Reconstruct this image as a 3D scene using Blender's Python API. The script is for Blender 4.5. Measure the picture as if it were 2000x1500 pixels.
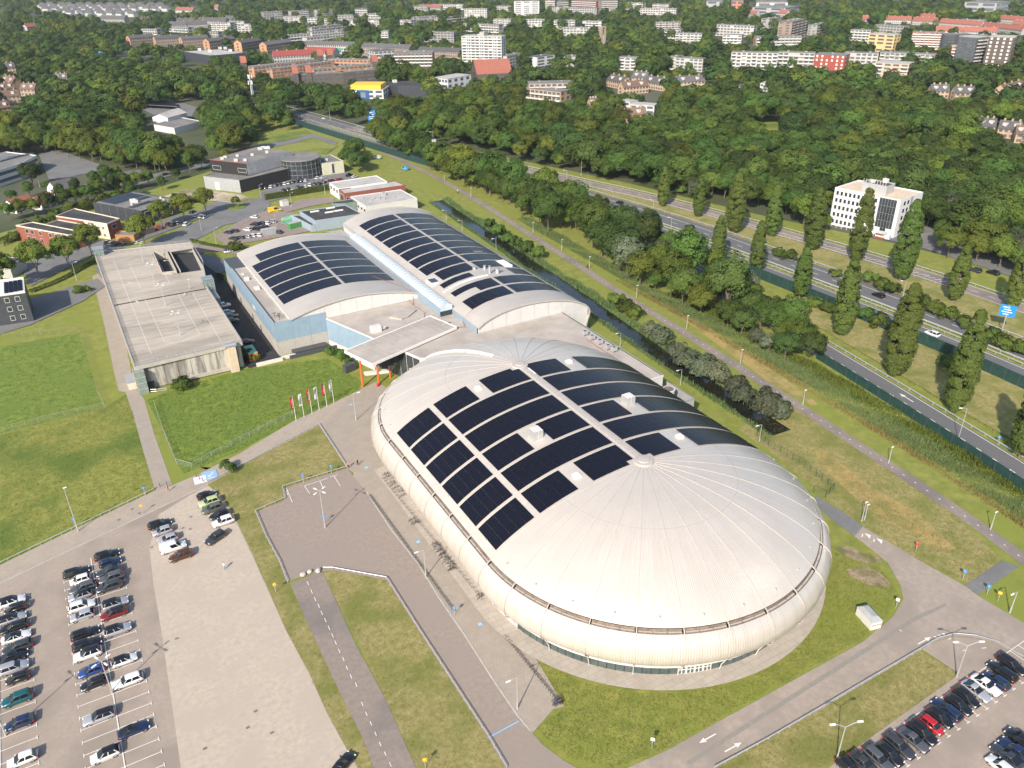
import bpy, math, random
from mathutils import Vector, Matrix
random.seed(7)
for _o in list(bpy.data.objects): bpy.data.objects.remove(_o)
S = bpy.context.scene
COL = S.collection
# ------------------------------------------------------------------ camera (survey frame: x across the hall, y along it)
HT = 103.26
F_PX, PITCH, ROLL, YAW = 1578.87, 0.495577, -0.014904, 0.509673
_fh = Vector((math.sin(YAW), math.cos(YAW), 0)); _r = Vector((math.cos(YAW), -math.sin(YAW), 0)); _up = Vector((0, 0, 1))
FW = _fh*math.cos(PITCH) - _up*math.sin(PITCH); _u = _fh*math.sin(PITCH) + _up*math.cos(PITCH)
CR = _r*math.cos(ROLL) + _u*math.sin(ROLL); CU = -_r*math.sin(ROLL) + _u*math.cos(ROLL)
cam = bpy.data.cameras.new('camera'); co = bpy.data.objects.new('camera', cam); COL.objects.link(co)
cam.sensor_width = 36; cam.sensor_fit = 'HORIZONTAL'; cam.lens = F_PX/2000*36; cam.clip_start = 1; cam.clip_end = 20000
co.matrix_world = Matrix(((CR.x, CU.x, -FW.x, 0), (CR.y, CU.y, -FW.y, 0), (CR.z, CU.z, -FW.z, HT), (0, 0, 0, 1)))
S.camera = co
# ------------------------------------------------------------------ sky, sun, exposure
SUN_AZ, SUN_EL = math.radians(52), math.radians(34.6)       # direction the shadows run (from +y towards +x), elevation
w = bpy.data.worlds.new('World'); S.world = w; w.use_nodes = True
wn = w.node_tree; bg = wn.nodes['Background']
sky = wn.nodes.new('ShaderNodeTexSky'); sky.sky_type = 'NISHITA'; sky.sun_disc = False
sky.sun_elevation = SUN_EL; sky.sun_rotation = SUN_AZ + math.pi; sky.altitude = 50; sky.air_density = 1.0; sky.dust_density = 1.5; sky.ozone_density = 1.0
wn.links.new(sky.outputs[0], bg.inputs[0]); bg.inputs[1].default_value = 0.125
sl = bpy.data.lights.new('sun', 'SUN'); sl.energy = 4.1; sl.angle = math.radians(0.9); sl.color = (1.0, 0.90, 0.77)
so = bpy.data.objects.new('sun', sl); COL.objects.link(so)
so.rotation_euler = Vector((math.cos(SUN_EL)*math.sin(SUN_AZ), math.cos(SUN_EL)*math.cos(SUN_AZ), -math.sin(SUN_EL))).to_track_quat('-Z', 'Y').to_euler()
so.location = (-60, -60, 200)
vs = S.view_settings; vs.view_transform = 'Standard'; vs.look = 'None'; vs.exposure = 0.70; vs.gamma = 1; vs.use_curve_mapping = False
S.render.engine = 'CYCLES'
S.cycles.max_bounces = 5; S.cycles.diffuse_bounces = 2; S.cycles.glossy_bounces = 2; S.cycles.transmission_bounces = 2; S.cycles.transparent_max_bounces = 4
# ------------------------------------------------------------------ helpers
def G(px, py, z=0.0):
    """survey point: where the sight line through photo pixel (px,py) meets height z"""
    d = FW*F_PX + CR*(px-1000) - CU*(py-750)
    t = (HT-z)/-d.z
    return (d.x*t, d.y*t)
def Gs(*pts, z=0.0): return [G(p[0], p[1], z) for p in pts]
def LN(a, b, t): return a+(b-a)*t
MAT = {}
def nodes(name):
    m = bpy.data.materials.new(name); m.use_nodes = True; MAT[name] = m
    nt = m.node_tree; return m, nt, nt.nodes['Principled BSDF']
def N(nt, t, **kw):
    n = nt.nodes.new(t)
    for k, v in kw.items():
        if k.startswith('i_'): n.inputs[k[2:].replace('_', ' ')].default_value = v
        else: setattr(n, k, v)
    return n
def c4(c): return (c[0], c[1], c[2], 1)
def mat(name, c1, c2=None, scale=0.5, rough=0.8, metal=0.0, bump=0.0, bscale=8.0, c3=None, scale3=0.02, detail=6, coat=0, spec=None, stretch=None, obj=False, lo=.35, hi=.65, vary=0.0):
    m, nt, b = nodes(name)
    b.inputs['Roughness'].default_value = rough; b.inputs['Metallic'].default_value = metal
    if spec is not None: b.inputs['Specular IOR Level'].default_value = spec
    if coat: b.inputs['Coat Weight'].default_value = coat; b.inputs['Coat Roughness'].default_value = .06
    if obj: pos = N(nt, 'ShaderNodeTexCoord').outputs['Object']
    else: pos = N(nt, 'ShaderNodeNewGeometry').outputs['Position']
    if stretch:
        mp = N(nt, 'ShaderNodeMapping'); mp.inputs['Scale'].default_value = stretch; nt.links.new(pos, mp.inputs['Vector']); pos = mp.outputs[0]
    out = None
    if c2:
        no = N(nt, 'ShaderNodeTexNoise', i_Scale=scale, i_Detail=detail, i_Roughness=.62); nt.links.new(pos, no.inputs['Vector'])
        r = N(nt, 'ShaderNodeValToRGB'); r.color_ramp.elements[0].position = lo; r.color_ramp.elements[1].position = hi
        r.color_ramp.elements[0].color = c4(c1); r.color_ramp.elements[1].color = c4(c2); nt.links.new(no.outputs[0], r.inputs[0]); out = r.outputs[0]
        if c3:
            n3 = N(nt, 'ShaderNodeTexNoise', i_Scale=scale3, i_Detail=5, i_Roughness=.6); nt.links.new(pos, n3.inputs['Vector'])
            r3 = N(nt, 'ShaderNodeValToRGB'); r3.color_ramp.elements[0].position = .45; r3.color_ramp.elements[1].position = .62
            nt.links.new(n3.outputs[0], r3.inputs[0])
            mx = N(nt, 'ShaderNodeMixRGB'); mx.inputs[2].default_value = c4(c3); nt.links.new(r3.outputs[0], mx.inputs[0]); nt.links.new(out, mx.inputs[1]); out = mx.outputs[0]
    if vary:
        if out is None:
            rg = N(nt, 'ShaderNodeRGB'); rg.outputs[0].default_value = c4(c1); out = rg.outputs[0]
        oi = N(nt, 'ShaderNodeObjectInfo'); hs = N(nt, 'ShaderNodeHueSaturation'); mr = N(nt, 'ShaderNodeMapRange')
        mr.inputs['To Min'].default_value = 1-vary; mr.inputs['To Max'].default_value = 1+vary
        nt.links.new(oi.outputs['Random'], mr.inputs['Value']); nt.links.new(mr.outputs[0], hs.inputs['Value']); nt.links.new(out, hs.inputs['Color']); out = hs.outputs[0]
    if out is not None: nt.links.new(out, b.inputs['Base Color'])
    else: b.inputs['Base Color'].default_value = c4(c1)
    if bump:
        nb = N(nt, 'ShaderNodeTexNoise', i_Scale=bscale, i_Detail=5); nt.links.new(pos, nb.inputs['Vector'])
        bp = N(nt, 'ShaderNodeBump', i_Strength=min(1, bump), i_Distance=bump*.3 if bump > 1 else .15); nt.links.new(nb.outputs[0], bp.inputs['Height']); nt.links.new(bp.outputs[0], b.inputs['Normal'])
    return m
class MB:
    """mesh builder: quads, boxes, tubes and prisms gathered into one mesh"""
    def __init__(s): s.v = []; s.f = []; s.uv = []; s.mi = []; s.cur = 0
    def face(s, pts, uv=None):
        i = len(s.v); s.v += [tuple(p) for p in pts]; s.f.append(tuple(range(i, i+len(pts)))); s.uv.append(uv); s.mi.append(s.cur); return s
    def idx(s, verts, faces):
        i = len(s.v); s.v += [tuple(p) for p in verts]
        for f in faces: s.f.append(tuple(j+i for j in f)); s.uv.append(None); s.mi.append(s.cur)
        return s
    def box(s, x0, x1, y0, y1, z0, z1, bottom=True):
        V = [(x0,y0,z0),(x1,y0,z0),(x1,y1,z0),(x0,y1,z0),(x0,y0,z1),(x1,y0,z1),(x1,y1,z1),(x0,y1,z1)]
        Fc = [(4,5,6,7),(0,1,5,4),(1,2,6,5),(2,3,7,6),(3,0,4,7)]
        if bottom: Fc.append((3,2,1,0))
        return s.idx(V, Fc)
    def obox(s, c, ax, hl, hw, z0, z1):
        """box centred at c, axis angle ax, half length, half width"""
        ca, sa = math.cos(ax), math.sin(ax); V = []
        for z in (z0, z1):
            for a, b in ((-hl,-hw),(hl,-hw),(hl,hw),(-hl,hw)): V.append((c[0]+a*ca-b*sa, c[1]+a*sa+b*ca, z))
        return s.idx(V, [(4,5,6,7),(0,1,5,4),(1,2,6,5),(2,3,7,6),(3,0,4,7),(3,2,1,0)])
    def prism(s, poly, z0, z1, cap=True, bottom=False):
        n = len(poly); a = sum(poly[i][0]*poly[(i+1)%n][1]-poly[(i+1)%n][0]*poly[i][1] for i in range(n))
        if a < 0: poly = poly[::-1]
        V = [(p[0],p[1],z0) for p in poly]+[(p[0],p[1],z1) for p in poly]
        Fc = [(i,(i+1)%n,(i+1)%n+n,i+n) for i in range(n)]
        if cap: Fc.append(tuple(range(n,2*n)))
        if bottom: Fc.append(tuple(range(n-1,-1,-1)))
        return s.idx(V, Fc)
    def sheet(s, poly, z):
        n = len(poly); a = sum(poly[i][0]*poly[(i+1)%n][1]-poly[(i+1)%n][0]*poly[i][1] for i in range(n))
        if a < 0: poly = poly[::-1]
        return s.idx([(p[0],p[1],z) for p in poly], [tuple(range(n))])
    def tube(s, p0, p1, r0, r1=None, n=6, cap=True):
        r1 = r0 if r1 is None else r1
        p0, p1 = Vector(p0), Vector(p1); d = (p1-p0); L = d.length
        if L < 1e-6: return s
        d /= L; a = d.orthogonal().normalized(); b = d.cross(a); V = []
        for p, r in ((p0, r0), (p1, r1)):
            for k in range(n):
                t = 2*math.pi*k/n; V.append(p+a*(r*math.cos(t))+b*(r*math.sin(t)))
        Fc = [(k,(k+1)%n,(k+1)%n+n,k+n) for k in range(n)]
        if cap: Fc += [tuple(range(n,2*n)), tuple(range(n-1,-1,-1))]
        return s.idx(V, Fc)
    def path(s, pts, r, n=5):
        for a, b in zip(pts, pts[1:]): s.tube(a, b, r, n=n)
        return s
    def strip(s, L, R, z0, z1=None):
        """ribbon between two polylines"""
        for i in range(len(L)-1):
            s.face([(L[i][0],L[i][1],z0),(R[i][0],R[i][1],z0),(R[i+1][0],R[i+1][1],z0),(L[i+1][0],L[i+1][1],z0)][::-1])
        return s
    def mesh(s, name, mats, smooth=False):
        me = bpy.data.meshes.new(name); me.from_pydata(s.v, [], s.f)
        for m in (mats if isinstance(mats, (list, tuple)) else [mats]): me.materials.append(MAT[m] if isinstance(m, str) else m)
        if any(s.mi): me.polygons.foreach_set('material_index', s.mi)
        if any(u is not None for u in s.uv):
            ul = me.uv_layers.new(name='UVMap'); k = 0
            for fi, f in enumerate(s.f):
                u = s.uv[fi]
                for j in range(len(f)):
                    if u: ul.data[k].uv = u[j]
                    k += 1
        if smooth: me.polygons.foreach_set('use_smooth', [True]*len(me.polygons))
        me.update(); return me
    def build(s, name, mats, parent=None, smooth=False, **kw): return put(name, s.mesh(name, mats, smooth), parent, **kw)
def put(name, me, parent=None, loc=None, rz=0, label=None, cat=None, group=None, kind=None):
    o = bpy.data.objects.new(name, me); COL.objects.link(o)
    if parent is not None:
        o.parent = parent
        if loc is None and parent.get('_w'): o.location = -parent.location
    if loc is not None: o.location = loc
    if rz: o.rotation_euler = (0, 0, rz)
    tag(o, label, cat, group, kind); return o
def tag(o, label=None, cat=None, group=None, kind=None):
    if label: o['label'] = label
    if cat: o['category'] = cat
    if group: o['group'] = group
    if kind: o['kind'] = kind
    return o
def thing(name, label, cat, loc=(0,0,0), rz=0, group=None, world=False):
    """an Empty at a thing's base; world=True: its parts are meshed in world coordinates"""
    o = bpy.data.objects.new(name, None); COL.objects.link(o); o.location = loc; o.rotation_euler = (0, 0, rz); o.empty_display_size = .5
    if world: o['_w'] = 1
    return tag(o, label, cat, group)
def copy_tree(o, parent=None):
    c = o.copy(); COL.objects.link(c); c.parent = parent
    for ch in o.children: copy_tree(ch, c)
    return c
def struct(name, mb, m, smooth=False): return mb.build(name, m, kind='structure', smooth=smooth)
def offset_line(pts, d):
    out = []
    for i, p in enumerate(pts):
        a = pts[max(0, i-1)]; b = pts[min(len(pts)-1, i+1)]; dx, dy = b[0]-a[0], b[1]-a[1]; L = math.hypot(dx, dy) or 1
        out.append((p[0]-dy/L*d, p[1]+dx/L*d))
    return out
def smooth_line(pts, n=8):
    """Catmull-Rom resample"""
    out = []; P = [pts[0]]+list(pts)+[pts[-1]]
    for i in range(1, len(P)-2):
        for k in range(n):
            t = k/n; q = []
            for c in range(2):
                p0, p1, p2, p3 = P[i-1][c], P[i][c], P[i+1][c], P[i+2][c]
                q.append(.5*((2*p1)+(-p0+p2)*t+(2*p0-5*p1+4*p2-p3)*t*t+(-p0+3*p1-3*p2+p3)*t**3))
            out.append(tuple(q))
    out.append(pts[-1]); return out
def walk(pts, step, start=0.0):
    """points every step metres with heading"""
    out = []; s = start; acc = 0
    for a, b in zip(pts, pts[1:]):
        L = math.hypot(b[0]-a[0], b[1]-a[1]); h = math.atan2(b[1]-a[1], b[0]-a[0])
        while s <= acc+L:
            t = (s-acc)/L; out.append((a[0]+(b[0]-a[0])*t, a[1]+(b[1]-a[1])*t, h)); s += step
        acc += L
    return out
def inside(p, poly):
    c = False; n = len(poly); j = n-1
    for i in range(n):
        if (poly[i][1] > p[1]) != (poly[j][1] > p[1]) and p[0] < (poly[j][0]-poly[i][0])*(p[1]-poly[i][1])/(poly[j][1]-poly[i][1])+poly[i][0]: c = not c
        j = i
    return c
# ------------------------------------------------------------------ materials of the setting
mat('lawn', (.142,.172,.025), (.245,.250,.052), .35, .95, c3=(.185,.215,.030), scale3=.045, bump=.9, bscale=5, detail=10)
mat('meadow', (.088,.142,.016), (.182,.235,.030), .5, .95, c3=(.125,.18,.024), scale3=.07, bump=1, bscale=4, detail=10)
mat('olive_grass', (.155,.178,.026), (.262,.262,.054), .55, .95, c3=(.095,.145,.018), scale3=.05, bump=.9, bscale=6, detail=12)
mat('dry_grass', (.205,.188,.055), (.325,.280,.115), .9, .95, c3=(.165,.178,.038), scale3=.12, bump=.9, bscale=7, detail=12)
mat('straw_grass', (.29,.21,.065), (.38,.29,.11), .9, .95, c3=(.21,.19,.055), scale3=.2, bump=1, bscale=5, detail=12)
mat('bare_earth', (.25,.19,.125), (.36,.28,.20), .8, .95, c3=(.14,.13,.05), scale3=.25, bump=.6, bscale=6)
mat('far_ground', (.035,.055,.014), (.065,.080,.026), .03, .95, c3=(.09,.095,.06), scale3=.008)
mat('lot_tarmac', (.305,.250,.205), (.362,.302,.250), 1.6, .9, c3=(.272,.226,.188), scale3=.10, bump=.35, bscale=26, detail=12)
mat('lot_gravel', (.415,.348,.278), (.495,.425,.348), 1.1, .95, c3=(.43,.365,.298), scale3=.16, bump=.5, bscale=20, detail=12)
mat('plaza_asphalt', (.250,.203,.170), (.302,.249,.211), 1.2, .9, c3=(.268,.223,.19), scale3=.07, bump=.3, bscale=26, detail=12)
mat('road_asphalt', (.218,.180,.152), (.264,.221,.189), 1.2, .9, c3=(.175,.152,.142), scale3=.08, bump=.3, bscale=26, detail=12)
mat('junction_asphalt', (.290,.241,.202), (.352,.297,.248), .9, .9, c3=(.262,.222,.188), scale3=.09, bump=.3, bscale=26, detail=12)
mat('grey_asphalt', (.150,.150,.150), (.185,.185,.182), 1.2, .9, c3=(.14,.142,.142), scale3=.1, bump=.3, bscale=26)
mat('motorway_asphalt', (.105,.108,.114), (.135,.137,.142), .9, .9, c3=(.12,.12,.122), scale3=.04, stretch=(1,.15,1))
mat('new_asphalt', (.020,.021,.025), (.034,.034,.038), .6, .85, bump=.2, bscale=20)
mat('yard_paving', (.215,.165,.140), (.265,.215,.185), .7, .9, c3=(.235,.20,.18), scale3=.1, bump=.2, bscale=16)
mat('sand', (.40,.33,.25), (.50,.43,.33), .3, .95, c3=(.14,.14,.05), scale3=.06, bump=.4)
mat('white_paint', (.72,.70,.66), (.55,.53,.49), 3, .7, detail=8, lo=.45, hi=.75)
mat('blue_paint', (.20,.38,.58), (.28,.45,.62), 3, .7)
mat('concrete_kerb', (.36,.34,.31), (.45,.42,.38), 1, .9)
mat('water', (.012,.014,.010), (.020,.022,.014), .3, .06, spec=.5, bump=.05, bscale=3)
def paver(name, c1, c2, mortar, sx, sy, rot=0.0, dirt=(.2,.17,.14)):
    m, nt, b = nodes(name); b.inputs['Roughness'].default_value = .9
    g = N(nt, 'ShaderNodeNewGeometry'); mp = N(nt, 'ShaderNodeMapping'); mp.inputs['Rotation'].default_value = (0, 0, rot)
    nt.links.new(g.outputs['Position'], mp.inputs['Vector'])
    br = N(nt, 'ShaderNodeTexBrick', i_Scale=1.0, i_Color1=c4(c1), i_Color2=c4(c2), i_Mortar=c4(mortar)); br.inputs['Mortar Size'].default_value = .03*sy
    br.inputs['Brick Width'].default_value = sx; br.inputs['Row Height'].default_value = sy; nt.links.new(mp.outputs[0], br.inputs['Vector'])
    no = N(nt, 'ShaderNodeTexNoise', i_Scale=.35, i_Detail=10, i_Roughness=.65); nt.links.new(g.outputs['Position'], no.inputs['Vector'])
    r = N(nt, 'ShaderNodeValToRGB'); r.color_ramp.elements[0].position = .42; r.color_ramp.elements[1].position = .68; r.color_ramp.elements[1].color = (.6,.6,.6,1); r.color_ramp.elements[0].color = (0,0,0,1)
    nt.links.new(no.outputs[0], r.inputs[0]); mx = N(nt, 'ShaderNodeMixRGB'); mx.inputs[2].default_value = c4(dirt)
    nt.links.new(r.outputs[0], mx.inputs[0]); nt.links.new(br.outputs[0], mx.inputs[1]); nt.links.new(mx.outputs[0], b.inputs['Base Color'])
    bp = N(nt, 'ShaderNodeBump', i_Strength=.25, i_Distance=.02); nt.links.new(br.outputs['Fac'], bp.inputs['Height']); bp.invert = True; nt.links.new(bp.outputs[0], b.inputs['Normal']); return m
paver('path_paving', (.345,.290,.230), (.380,.325,.262), (.25,.20,.155), .6, .3, 0, (.27,.235,.20))
paver('foot_paving', (.315,.270,.222), (.345,.300,.248), (.23,.195,.155), .6, .3, 0, (.265,.228,.188))
paver('bike_yard_paving', (.320,.275,.228), (.350,.304,.252), (.25,.21,.17), .6, .6, 0, (.27,.23,.19))
paver('apron_concrete', (.39,.345,.295), (.42,.375,.325), (.29,.25,.21), 2.0, 1.2, 0, (.30,.26,.22))
# ------------------------------------------------------------------ ground, fields, roads, paths
b = MB(); b.sheet([(-3500,-600),(6000,-600),(6000,6500),(-3500,6500)], 0); struct('ground', b, 'far_ground')
ZL = [0.0]
def layer(name, m, *polys):
    ZL[0] += .004; b = MB()
    for p in polys: b.sheet(p, ZL[0])
    return struct(name, b, m)
near = [(-90,20),(170,20),(300,20),(292,120),(275,200),(262,240),(245,320),(222,400),(195,480),(160,560),(140,640),(120,640),(120,500),(90,470),(20,420),(-140,330),(-160,200)]
layer('grass_field', 'lawn', near)
layer('olive_field', 'olive_grass', Gs((0,850),(205,797),(245,770),(259,805),(280,882),(304,961),(0,1104)))
meadow_w = Gs((0,668),(155,650),(172,700),(190,765),(205,797),(0,850)); meadow_w[0] = (-90, meadow_w[0][1]); meadow_w[-1] = (-90, meadow_w[-1][1])
meadow_c = Gs((286,782),(335,762),(470,722),(640,700),(705,745),(700,763),(574,822),(470,880),(360,925),(345,905),(318,840))
layer('meadow', 'meadow', meadow_w, meadow_c)
verge_d = Gs((412,945),(470,913),(623,831),(678,915),(552,955),(558,977),(499,1001),(546,1100),(567,1145),(595,1205),(650,1324),(709,1443),(734,1505),(697,1500),(640,1394),(560,1233),(500,1100),(451,997),(425,962))
verge_e = Gs((630,1121),(650,1114),(755,1133),(818,1233),(895,1352),(954,1443),(1020,1560),(850,1580),(812,1500),(751,1362),(695,1247))
verge_f = Gs((1395,1504),(1601,1387),(1797,1271),(1874,1317),(1740,1410),(1615,1500))
verge_g = Gs((1600,960),(1500,880),(1440,838),(1530,790),(1560,800),(1840,985),(1958,1093),(1890,1140),(1804,1100),(1685,1029))
layer('dry_verge', 'dry_grass', verge_d, verge_e, verge_f, verge_g)
layer('straw_strip', 'straw_grass', Gs((1585,868),(1612,880),(1700,950),(1790,1000),(1868,1072),(1840,1078),(1760,1035),(1690,990),(1640,945),(1600,905)), Gs((1290,575),(1420,660),(1540,745),(1600,790),(1585,792),(1500,745),(1400,672),(1290,592)))
layer('bare_patch', 'bare_earth', Gs((1630,1068),(1655,1066),(1690,1082),(1716,1088),(1722,1098),(1690,1100),(1650,1088)), Gs((1652,1112),(1690,1105),(1720,1120),(1740,1140),(1725,1150),(1690,1140),(1660,1125)), Gs((390,912),(420,925),(440,915),(400,935)))
# left car park
lot_left = Gs((-40,1160),(0,1140),(84,1100),(190,1050),(300,998),(406,947),(425,962),(451,997),(497,1092),(518,1138),(560,1233),(602,1310),(640,1394),(682,1471),(705,1510),(400,1530),(0,1530),(-60,1530))
layer('car_park', 'lot_tarmac', lot_left)
grav = Gs((310,1005),(370,968),(406,949),(424,963),(450,998),(496,1092),(517,1138),(559,1233),(601,1310),(639,1394),(681,1471),(704,1508),(356,1520),(345,1440),(332,1352),(318,1250),(300,1142),(292,1070))
layer('gravel_yard', 'lot_gravel', grav)
path_n = Gs((-40,1125),(0,1104),(16,1096),(301,959),(339,947),(385,927),(470,885),(574,822),(651,787),(700,763),(735,748),(745,800),(660,870),(623,831),(465,913),(406,947),(84,1100),(0,1140),(-40,1160))
layer('brick_path', 'path_paving', path_n)
foot = Gs((180,540),(210,525),(240,640),(262,755),(282,780),(301,847),(336,945),(304,961),(280,882),(259,805),(245,766),(232,764),(222,724),(205,640))
layer('footpath', 'foot_paving', foot)
# plaza, second lot and the road that runs along the hall
plaza = Gs((623,831),(700,763),(735,745),(760,760),(735,830),(760,905),(800,990),(720,962),(700,930),(678,915))
layer('plaza', 'foot_paving', plaza)
lot2 = Gs((552,955),(678,915),(716,961),(765,1036),(816,1100),(856,1166),(909,1243),(965,1331),(1010,1397),(1040,1432),(1060,1455),(1100,1485),(1130,1502),(1110,1560),(1020,1560),(954,1443),(895,1352),(818,1233),(755,1133),(650,1114),(627,1116),(574,1131),(560,1138),(546,1100),(499,1001),(558,977))
layer('hall_road', 'plaza_asphalt', lot2)
slip = Gs((567,1140),(627,1116),(632,1121),(696,1261),(751,1362),(804,1481),(850,1580),(770,1590),(730,1500),(709,1443),(688,1401),(650,1324),(595,1205))
layer('bus_lane', 'road_asphalt', slip)
layer('clearing', 'olive_grass', Gs((1480,222),(1560,228),(1570,258),(1490,258)))
yard = Gs((700,850),(735,830),(760,905),(985,1215),(1045,1283),(1102,1380),(1080,1386),(1040,1432),(1010,1397),(965,1331),(909,1243),(856,1166),(816,1100),(765,1036),(716,961),(690,930))
layer('cycle_yard', 'bike_yard_paving', yard)
road_s = Gs((1130,1502),(1215,1505),(1300,1467),(1450,1384),(1685,1254),(1744,1205),(1764,1170),(1758,1142),(1734,1100),(1685,1060),(1615,1008),(1594,985),(1594,968),(1653,1004),(1685,1029),(1804,1100),(1883,1144),(1909,1163),(1972,1201),(2040,1240),(2040,1320),(2000,1289),(1944,1257),(1905,1246),(1863,1242),(1830,1252),(1797,1271),(1601,1387),(1401,1499),(1300,1560),(1110,1560))
layer('service_road', 'junction_asphalt', road_s)
layer('grey_path', 'grey_asphalt', Gs((1594,968),(1653,1004),(1685,1029),(1668,1048),(1615,1008),(1594,985)), Gs((1883,1144),(1958,1095),(1990,1107),(1911,1162)))
mat('tar_grey', (.215,.195,.170), (.25,.23,.20), 1.5, .9, detail=10)
layer('tar_patch', 'tar_grey', Gs((1340,1488),(1348,1494),(1790,1212),(1850,1183),(1846,1178),(1780,1208)))
lot_r = Gs((1615,1502),(1740,1412),(1874,1317),(1800,1268),(1830,1253),(1863,1243),(1905,1247),(1944,1258),(2000,1290),(2060,1330),(2080,1560),(1560,1560))
layer('car_park_east', 'lot_tarmac', lot_r)
# cycle path beside the canal
bike_c = smooth_line([(139.5,48),(141.9,57),(145.2,77),(150.6,130),(153.7,166),(156.2,202),(159.2,230),(161.7,262),(164.2,290),(167.5,330),(169.6,372),(169.5,420),(168,470),(160,520)], 6)
ZL[0] += .004; struct('cycle_path', MB().strip(offset_line(bike_c, 1.6), offset_line(bike_c, -1.6), ZL[0]), 'road_asphalt')
b = MB()
for x, y, h in walk(bike_c, 3.2): b.obox((x, y), h, .22, .09, ZL[0]+.004, ZL[0]+.006)
struct('cycle_path_dashes', b, 'white_paint')
# canal (an open cut: banks slope to the water)
canal_c = smooth_line([(136.4,112),(136.8,122),(138.2,155),(140.6,185),(142.8,208),(144.8,240),(146.6,262),(149,300),(151.5,340)], 6)
ZL[0] += .004; struct('canal', MB().strip(offset_line(canal_c, 3.1), offset_line(canal_c, -2.9), ZL[0]), 'water')
# motorway: four ribbons that run side by side from the lower right to the upper left
mw = [(214,40),(218,80),(220.3,110),(220.4,146),(218.6,200),(216,250),(209,300),(199,360),(187,420),(175,490),(163,560),(148,640),(132,720),(110,810),(80,920),(40,1050),(-10,1200),(-80,1400)]
mw = smooth_line(mw, 6)
def ribbon(name, line, d0, d1, m):
    ZL[0] += .004; return struct(name, MB().strip(offset_line(line, d0), offset_line(line, d1), ZL[0]), m)
ribbon('motorway_south', mw, 12.2, 1.8, 'motorway_asphalt')
ribbon('motorway_north', mw, -2.2, -14.0, 'motorway_asphalt')
par = smooth_line([(250,60),(256.5,100),(257.6,130),(257.6,160),(255,190),(250,225),(243.5,265),(236,300),(226,335),(215,375),(203,420),(190,470),(177,530)], 6)
ribbon('parallel_road', par, 3.9, -3.9, 'road_asphalt')
slipr = smooth_line([(158,25),(163,50),(168.5,72),(174.5,105),(179,133),(183.2,160),(188,190),(193,220)], 6)
ribbon('slip_road', slipr, 4.2, -4.2, 'motorway_asphalt')
def xat(line, y):
    for (xa, ya), (xb, yb) in zip(line, line[1:]):
        if ya <= y <= yb: return xa+(xb-xa)*(y-ya)/(yb-ya)
    return line[-1][0]
ya_ = [62+8*k for k in range(33)]; A_ = offset_line(mw, -14.1); B_ = offset_line(par, 4.0); pr = [(xat(A_, y), xat(B_, y), y) for y in ya_ if xat(B_, y) > xat(A_, y)+.5]
ZL[0] += .004; struct('verge_strip', MB().strip([(p[0],p[2]) for p in pr], [(p[1],p[2]) for p in pr], ZL[0]), 'dry_grass')
ZL[0] += .004; zm = ZL[0]; b = MB()
def edge_line(b, line, d, w=.09): b.strip(offset_line(line, d+w), offset_line(line, d-w), zm)
def dashes(b, line, d, step, hl, w=.09, start=0):
    for x, y, h in walk(offset_line(line, d), step, start): b.obox((x, y), h, hl, w, zm, zm+.003)
for d in (11.6, 2.6, -2.9, -10.6): edge_line(b, mw, d, .11)
for d in (7.1, -6.6): dashes(b, mw, d, 9, 1.5, .10)
for d in (3.4, -3.4): edge_line(b, par, d)
dashes(b, par, 0, 6, 1.2)
for d in (3.6, -3.6): edge_line(b, slipr, d)
dashes(b, slipr, 1.2, 4.6, .75, .16)
for x, y, h in walk(par, 2.1, 95)[:52]: b.obox((x-.9, y+.2), h+.9, 1.1, .14, zm, zm+.003)     # hatching
def arrow(b, x, y, h, s=1.0):
    c, n = math.cos(h), math.sin(h)
    P = lambda a, q: (x+s*(a*c-q*n), y+s*(a*n+q*c), zm+.004)
    b.face([P(-2,-.12),P(.6,-.12),P(.6,.12),P(-2,.12)]); b.face([P(.6,-.5),P(2,0),P(.6,.5)])
for i in (8, 17, 26): 
    x, y, h = walk(offset_line(slipr, -1.3), 5)[i]; arrow(b, x, y, h, 1.2)
struct('road_markings', b, 'white_paint')
# parking bay lines and arrows
ZL[0] += .004; zp = ZL[0]; b = MB()
def tee(b, x0, x1, y, tick): b.box(min(x0,x1), max(x0,x1), y-.06, y+.06, zp, zp+.002, False); b.box(x1-.06, x1+.06, y-tick, y+tick, zp+.002, zp+.004, False)
for k in range(24):
    y = 147-2.5*k
    if k > 0: tee(b, -12, -7.0, y, .4)
    if k > 1: tee(b, -12, -17.0, y, .4)
b.box(-12.08, -11.92, 88, 147, zp+.004, zp+.006, False)
for k in range(22):
    y = 141.5-2.5*k; tee(b, -27.7, -22.8, y, .4); tee(b, -27.7, -32.6, y, .4)
b.box(-27.78, -27.62, 88, 142, zp+.004, zp+.006, False)
struct('parking_bay_lines', b, 'white_paint')
b = MB(); ax = math.radians(1.2)
def rl(x, y): return (100+(x-100)*math.cos(ax)-(y-41)*math.sin(ax), 41+(x-100)*math.sin(ax)+(y-41)*math.cos(ax))
for k in range(22):
    x = 120.2-2.35*k; b.obox(rl(x, 41), ax+math.pi/2, 2.5, .06, zp, zp+.002); b.obox(rl(x, 38.6), ax, .42, .06, zp+.002, zp+.004)
b.obox(rl(100, 43.5), ax, 27, .06, zp+.002, zp+.004)
for k in range(14):
    x = 119.0-2.35*k; b.obox(rl(x, 28.6), ax+math.pi/2, 2.5, .06, zp, zp+.002); b.obox(rl(x, 31.1), ax, .42, .06, zp+.002, zp+.004)
struct('parking_bay_lines_east', b, 'white_paint')
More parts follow.
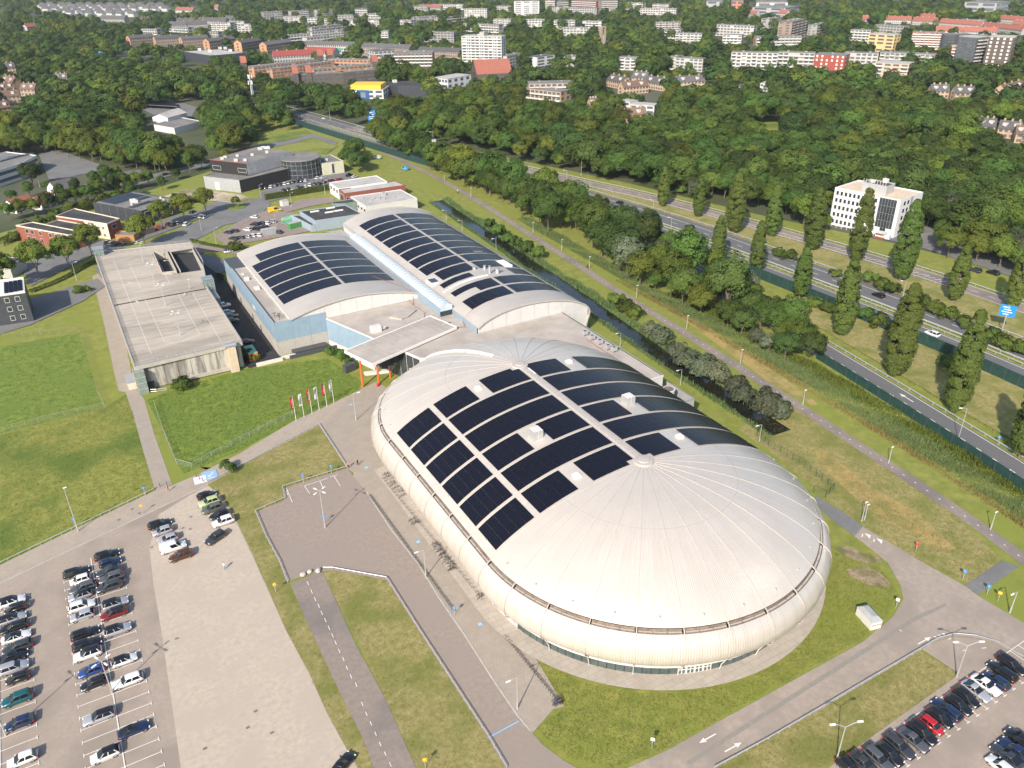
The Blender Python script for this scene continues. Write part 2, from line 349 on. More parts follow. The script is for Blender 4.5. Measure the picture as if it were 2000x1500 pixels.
# second lot and plaza markings, lane dashes, arrows
b = MB()
def pxline(b, p, q, w=.07, z=None):
    a, c = G(*p), G(*q); m = ((a[0]+c[0])/2, (a[1]+c[1])/2); b.obox(m, math.atan2(c[1]-a[1], c[0]-a[0]), math.hypot(c[0]-a[0], c[1]-a[1])/2, w, zp+.006, zp+.008)
for p, q in (((595,950),(605,965)),((625,941),(632,955)),((652,930),(665,950)),((560,955),(571,982)),((594,950),(640,935)),((645,932),(660,928)),((560,960),(562,968))): pxline(b, p, q)
lane = [(600,1136),(607,1152),(614,1167),(621,1180),(627,1194),(634,1208),(641,1223),(648,1238),(654,1252),(661,1268),(669,1284),(676,1301),(684,1318),(694,1334),(706,1372),(714,1391),(723,1410),(732,1430),(741,1450),(751,1469),(761,1490)]
for (x, y) in lane: pxline(b, (x, y), (x+3.4, y+8), .06)
for px, py, dx, dy in ((1382,1443,-.9,.5),(1432,1460,.9,-.5),(1805,1252,.9,-.5)):
    x, y = G(px, py); q = G(px+dx*10, py+dy*10); arrow(b, x, y, math.atan2(q[1]-y, q[0]-x), .8)
for px, py in ((1827,1245),(1835,1242),(1843,1239)):
    x, y = G(px, py); b.face([(x-.25,y-.3,zp+.01),(x+.35,y,zp+.01),(x-.25,y+.3,zp+.01)])
for p, q in (((1852,1250),(1857,1247)),((1880,1272),(1886,1270)),((1917,1267),(1926,1266)),((1756,1231),(1761,1234))): pxline(b, p, q)
for px, py in ((1695,1047),(1718,1057)):
    x, y = G(px, py); b.face([(x-.5,y-.8,zp+.01),(x+.6,y-.2,zp+.01),(x+.1,y+.9,zp+.01)]); b.obox((x-.9, y+.6), .6, .5, .1, zp+.01, zp+.012)
struct('painted_marks', b, 'white_paint')
b = MB(); pxline(b, (957,1440), (1014,1409), .12); struct('blue_stop_line', b, 'blue_paint')
def tile(name, cpx, s, m2='white_paint', rot=0.0):
    x, y = G(*cpx); o = MB().obox((x, y), rot, s, s, zp+.008, zp+.010).build(name, 'blue_paint', kind='structure')
    MB().obox((x-.15*s, y+.1*s), rot+.8, s*.55, s*.09, zp+.011, zp+.013).obox((x+.35*s, y-.1*s), rot-.7, s*.3, s*.09, zp+.0135, zp+.0155).build('mark', m2, o)
for k, (px, py) in enumerate(((685,791),(716,914),(817,1059),(938,1220),(1177,1323))): tile('pavement_tile', (px, py), .42)
x0, y0 = G(410, 929); o = MB().obox((x0, y0), -.05, 1.6, 1.8, zp+.008, zp+.010).build('cycle_symbol_panel', 'blue_paint', kind='structure')
MB().obox((x0-.2, y0-.2), -.9, .5, .12, zp+.012, zp+.014).obox((x0+.3, y0+.25), .8, .95, .12, zp+.015, zp+.017).obox((x0, y0-1.2), 0, .8, .1, zp+.012, zp+.014).build('mark', 'white_paint', o)
x0, y0 = G(391, 938); MB().obox((x0, y0), -.05, 1.3, 1.5, zp+.0085, zp+.0105).build('pale_panel', 'white_paint', kind='structure')
# kerbs
def kerb(name, pts, w=.12, h=.11):
    b = MB(); L = offset_line(pts, w); R = offset_line(pts, -w)
    for i in range(len(pts)-1):
        q = [L[i], R[i], R[i+1], L[i+1]]; b.prism(q, .005, h)
    return struct(name, b, 'concrete_kerb')
kerb('kerb', Gs((0,1140),(84,1100),(190,1050),(300,998),(406,947)))
kerb('kerb_yard', Gs((716,961),(765,1036),(816,1100),(856,1166),(909,1243),(965,1331),(1010,1397),(1036,1428)))
kerb('kerb_lot', Gs((425,962),(451,997),(497,1092)), .06, .02)
b = MB()
for px, py in ((258,995),(272,1003),(232,1016),(373,1010),(357,1032),(371,1034),(296,1070),(499,1390),(484,1422),(531,1432),(345,1248),(400,1463)):
    x, y = G(px, py); b.obox((x, y), .1, .26, .2, zp+.004, zp+.007)
struct('drain_covers', b, 'grey_asphalt')
# ------------------------------------------------------------------ building materials
def seam_mat(name, col, rough, metal, strength=.6, dist=.05, col2=None):
    """standing-seam sheet: UV u counts the seams"""
    m, nt, b = nodes(name); b.inputs['Roughness'].default_value = rough; b.inputs['Metallic'].default_value = metal
    uv = N(nt, 'ShaderNodeUVMap'); uv.uv_map = 'UVMap'; sx = N(nt, 'ShaderNodeSeparateXYZ'); nt.links.new(uv.outputs[0], sx.inputs[0])
    fr = N(nt, 'ShaderNodeMath', operation='FRACT'); nt.links.new(sx.outputs[0], fr.inputs[0])
    r = N(nt, 'ShaderNodeValToRGB'); e = r.color_ramp.elements; e[0].position = 0; e[0].color = (1,1,1,1); e[1].position = .22; e[1].color = (0,0,0,1); nt.links.new(fr.outputs[0], r.inputs[0])
    bp = N(nt, 'ShaderNodeBump', i_Strength=strength, i_Distance=dist); nt.links.new(r.outputs[0], bp.inputs['Height']); nt.links.new(bp.outputs[0], b.inputs['Normal'])
    g = N(nt, 'ShaderNodeNewGeometry'); no = N(nt, 'ShaderNodeTexNoise', i_Scale=.12, i_Detail=9, i_Roughness=.65); nt.links.new(g.outputs['Position'], no.inputs['Vector'])
    r2 = N(nt, 'ShaderNodeValToRGB'); r2.color_ramp.elements[0].position = .3; r2.color_ramp.elements[1].position = .7
    r2.color_ramp.elements[0].color = c4(col2 or [x*.90 for x in col]); r2.color_ramp.elements[1].color = c4(col); nt.links.new(no.outputs[0], r2.inputs[0])
    mx = N(nt, 'ShaderNodeMixRGB', blend_type='MULTIPLY'); mx.inputs[0].default_value = .13; nt.links.new(r2.outputs[0], mx.inputs[1]); nt.links.new(r.outputs[0], mx.inputs[2])
    inv = N(nt, 'ShaderNodeInvert'); nt.links.new(r.outputs[0], inv.inputs['Color']); nt.links.new(inv.outputs[0], mx.inputs[2])
    mpn = N(nt, 'ShaderNodeMapping'); mpn.inputs['Scale'].default_value = (1.1, .07, 1); nt.links.new(uv.outputs[0], mpn.inputs['Vector']); ns = N(nt, 'ShaderNodeTexNoise', i_Scale=1.0, i_Detail=6, i_Roughness=.6); nt.links.new(mpn.outputs[0], ns.inputs['Vector'])
    rs_ = N(nt, 'ShaderNodeValToRGB'); rs_.color_ramp.elements[0].position = .42; rs_.color_ramp.elements[1].position = .72; rs_.color_ramp.elements[0].color = (1,1,1,1); rs_.color_ramp.elements[1].color = (.90,.885,.865,1); nt.links.new(ns.outputs[0], rs_.inputs[0])
    mz = N(nt, 'ShaderNodeMixRGB', blend_type='MULTIPLY'); mz.inputs[0].default_value = 1; nt.links.new(mx.outputs[0], mz.inputs[1]); nt.links.new(rs_.outputs[0], mz.inputs[2])
    nt.links.new(mz.outputs[0], b.inputs['Base Color']); return m
seam_mat('dome_sheet', (.66,.600,.535), .34, .28, .55, .04)
seam_mat('lip_sheet', (.68,.625,.56), .33, .30, .8, .05)
seam_mat('hall_sheet', (.46,.43,.395), .6, .05, .35, .03, (.40,.375,.345))
mat('rib_metal', (.44,.405,.37), (.38,.35,.32), 2, .75, .0)
mat('gutter_brown', (.16,.115,.085), (.30,.24,.19), 1.4, .6, .3)
mat('dark_gap', (.02,.02,.02), rough=.8)
mat('white_trim', (.64,.62,.585), (.57,.55,.52), 1, .5)
mat('white_cladding', (.60,.585,.565), (.54,.53,.51), .6, .55)
mat('blue_cladding', (.215,.305,.39), (.25,.34,.42), .5, .5)
mat('grey_plinth', (.36,.34,.31), (.42,.395,.36), .9, .85, bump=.2)
mat('flat_roof', (.37,.33,.29), (.44,.395,.35), .25, .9, c3=(.33,.295,.26), scale3=.12, detail=12)
mat('roof_paint_white', (.78,.76,.72), rough=.5)
mat('tinted_glass', (.05,.075,.075), (.09,.115,.11), .5, .08, spec=.6)
mat('green_glass', (.10,.20,.14), (.15,.26,.19), .8, .12, spec=.6)
mat('window_glass', (.025,.032,.04), (.05,.06,.07), .25, .08, spec=.6)
mat('frame_dark', (.06,.065,.07), rough=.5)
mat('orange_paint', (.75,.13,.03), rough=.5)
mat('red_pipe', (.30,.07,.055), rough=.5)
mat('plant_grey', (.42,.42,.42), (.5,.5,.5), 1, .5, .3)
mat('steel', (.42,.43,.44), (.5,.51,.52), 2, .4, .6)
def solar_mat(name, base, cell=(1.72/6, 1.1/6)):
    m, nt, b = nodes(name); b.inputs['Roughness'].default_value = .30; b.inputs['Specular IOR Level'].default_value = .16
    uv = N(nt, 'ShaderNodeUVMap'); uv.uv_map = 'UVMap'
    br = N(nt, 'ShaderNodeTexBrick', i_Scale=1.0, i_Color1=c4(base), i_Color2=c4([x*1.25 for x in base]), i_Mortar=c4([x*1.9+.006 for x in base])); br.offset = 0
    br.inputs['Mortar Size'].default_value = .035; br.inputs['Brick Width'].default_value = 1; br.inputs['Row Height'].default_value = 1; nt.links.new(uv.outputs[0], br.inputs['Vector'])
    nt.links.new(br.outputs[0], b.inputs['Base Color']); return m
solar_mat('solar_cells', (.0055,.006,.012))
mat('panel_frame', (.035,.036,.042), rough=.4, metal=.5)
# ------------------------------------------------------------------ oval ice hall
OCX, OYS, OYN = 81.1, 96.1, 141.3
PROF = [(0,20),(4,19.9),(8,19.55),(12,19.0),(16,18.2),(20,17.05),(24,15.55),(28,13.65),(30.5,12.15),(32.1,10.75)]
LIP = [(32.75,10.05),(33.35,9.7),(33.95,9.0),(34.4,8.0),(34.62,6.9),(34.55,5.8),(34.2,4.9),(33.6,4.35),(32.9,4.15)]
def prof(r):
    for (a, za), (b_, zb) in zip(PROF, PROF[1:]):
        if r <= b_:
            t = (r-a)/(b_-a); i = PROF.index((a, za)); m0 = (PROF[i+1][1]-PROF[max(0,i-1)][1])/(PROF[i+1][0]-PROF[max(0,i-1)][0]) if i else 0
            j = i+1; k = min(j+1, len(PROF)-1); m1 = (PROF[k][1]-PROF[i][1])/(PROF[k][0]-PROF[i][0]); L = b_-a
            return (2*t**3-3*t*t+1)*za+(t**3-2*t*t+t)*L*m0+(-2*t**3+3*t*t)*zb+(t**3-t*t)*L*m1
    return PROF[-1][1]
SECT = []          # (centre0, angle0, centre1, angle1)
for k in range(14): SECT.append(((OCX,OYS), math.pi+math.pi*k/14, (OCX,OYS), math.pi+math.pi*(k+1)/14))
for k in range(6): SECT.append(((OCX,LN(OYS,OYN,k/6)), 0, (OCX,LN(OYS,OYN,(k+1)/6)), 0))
for k in range(14): SECT.append(((OCX,OYN), math.pi*k/14, (OCX,OYN), math.pi*(k+1)/14))
for k in range(6): SECT.append(((OCX,LN(OYN,OYS,k/6)), math.pi, (OCX,LN(OYN,OYS,(k+1)/6)), math.pi))
def stn(sec, t, r, z):
    c0, a0, c1, a1 = sec; cx, cy = LN(c0[0],c1[0],t), LN(c0[1],c1[1],t); a = LN(a0,a1,t); return (cx+r*math.cos(a), cy+r*math.sin(a), z)
oval = thing('ice_hall', 'large oval ice hall with pale metal dome roof and black solar panels', 'sports hall', (OCX,118.7,0), world=True)
def grid(sec, prof_pts, nt_, seams, flip=False):
    b = MB()
    for i in range(len(prof_pts)-1):
        (r0, z0), (r1, z1) = prof_pts[i], prof_pts[i+1]
        sm = seams(r0)
        for j in range(nt_):
            t0, t1 = j/nt_, (j+1)/nt_
            b.face([stn(sec,t0,r0,z0), stn(sec,t0,r1,z1), stn(sec,t1,r1,z1), stn(sec,t1,r0,z0)], [(t0*sm,r0),(t0*sm,r1),(t1*sm,r1),(t1*sm,r0)])
    return b
def weld(me):
    import bmesh
    bm = bmesh.new(); bm.from_mesh(me); bmesh.ops.remove_doubles(bm, verts=bm.verts, dist=.002); bm.to_mesh(me); bm.free(); return me
for k, sec in enumerate(SECT):
    end = sec[1] != sec[3]; r_in = 1.5 if end else 0.0
    rs = [r_in+(32.1-r_in)*i/14 for i in range(15)]
    pp = [(r, prof(r)) for r in rs]
    put('roof_sheet', weld(grid(sec, pp, 5 if end else 1, (lambda r: 8 if r < 7.5 else (16 if r < 17 else 18)) if end else (lambda r: 18)).mesh('roof_sheet', 'dome_sheet', True)), oval)
    put('eaves_sheet', weld(grid(sec, LIP, 5 if end else 1, lambda r: 18).mesh('eaves_sheet', 'lip_sheet', True)), oval)
    b = MB(); n = 4 if end else 1
    for j in range(n):
        t0, t1 = .03+.94*j/n, .03+.94*(j+1)/n
        for (ra, za, rb, zb) in ((32.1,10.6,32.2,10.1),(32.2,10.1,32.75,9.85)): b.face([stn(sec,t0,ra,za), stn(sec,t0,rb,zb), stn(sec,t1,rb,zb), stn(sec,t1,ra,za)])
    b.build('gutter', 'gutter_brown', oval)
    b = MB()
    for (t0, t1) in ((.04,.33),(.35,.64),(.66,.96)):
        m_ = 3 if end else 1
        for j in range(m_):
            a, c = LN(t0,t1,j/m_), LN(t0,t1,(j+1)/m_)
            b.face([stn(sec,a,32.28,10.22), stn(sec,a,32.58,10.2), stn(sec,c,32.58,10.2), stn(sec,c,32.28,10.22)])
    b.build('gutter_cover', 'rib_metal', oval)
    # rib on the sector's first edge
    b = MB(); path = [(r, prof(r)+.07) for r in [r_in if end else 1.2]+rs[1:]]+[(32.5,10.6)]+[(r+.14*math.cos(0), z+(.12 if z > 7 else -.02)) for r, z in LIP]
    if not end or k in (0, 20): path = [(r, prof(r)+.07) for r in [1.4 if k in (0,20,14,34) else .9]+rs[1:]]+path[15:]
    hw = .085; a0 = sec[1]; px, py = -math.sin(a0), math.cos(a0)
    for (ra, za), (rb, zb) in zip(path, path[1:]):
        wa = hw*min(1, .25+ra/14) if end else hw; wb = hw*min(1, .25+rb/14) if end else hw
        A = stn(sec,0,ra,za); B = stn(sec,0,rb,zb); dz = .24
        q = [(A[0]+px*wa,A[1]+py*wa,A[2]),(B[0]+px*wb,B[1]+py*wb,B[2]),(B[0]-px*wb,B[1]-py*wb,B[2]),(A[0]-px*wa,A[1]-py*wa,A[2])]
        b.face(q[::-1]); b.face([q[0],q[1],(q[1][0],q[1][1],q[1][2]-dz),(q[0][0],q[0][1],q[0][2]-dz)]); b.face([q[3],(q[3][0],q[3][1],q[3][2]-dz),(q[2][0],q[2][1],q[2][2]-dz),q[2]])
    b.build('roof_rib', 'rib_metal', oval)
    # wall below: glazed on the south end, white elsewhere
    south = k < 14; n = 5
    b = MB()
    for j in range(3):
        t0, t1 = j/3, (j+1)/3
        b.face([stn(sec,t0,31.9,3.0), stn(sec,t1,31.9,3.0), stn(sec,t1,32.9,4.2), stn(sec,t0,32.9,4.2)])
    b.build('soffit_glazing', 'green_glass', oval)
    b = MB()
    for j in range(3):
        t0, t1 = j/3, (j+1)/3
        for (ra, za, rb, zb) in ((31.5,3.05,32.6,2.98),(32.6,2.98,32.6,2.66),(32.6,2.66,31.5,2.62)): b.face([stn(sec,t0,ra,za), stn(sec,t0,rb,zb), stn(sec,t1,rb,zb), stn(sec,t1,ra,za)])
    b.build('fascia', 'white_trim', oval)
    door = k in (5, 9, 10)
    if south and 0 < k < 12:
        for j in range(n):
            t0, t1 = j/n+.012, (j+1)/n-.012
            b = MB().face([stn(sec,t0,31.6,.12), stn(sec,t1,31.6,.12), stn(sec,t1,31.6,2.6), stn(sec,t0,31.6,2.6)])
            isd = door and j < 4
            b.build('door' if isd else 'window_pane', 'tinted_glass', oval)
            if isd:
                b = MB()
                for t in (t0, (t0+t1)/2, t1): b.tube(stn(sec,t,31.63,.1), stn(sec,t,31.63,2.4), .09, n=4)
                for z in (.15, 1.1, 2.35): b.tube(stn(sec,t0,31.63,z), stn(sec,t1,31.63,z), .08, n=4)
                b.build('door_frame', 'white_trim', oval)
        b = MB()
        for j in range(n+1): b.tube(stn(sec,min(j/n,.999),31.58,.0), stn(sec,min(j/n,.999),31.58,2.6), .06, n=4)
        for z in (.06, 1.0): b.tube(stn(sec,0,31.58,z), stn(sec,.5,31.58,z), .05, n=4).tube(stn(sec,.5,31.58,z), stn(sec,1,31.58,z), .05, n=4)
        b.build('mullions', 'frame_dark', oval)
    else:
        b = MB()
        for j in range(3): b.face([stn(sec,j/3,31.6,0), stn(sec,(j+1)/3,31.6,0), stn(sec,(j+1)/3,31.6,2.6), stn(sec,j/3,31.6,2.6)])
        b.build('wall', 'white_cladding', oval)
    # buttress foot of the rib
    A = stn(sec, 0, 33.6, 4.4); B = stn(sec, 0, 32.2, 1.6)
    MB().tube(A, B, .11, .09, 6).tube(B, stn(sec,0,31.8,0), .08, .08, 6).build('rib_foot', 'white_trim', oval)
    if k % 1 == 0:
        q = stn(sec, .5, 30.9, prof(30.9)+.1); MB().box(q[0]-.12,q[0]+.12,q[1]-.12,q[1]+.12,q[2]-.2,q[2]+.12).build('roof_anchor', 'plant_grey', oval)
# ridge spine, hubs, arc seams
b = MB().box(OCX-.55, OCX+.55, OYS, OYN, 19.95, 20.14); b.build('ridge_spine', 'rib_metal', oval)
b = MB()
for y in range(98, 141, 2): b.box(OCX-.35, OCX+.35, y-.12, y+.12, 20.12, 20.24)
b.build('ridge_vents', 'plant_grey', oval, kind='stuff')
for cy in (OYS, OYN):
    b = MB(); n = 24
    ring = lambda r, z: [(OCX+r*math.cos(2*math.pi*i/n), cy+r*math.sin(2*math.pi*i/n), z) for i in range(n)]
    for (ra, za), (rb, zb) in (((1.9,19.95),(1.8,20.28)),((1.8,20.28),(1.1,20.36)),((1.1,20.36),(1.0,20.5)),((1.0,20.5),(.01,20.55))):
        A, B = ring(ra, za), ring(rb, zb)
        for i in range(n): b.face([A[i], A[(i+1)%n], B[(i+1)%n], B[i]])
    b.build('hub_cap', 'rib_metal', oval)
# solar panels: rows follow the vault; bays numbered from the north
def vault_panel(b, c, prf, x0, x1, y0, y1, lift=.14, sgn=1, cells=(10, 6)):
    """one framed panel on the vault between plan offsets x0..x1"""
    za, zb = prf(abs(x0))+lift, prf(abs(x1))+lift
    P = [(c+x0,y0,za),(c+x1,y0,zb),(c+x1,y1,zb),(c+x0,y1,za)]
    Q = [(p[0],p[1],p[2]-.06) for p in P]
    b.cur = 0; b.face(P, [(0,0),(cells[0],0),(cells[0],cells[1]),(0,cells[1])]); b.cur = 1
    for i in range(4): j = (i+1) % 4; b.face([P[j], P[i], Q[i], Q[j]])
    b.cur = 0
bayh = (OYN-OYS)/6; PAN = []
def rows(bay, r0, r1, sgn, skip=()):
    n = max(1, round((r1-r0)*1.035/1.73)); yt = OYN-bay*bayh-.42; ph = (bayh-.84)/6
    for i in range(n):
        for j in range(6):
            if (i, j) in skip: continue
            a, c = r0+(r1-r0)*i/n+.03, r0+(r1-r0)*(i+1)/n-.03
            PAN.append((a*sgn, c*sgn, yt-ph*(j+1)+.02, yt-ph*j-.02))
for bay in range(6):
    rows(bay, 23.1, 30.85, -1)
    if bay in (0, 3, 5):
        rows(bay, 14.0, 22.0, -1); rows(bay, 9.8 if bay == 3 else 10.8, 10.0, -1) if False else None
        rows(bay, 1.2, 9.8 if bay == 3 else 10.8, -1, skip=((0,0),) if bay == 0 else (((0,5),) if bay == 5 else ()))
        rows(bay, 1.0, 9.2, 1, skip=((0,5),) if bay == 5 else ()); rows(bay, 13.6, 30.6, 1)
    else: rows(bay, 1.2, 22.0, -1); rows(bay, 1.0, 30.6, 1)
PAN.sort(key=lambda p: math.hypot(OCX+p[0], p[2]-0)-(1000 if p[0] < 0 and p[2] < 112 else 0))
for p in PAN[:300]:
    b = MB(); vault_panel(b, OCX, prof, min(p[0],p[1]), max(p[0],p[1]), p[2], p[3]); b.build('solar_panel', ['solar_cells','panel_frame'], oval)
b = MB()
for p in PAN[300:]: vault_panel(b, OCX, prof, min(p[0],p[1]), max(p[0],p[1]), p[2], p[3])
b.build('solar_panels', ['solar_cells','panel_frame'], oval, kind='stuff')
def roof_box(r, y, s, h, parent, hatch=False):
    x = OCX+r; z = prof(abs(r)); o = MB().box(x-s, x+s, y-s, y+s, z-.5, z+h).build('roof_hatch' if hatch else 'air_unit', 'white_trim' if hatch else 'plant_grey', parent)
    if not hatch: MB().box(x-s+.08, x+s-.08, y-s+.08, y+s-.08, z+h, z+h+.05).box(x-.05, x+.05, y-s-.02, y+s+.02, z+.2, z+h+.07).build('lid', 'white_trim', o)
    else: MB().box(x-s*.7, x+s*.7, y-s*.7, y+s*.7, z+h, z+h+.12).build('dome_light', 'roof_paint_white', o)
roof_box(-11.9, 114.6, 1.05, 1.9, oval); roof_box(11.4, 116.0, 1.05, 1.9, oval)
for r, y in ((-12.4,138.0),(-12.3,99.6),(11.2,138.2),(12.1,100.3)): roof_box(r, y, .65, .45, oval, True)
MB().box(OCX+.75, OCX+1.35, 136, 139, 20.0, 20.1).build('hatch_strip', 'roof_paint_white', oval)
b = MB()                                                    # white stepped walkway on the north end
sec = ((OCX,OYN), math.radians(108), (OCX,OYN), math.radians(108))
for i in range(22):
    r = 9+i*1.05; q = stn(sec, 0, r, prof(r)+.25); b.obox((q[0],q[1]), math.radians(108), .56, .45, q[2]-.15, q[2]+.06)
b.build('roof_walkway', 'roof_paint_white', oval)
# arc seams where the end sheets change pitch
for cy, s0 in ((OYS, math.pi), (OYN, 0)):
    b = MB(); r = 17.0
    for i in range(40):
        a, c = s0+math.pi*i/40, s0+math.pi*(i+1)/40
        b.face([(OCX+q*math.cos(t), cy+q*math.sin(t), prof(q)+.03) for q, t in ((r,a),(r+.09,a),(r+.09,c),(r,c))])
    b.build('seam_cover', 'rib_metal', oval)
# ring apron round the hall
ap = [(OCX+34.8*math.cos(math.pi+math.pi*i/40), OYS+34.8*math.sin(math.pi+math.pi*i/40)) for i in range(41)]+[(OCX+34.8,OYN),(OCX-34.8,OYN+6)]
ZL[0] = .20; layer('concrete_apron', 'apron_concrete', ap)
# ------------------------------------------------------------------ vaulted halls, flat roof, canopy
SW_P = [(48.6,10.3),(50.8,11.0),(53,11.62),(56,12.25),(59,12.78),(62,13.15),(65,13.4),(68.3,13.5),(72,13.35),(76,12.9),(80.5,12.2),(84.8,11.3),(88.4,10.2)]
I2_P = [(92.2,9.9),(94,11.0),(95.8,11.8),(97.8,12.45),(99.9,13.0),(104,13.55),(108.2,13.75),(112.5,13.55),(116.9,13.0),(120.5,12.3),(123.6,11.4),(126.2,10.3),(128.2,9.2),(129.3,8.1),(129.9,7.0),(129.8,5.6),(129.3,4.3),(128.7,2.2),(128.6,.1)]
def interp(P, x):
    for (a, za), (c, zc) in zip(P, P[1:]):
        if a <= x <= c: return za+(zc-za)*(x-a)/(c-a)
    return P[-1][1]
def vault(parent, P, y0, y1, seams, bays):
    for k in range(bays):
        ya, yb = LN(y0,y1,k/bays), LN(y0,y1,(k+1)/bays); b = MB(); s = 0
        for (xa, za), (xb, zb) in zip(P, P[1:]):
            L = math.hypot(xb-xa, zb-za); n = seams*abs(yb-ya)
            b.face([(xa,ya,za),(xb,ya,zb),(xb,yb,zb),(xa,yb,za)], [(0,s),(0,s+L),(n,s+L),(n,s)]); s += L
        put('roof_sheet', weld(b.mesh('roof_sheet', 'hall_sheet', True)), parent)
        if k:
            b = MB()
            for (xa, za), (xb, zb) in zip(P, P[1:]): b.face([(xa,ya-.05,za+.02),(xb,ya-.05,zb+.02),(xb,ya+.05,zb+.02),(xa,ya+.05,za+.02)])
            b.build('roof_joint', 'plant_grey', parent)
def edge_trim(parent, P, y, m='rib_metal'):
    b = MB()
    for (xa, za), (xb, zb) in zip(P, P[1:]):
        d = Vector((xb-xa, 0, zb-za)).normalized(); n = Vector((-d.z, 0, d.x))*.18
        b.face([(xa+n.x,y-.25,za+n.z),(xb+n.x,y-.25,zb+n.z),(xb+n.x,y+.25,zb+n.z),(xa+n.x,y+.25,za+n.z)])
        b.face([(xa+n.x,y-.25,za+n.z),(xa-n.x*1.2,y-.25,za-n.z*1.2),(xb-n.x*1.2,y-.25,zb-n.z*1.2),(xb+n.x,y-.25,zb+n.z)])
        b.face([(xa-n.x*1.2,y-.25,za-n.z*1.2),(xa-n.x*1.2,y+.25,za-n.z*1.2),(xb-n.x*1.2,y+.25,zb-n.z*1.2),(xb-n.x*1.2,y-.25,zb-n.z*1.2)])
    b.build('verge_trim', m, parent)
def array(parent, P, x0, x1, y0, y1, nx, ny, holes=()):
    b = MB(); cc = P[0][0]
    for i in range(nx):
        for j in range(ny):
            if (i, j) in holes: continue
            xa, xb = LN(x0,x1,i/nx)+.03, LN(x0,x1,(i+1)/nx)-.03; ya, yb = LN(y0,y1,j/ny)+.02, LN(y0,y1,(j+1)/ny)-.02
            za, zb = interp(P, xa)+.12, interp(P, xb)+.12
            q = [(xa,ya,za),(xb,ya,zb),(xb,yb,zb),(xa,yb,za)]; b.cur = 0; b.face(q, [(0,0),(10,0),(10,6),(0,6)])
            b.cur = 1
            for k in range(4): l = (k+1) % 4; b.face([q[l],q[k],(q[k][0],q[k][1],q[k][2]-.06),(q[l][0],q[l][1],q[l][2]-.06)])
    b.build('solar_array', ['solar_cells','panel_frame'], parent)
def panels_wall(parent, a, c, z0, z1, n, m, name='wall_panel', gap=.02, off=0.0):
    """wall split in n cladding panels between plan points a and c"""
    dx, dy = c[0]-a[0], c[1]-a[1]; L = math.hypot(dx, dy); nx, ny = dy/L*off, -dx/L*off
    for k in range(n):
        t0, t1 = k/n+gap/L, (k+1)/n-gap/L; p, q = (a[0]+dx*t0+nx, a[1]+dy*t0+ny), (a[0]+dx*t1+nx, a[1]+dy*t1+ny)
        MB().face([(p[0],p[1],z0),(q[0],q[1],z0),(q[0],q[1],z1),(p[0],p[1],z1)]).build(name, m, parent)
# swimming hall (left vault)
sh = thing('swimming_hall', 'vaulted hall with pale blue walls and solar panels beside the parking deck', 'sports hall', (68,249,0), world=True)
MB().box(44.05,58.8,216.5,282,.0,9.6).box(58.8,88.4,216.5,282,0,9.6).build('core_wall', 'frame_dark', sh)
panels_wall(sh, (43.85,282), (43.85,216.3), .0, 4.4, 8, 'grey_plinth', 'plinth_panel')
panels_wall(sh, (43.85,282), (43.85,269.4), 4.42, 9.4, 3, 'blue_cladding')
panels_wall(sh, (43.85,269.4), (43.85,216.3), 4.42, 10.4, 8, 'blue_cladding')
panels_wall(sh, (43.85,216.3), (59,216.3), .0, 4.4, 3, 'grey_plinth', 'plinth_panel')
panels_wall(sh, (43.85,216.3), (59,216.3), 4.42, 10.4, 3, 'blue_cladding')
panels_wall(sh, (88.4,282), (43.85,282), .0, 9.4, 8, 'blue_cladding')
MB().sheet([(43.9,216.35),(48.7,216.35),(48.7,269.4),(43.9,269.4)], 9.7).sheet([(43.9,269.4),(48.7,269.4),(48.7,281.9),(43.9,281.9)], 9.1).box(43.86,43.98,216.3,269.4,9.6,10.42).box(43.86,43.98,269.4,282,9.0,9.45).box(43.9,48.6,216.32,216.44,9.6,10.42).build('side_roof', 'flat_roof', sh)
MB().face([(48.6,216.4,9.7),(48.6,282,9.7),(48.6,282,10.3),(48.6,216.4,10.3)]).build('roof_upstand', 'white_trim', sh)
vault(sh, SW_P, 216.2, 282.3, 2.2, 8); edge_trim(sh, SW_P, 216.2); edge_trim(sh, SW_P, 282.2)
gp = [(x, z) for x, z in SW_P]
for k in range(8):                                            # white gable panels
    xa, xb = LN(48.9,88.3,k/8)+.02, LN(48.9,88.3,(k+1)/8)-.02; xs = [xa]+[x for x, z in gp if xa < x < xb]+[xb]
    MB().face([(xa,216.42,8.3),(xb,216.42,8.3)]+[(x,216.42,interp(SW_P,x)-.02) for x in xs[::-1]]).build('gable_panel', 'white_cladding', sh)
MB().face([(48.6,282.2,9)]+[(88.4,282.2,9)]+[(x,282.2,z) for x, z in SW_P[::-1]]).build('gable', 'white_cladding', sh)
for k in range(6):
    y1 = 273.6-7.85*k; array(sh, SW_P, 53.0 if k == 0 else 49.9, 68.2, y1-6.9, y1, 9 if k == 0 else 11, 6); array(sh, SW_P, 69.2, 85.2, y1-6.9, y1, 9, 6)
b = MB().box(45.2,46.6,256,257.6,9.7,10.5).box(46,47.5,246,248.2,9.7,10.3).box(45.4,46.4,262,263,9.1,10)
b.build('roof_units', 'white_trim', sh, kind='stuff')
b = MB()
for x, z in ((46.2,219.4),(46.7,221.0),(45.6,222)): b.tube((x,z,9.7),(x,z,11),.07).box(x-.5,x+.5,z-.1,z+.1,10.9,11.05)
b.build('roof_masts', 'frame_dark', sh, kind='stuff')
for y in (246, 236, 262): MB().box(43.78,43.84,y-.5,y+.5,.1,2.2).build('door', 'frame_dark', sh)
MB().box(43.76,43.83,240,243,5.5,6.6).build('wall_sign', 'white_trim', sh)
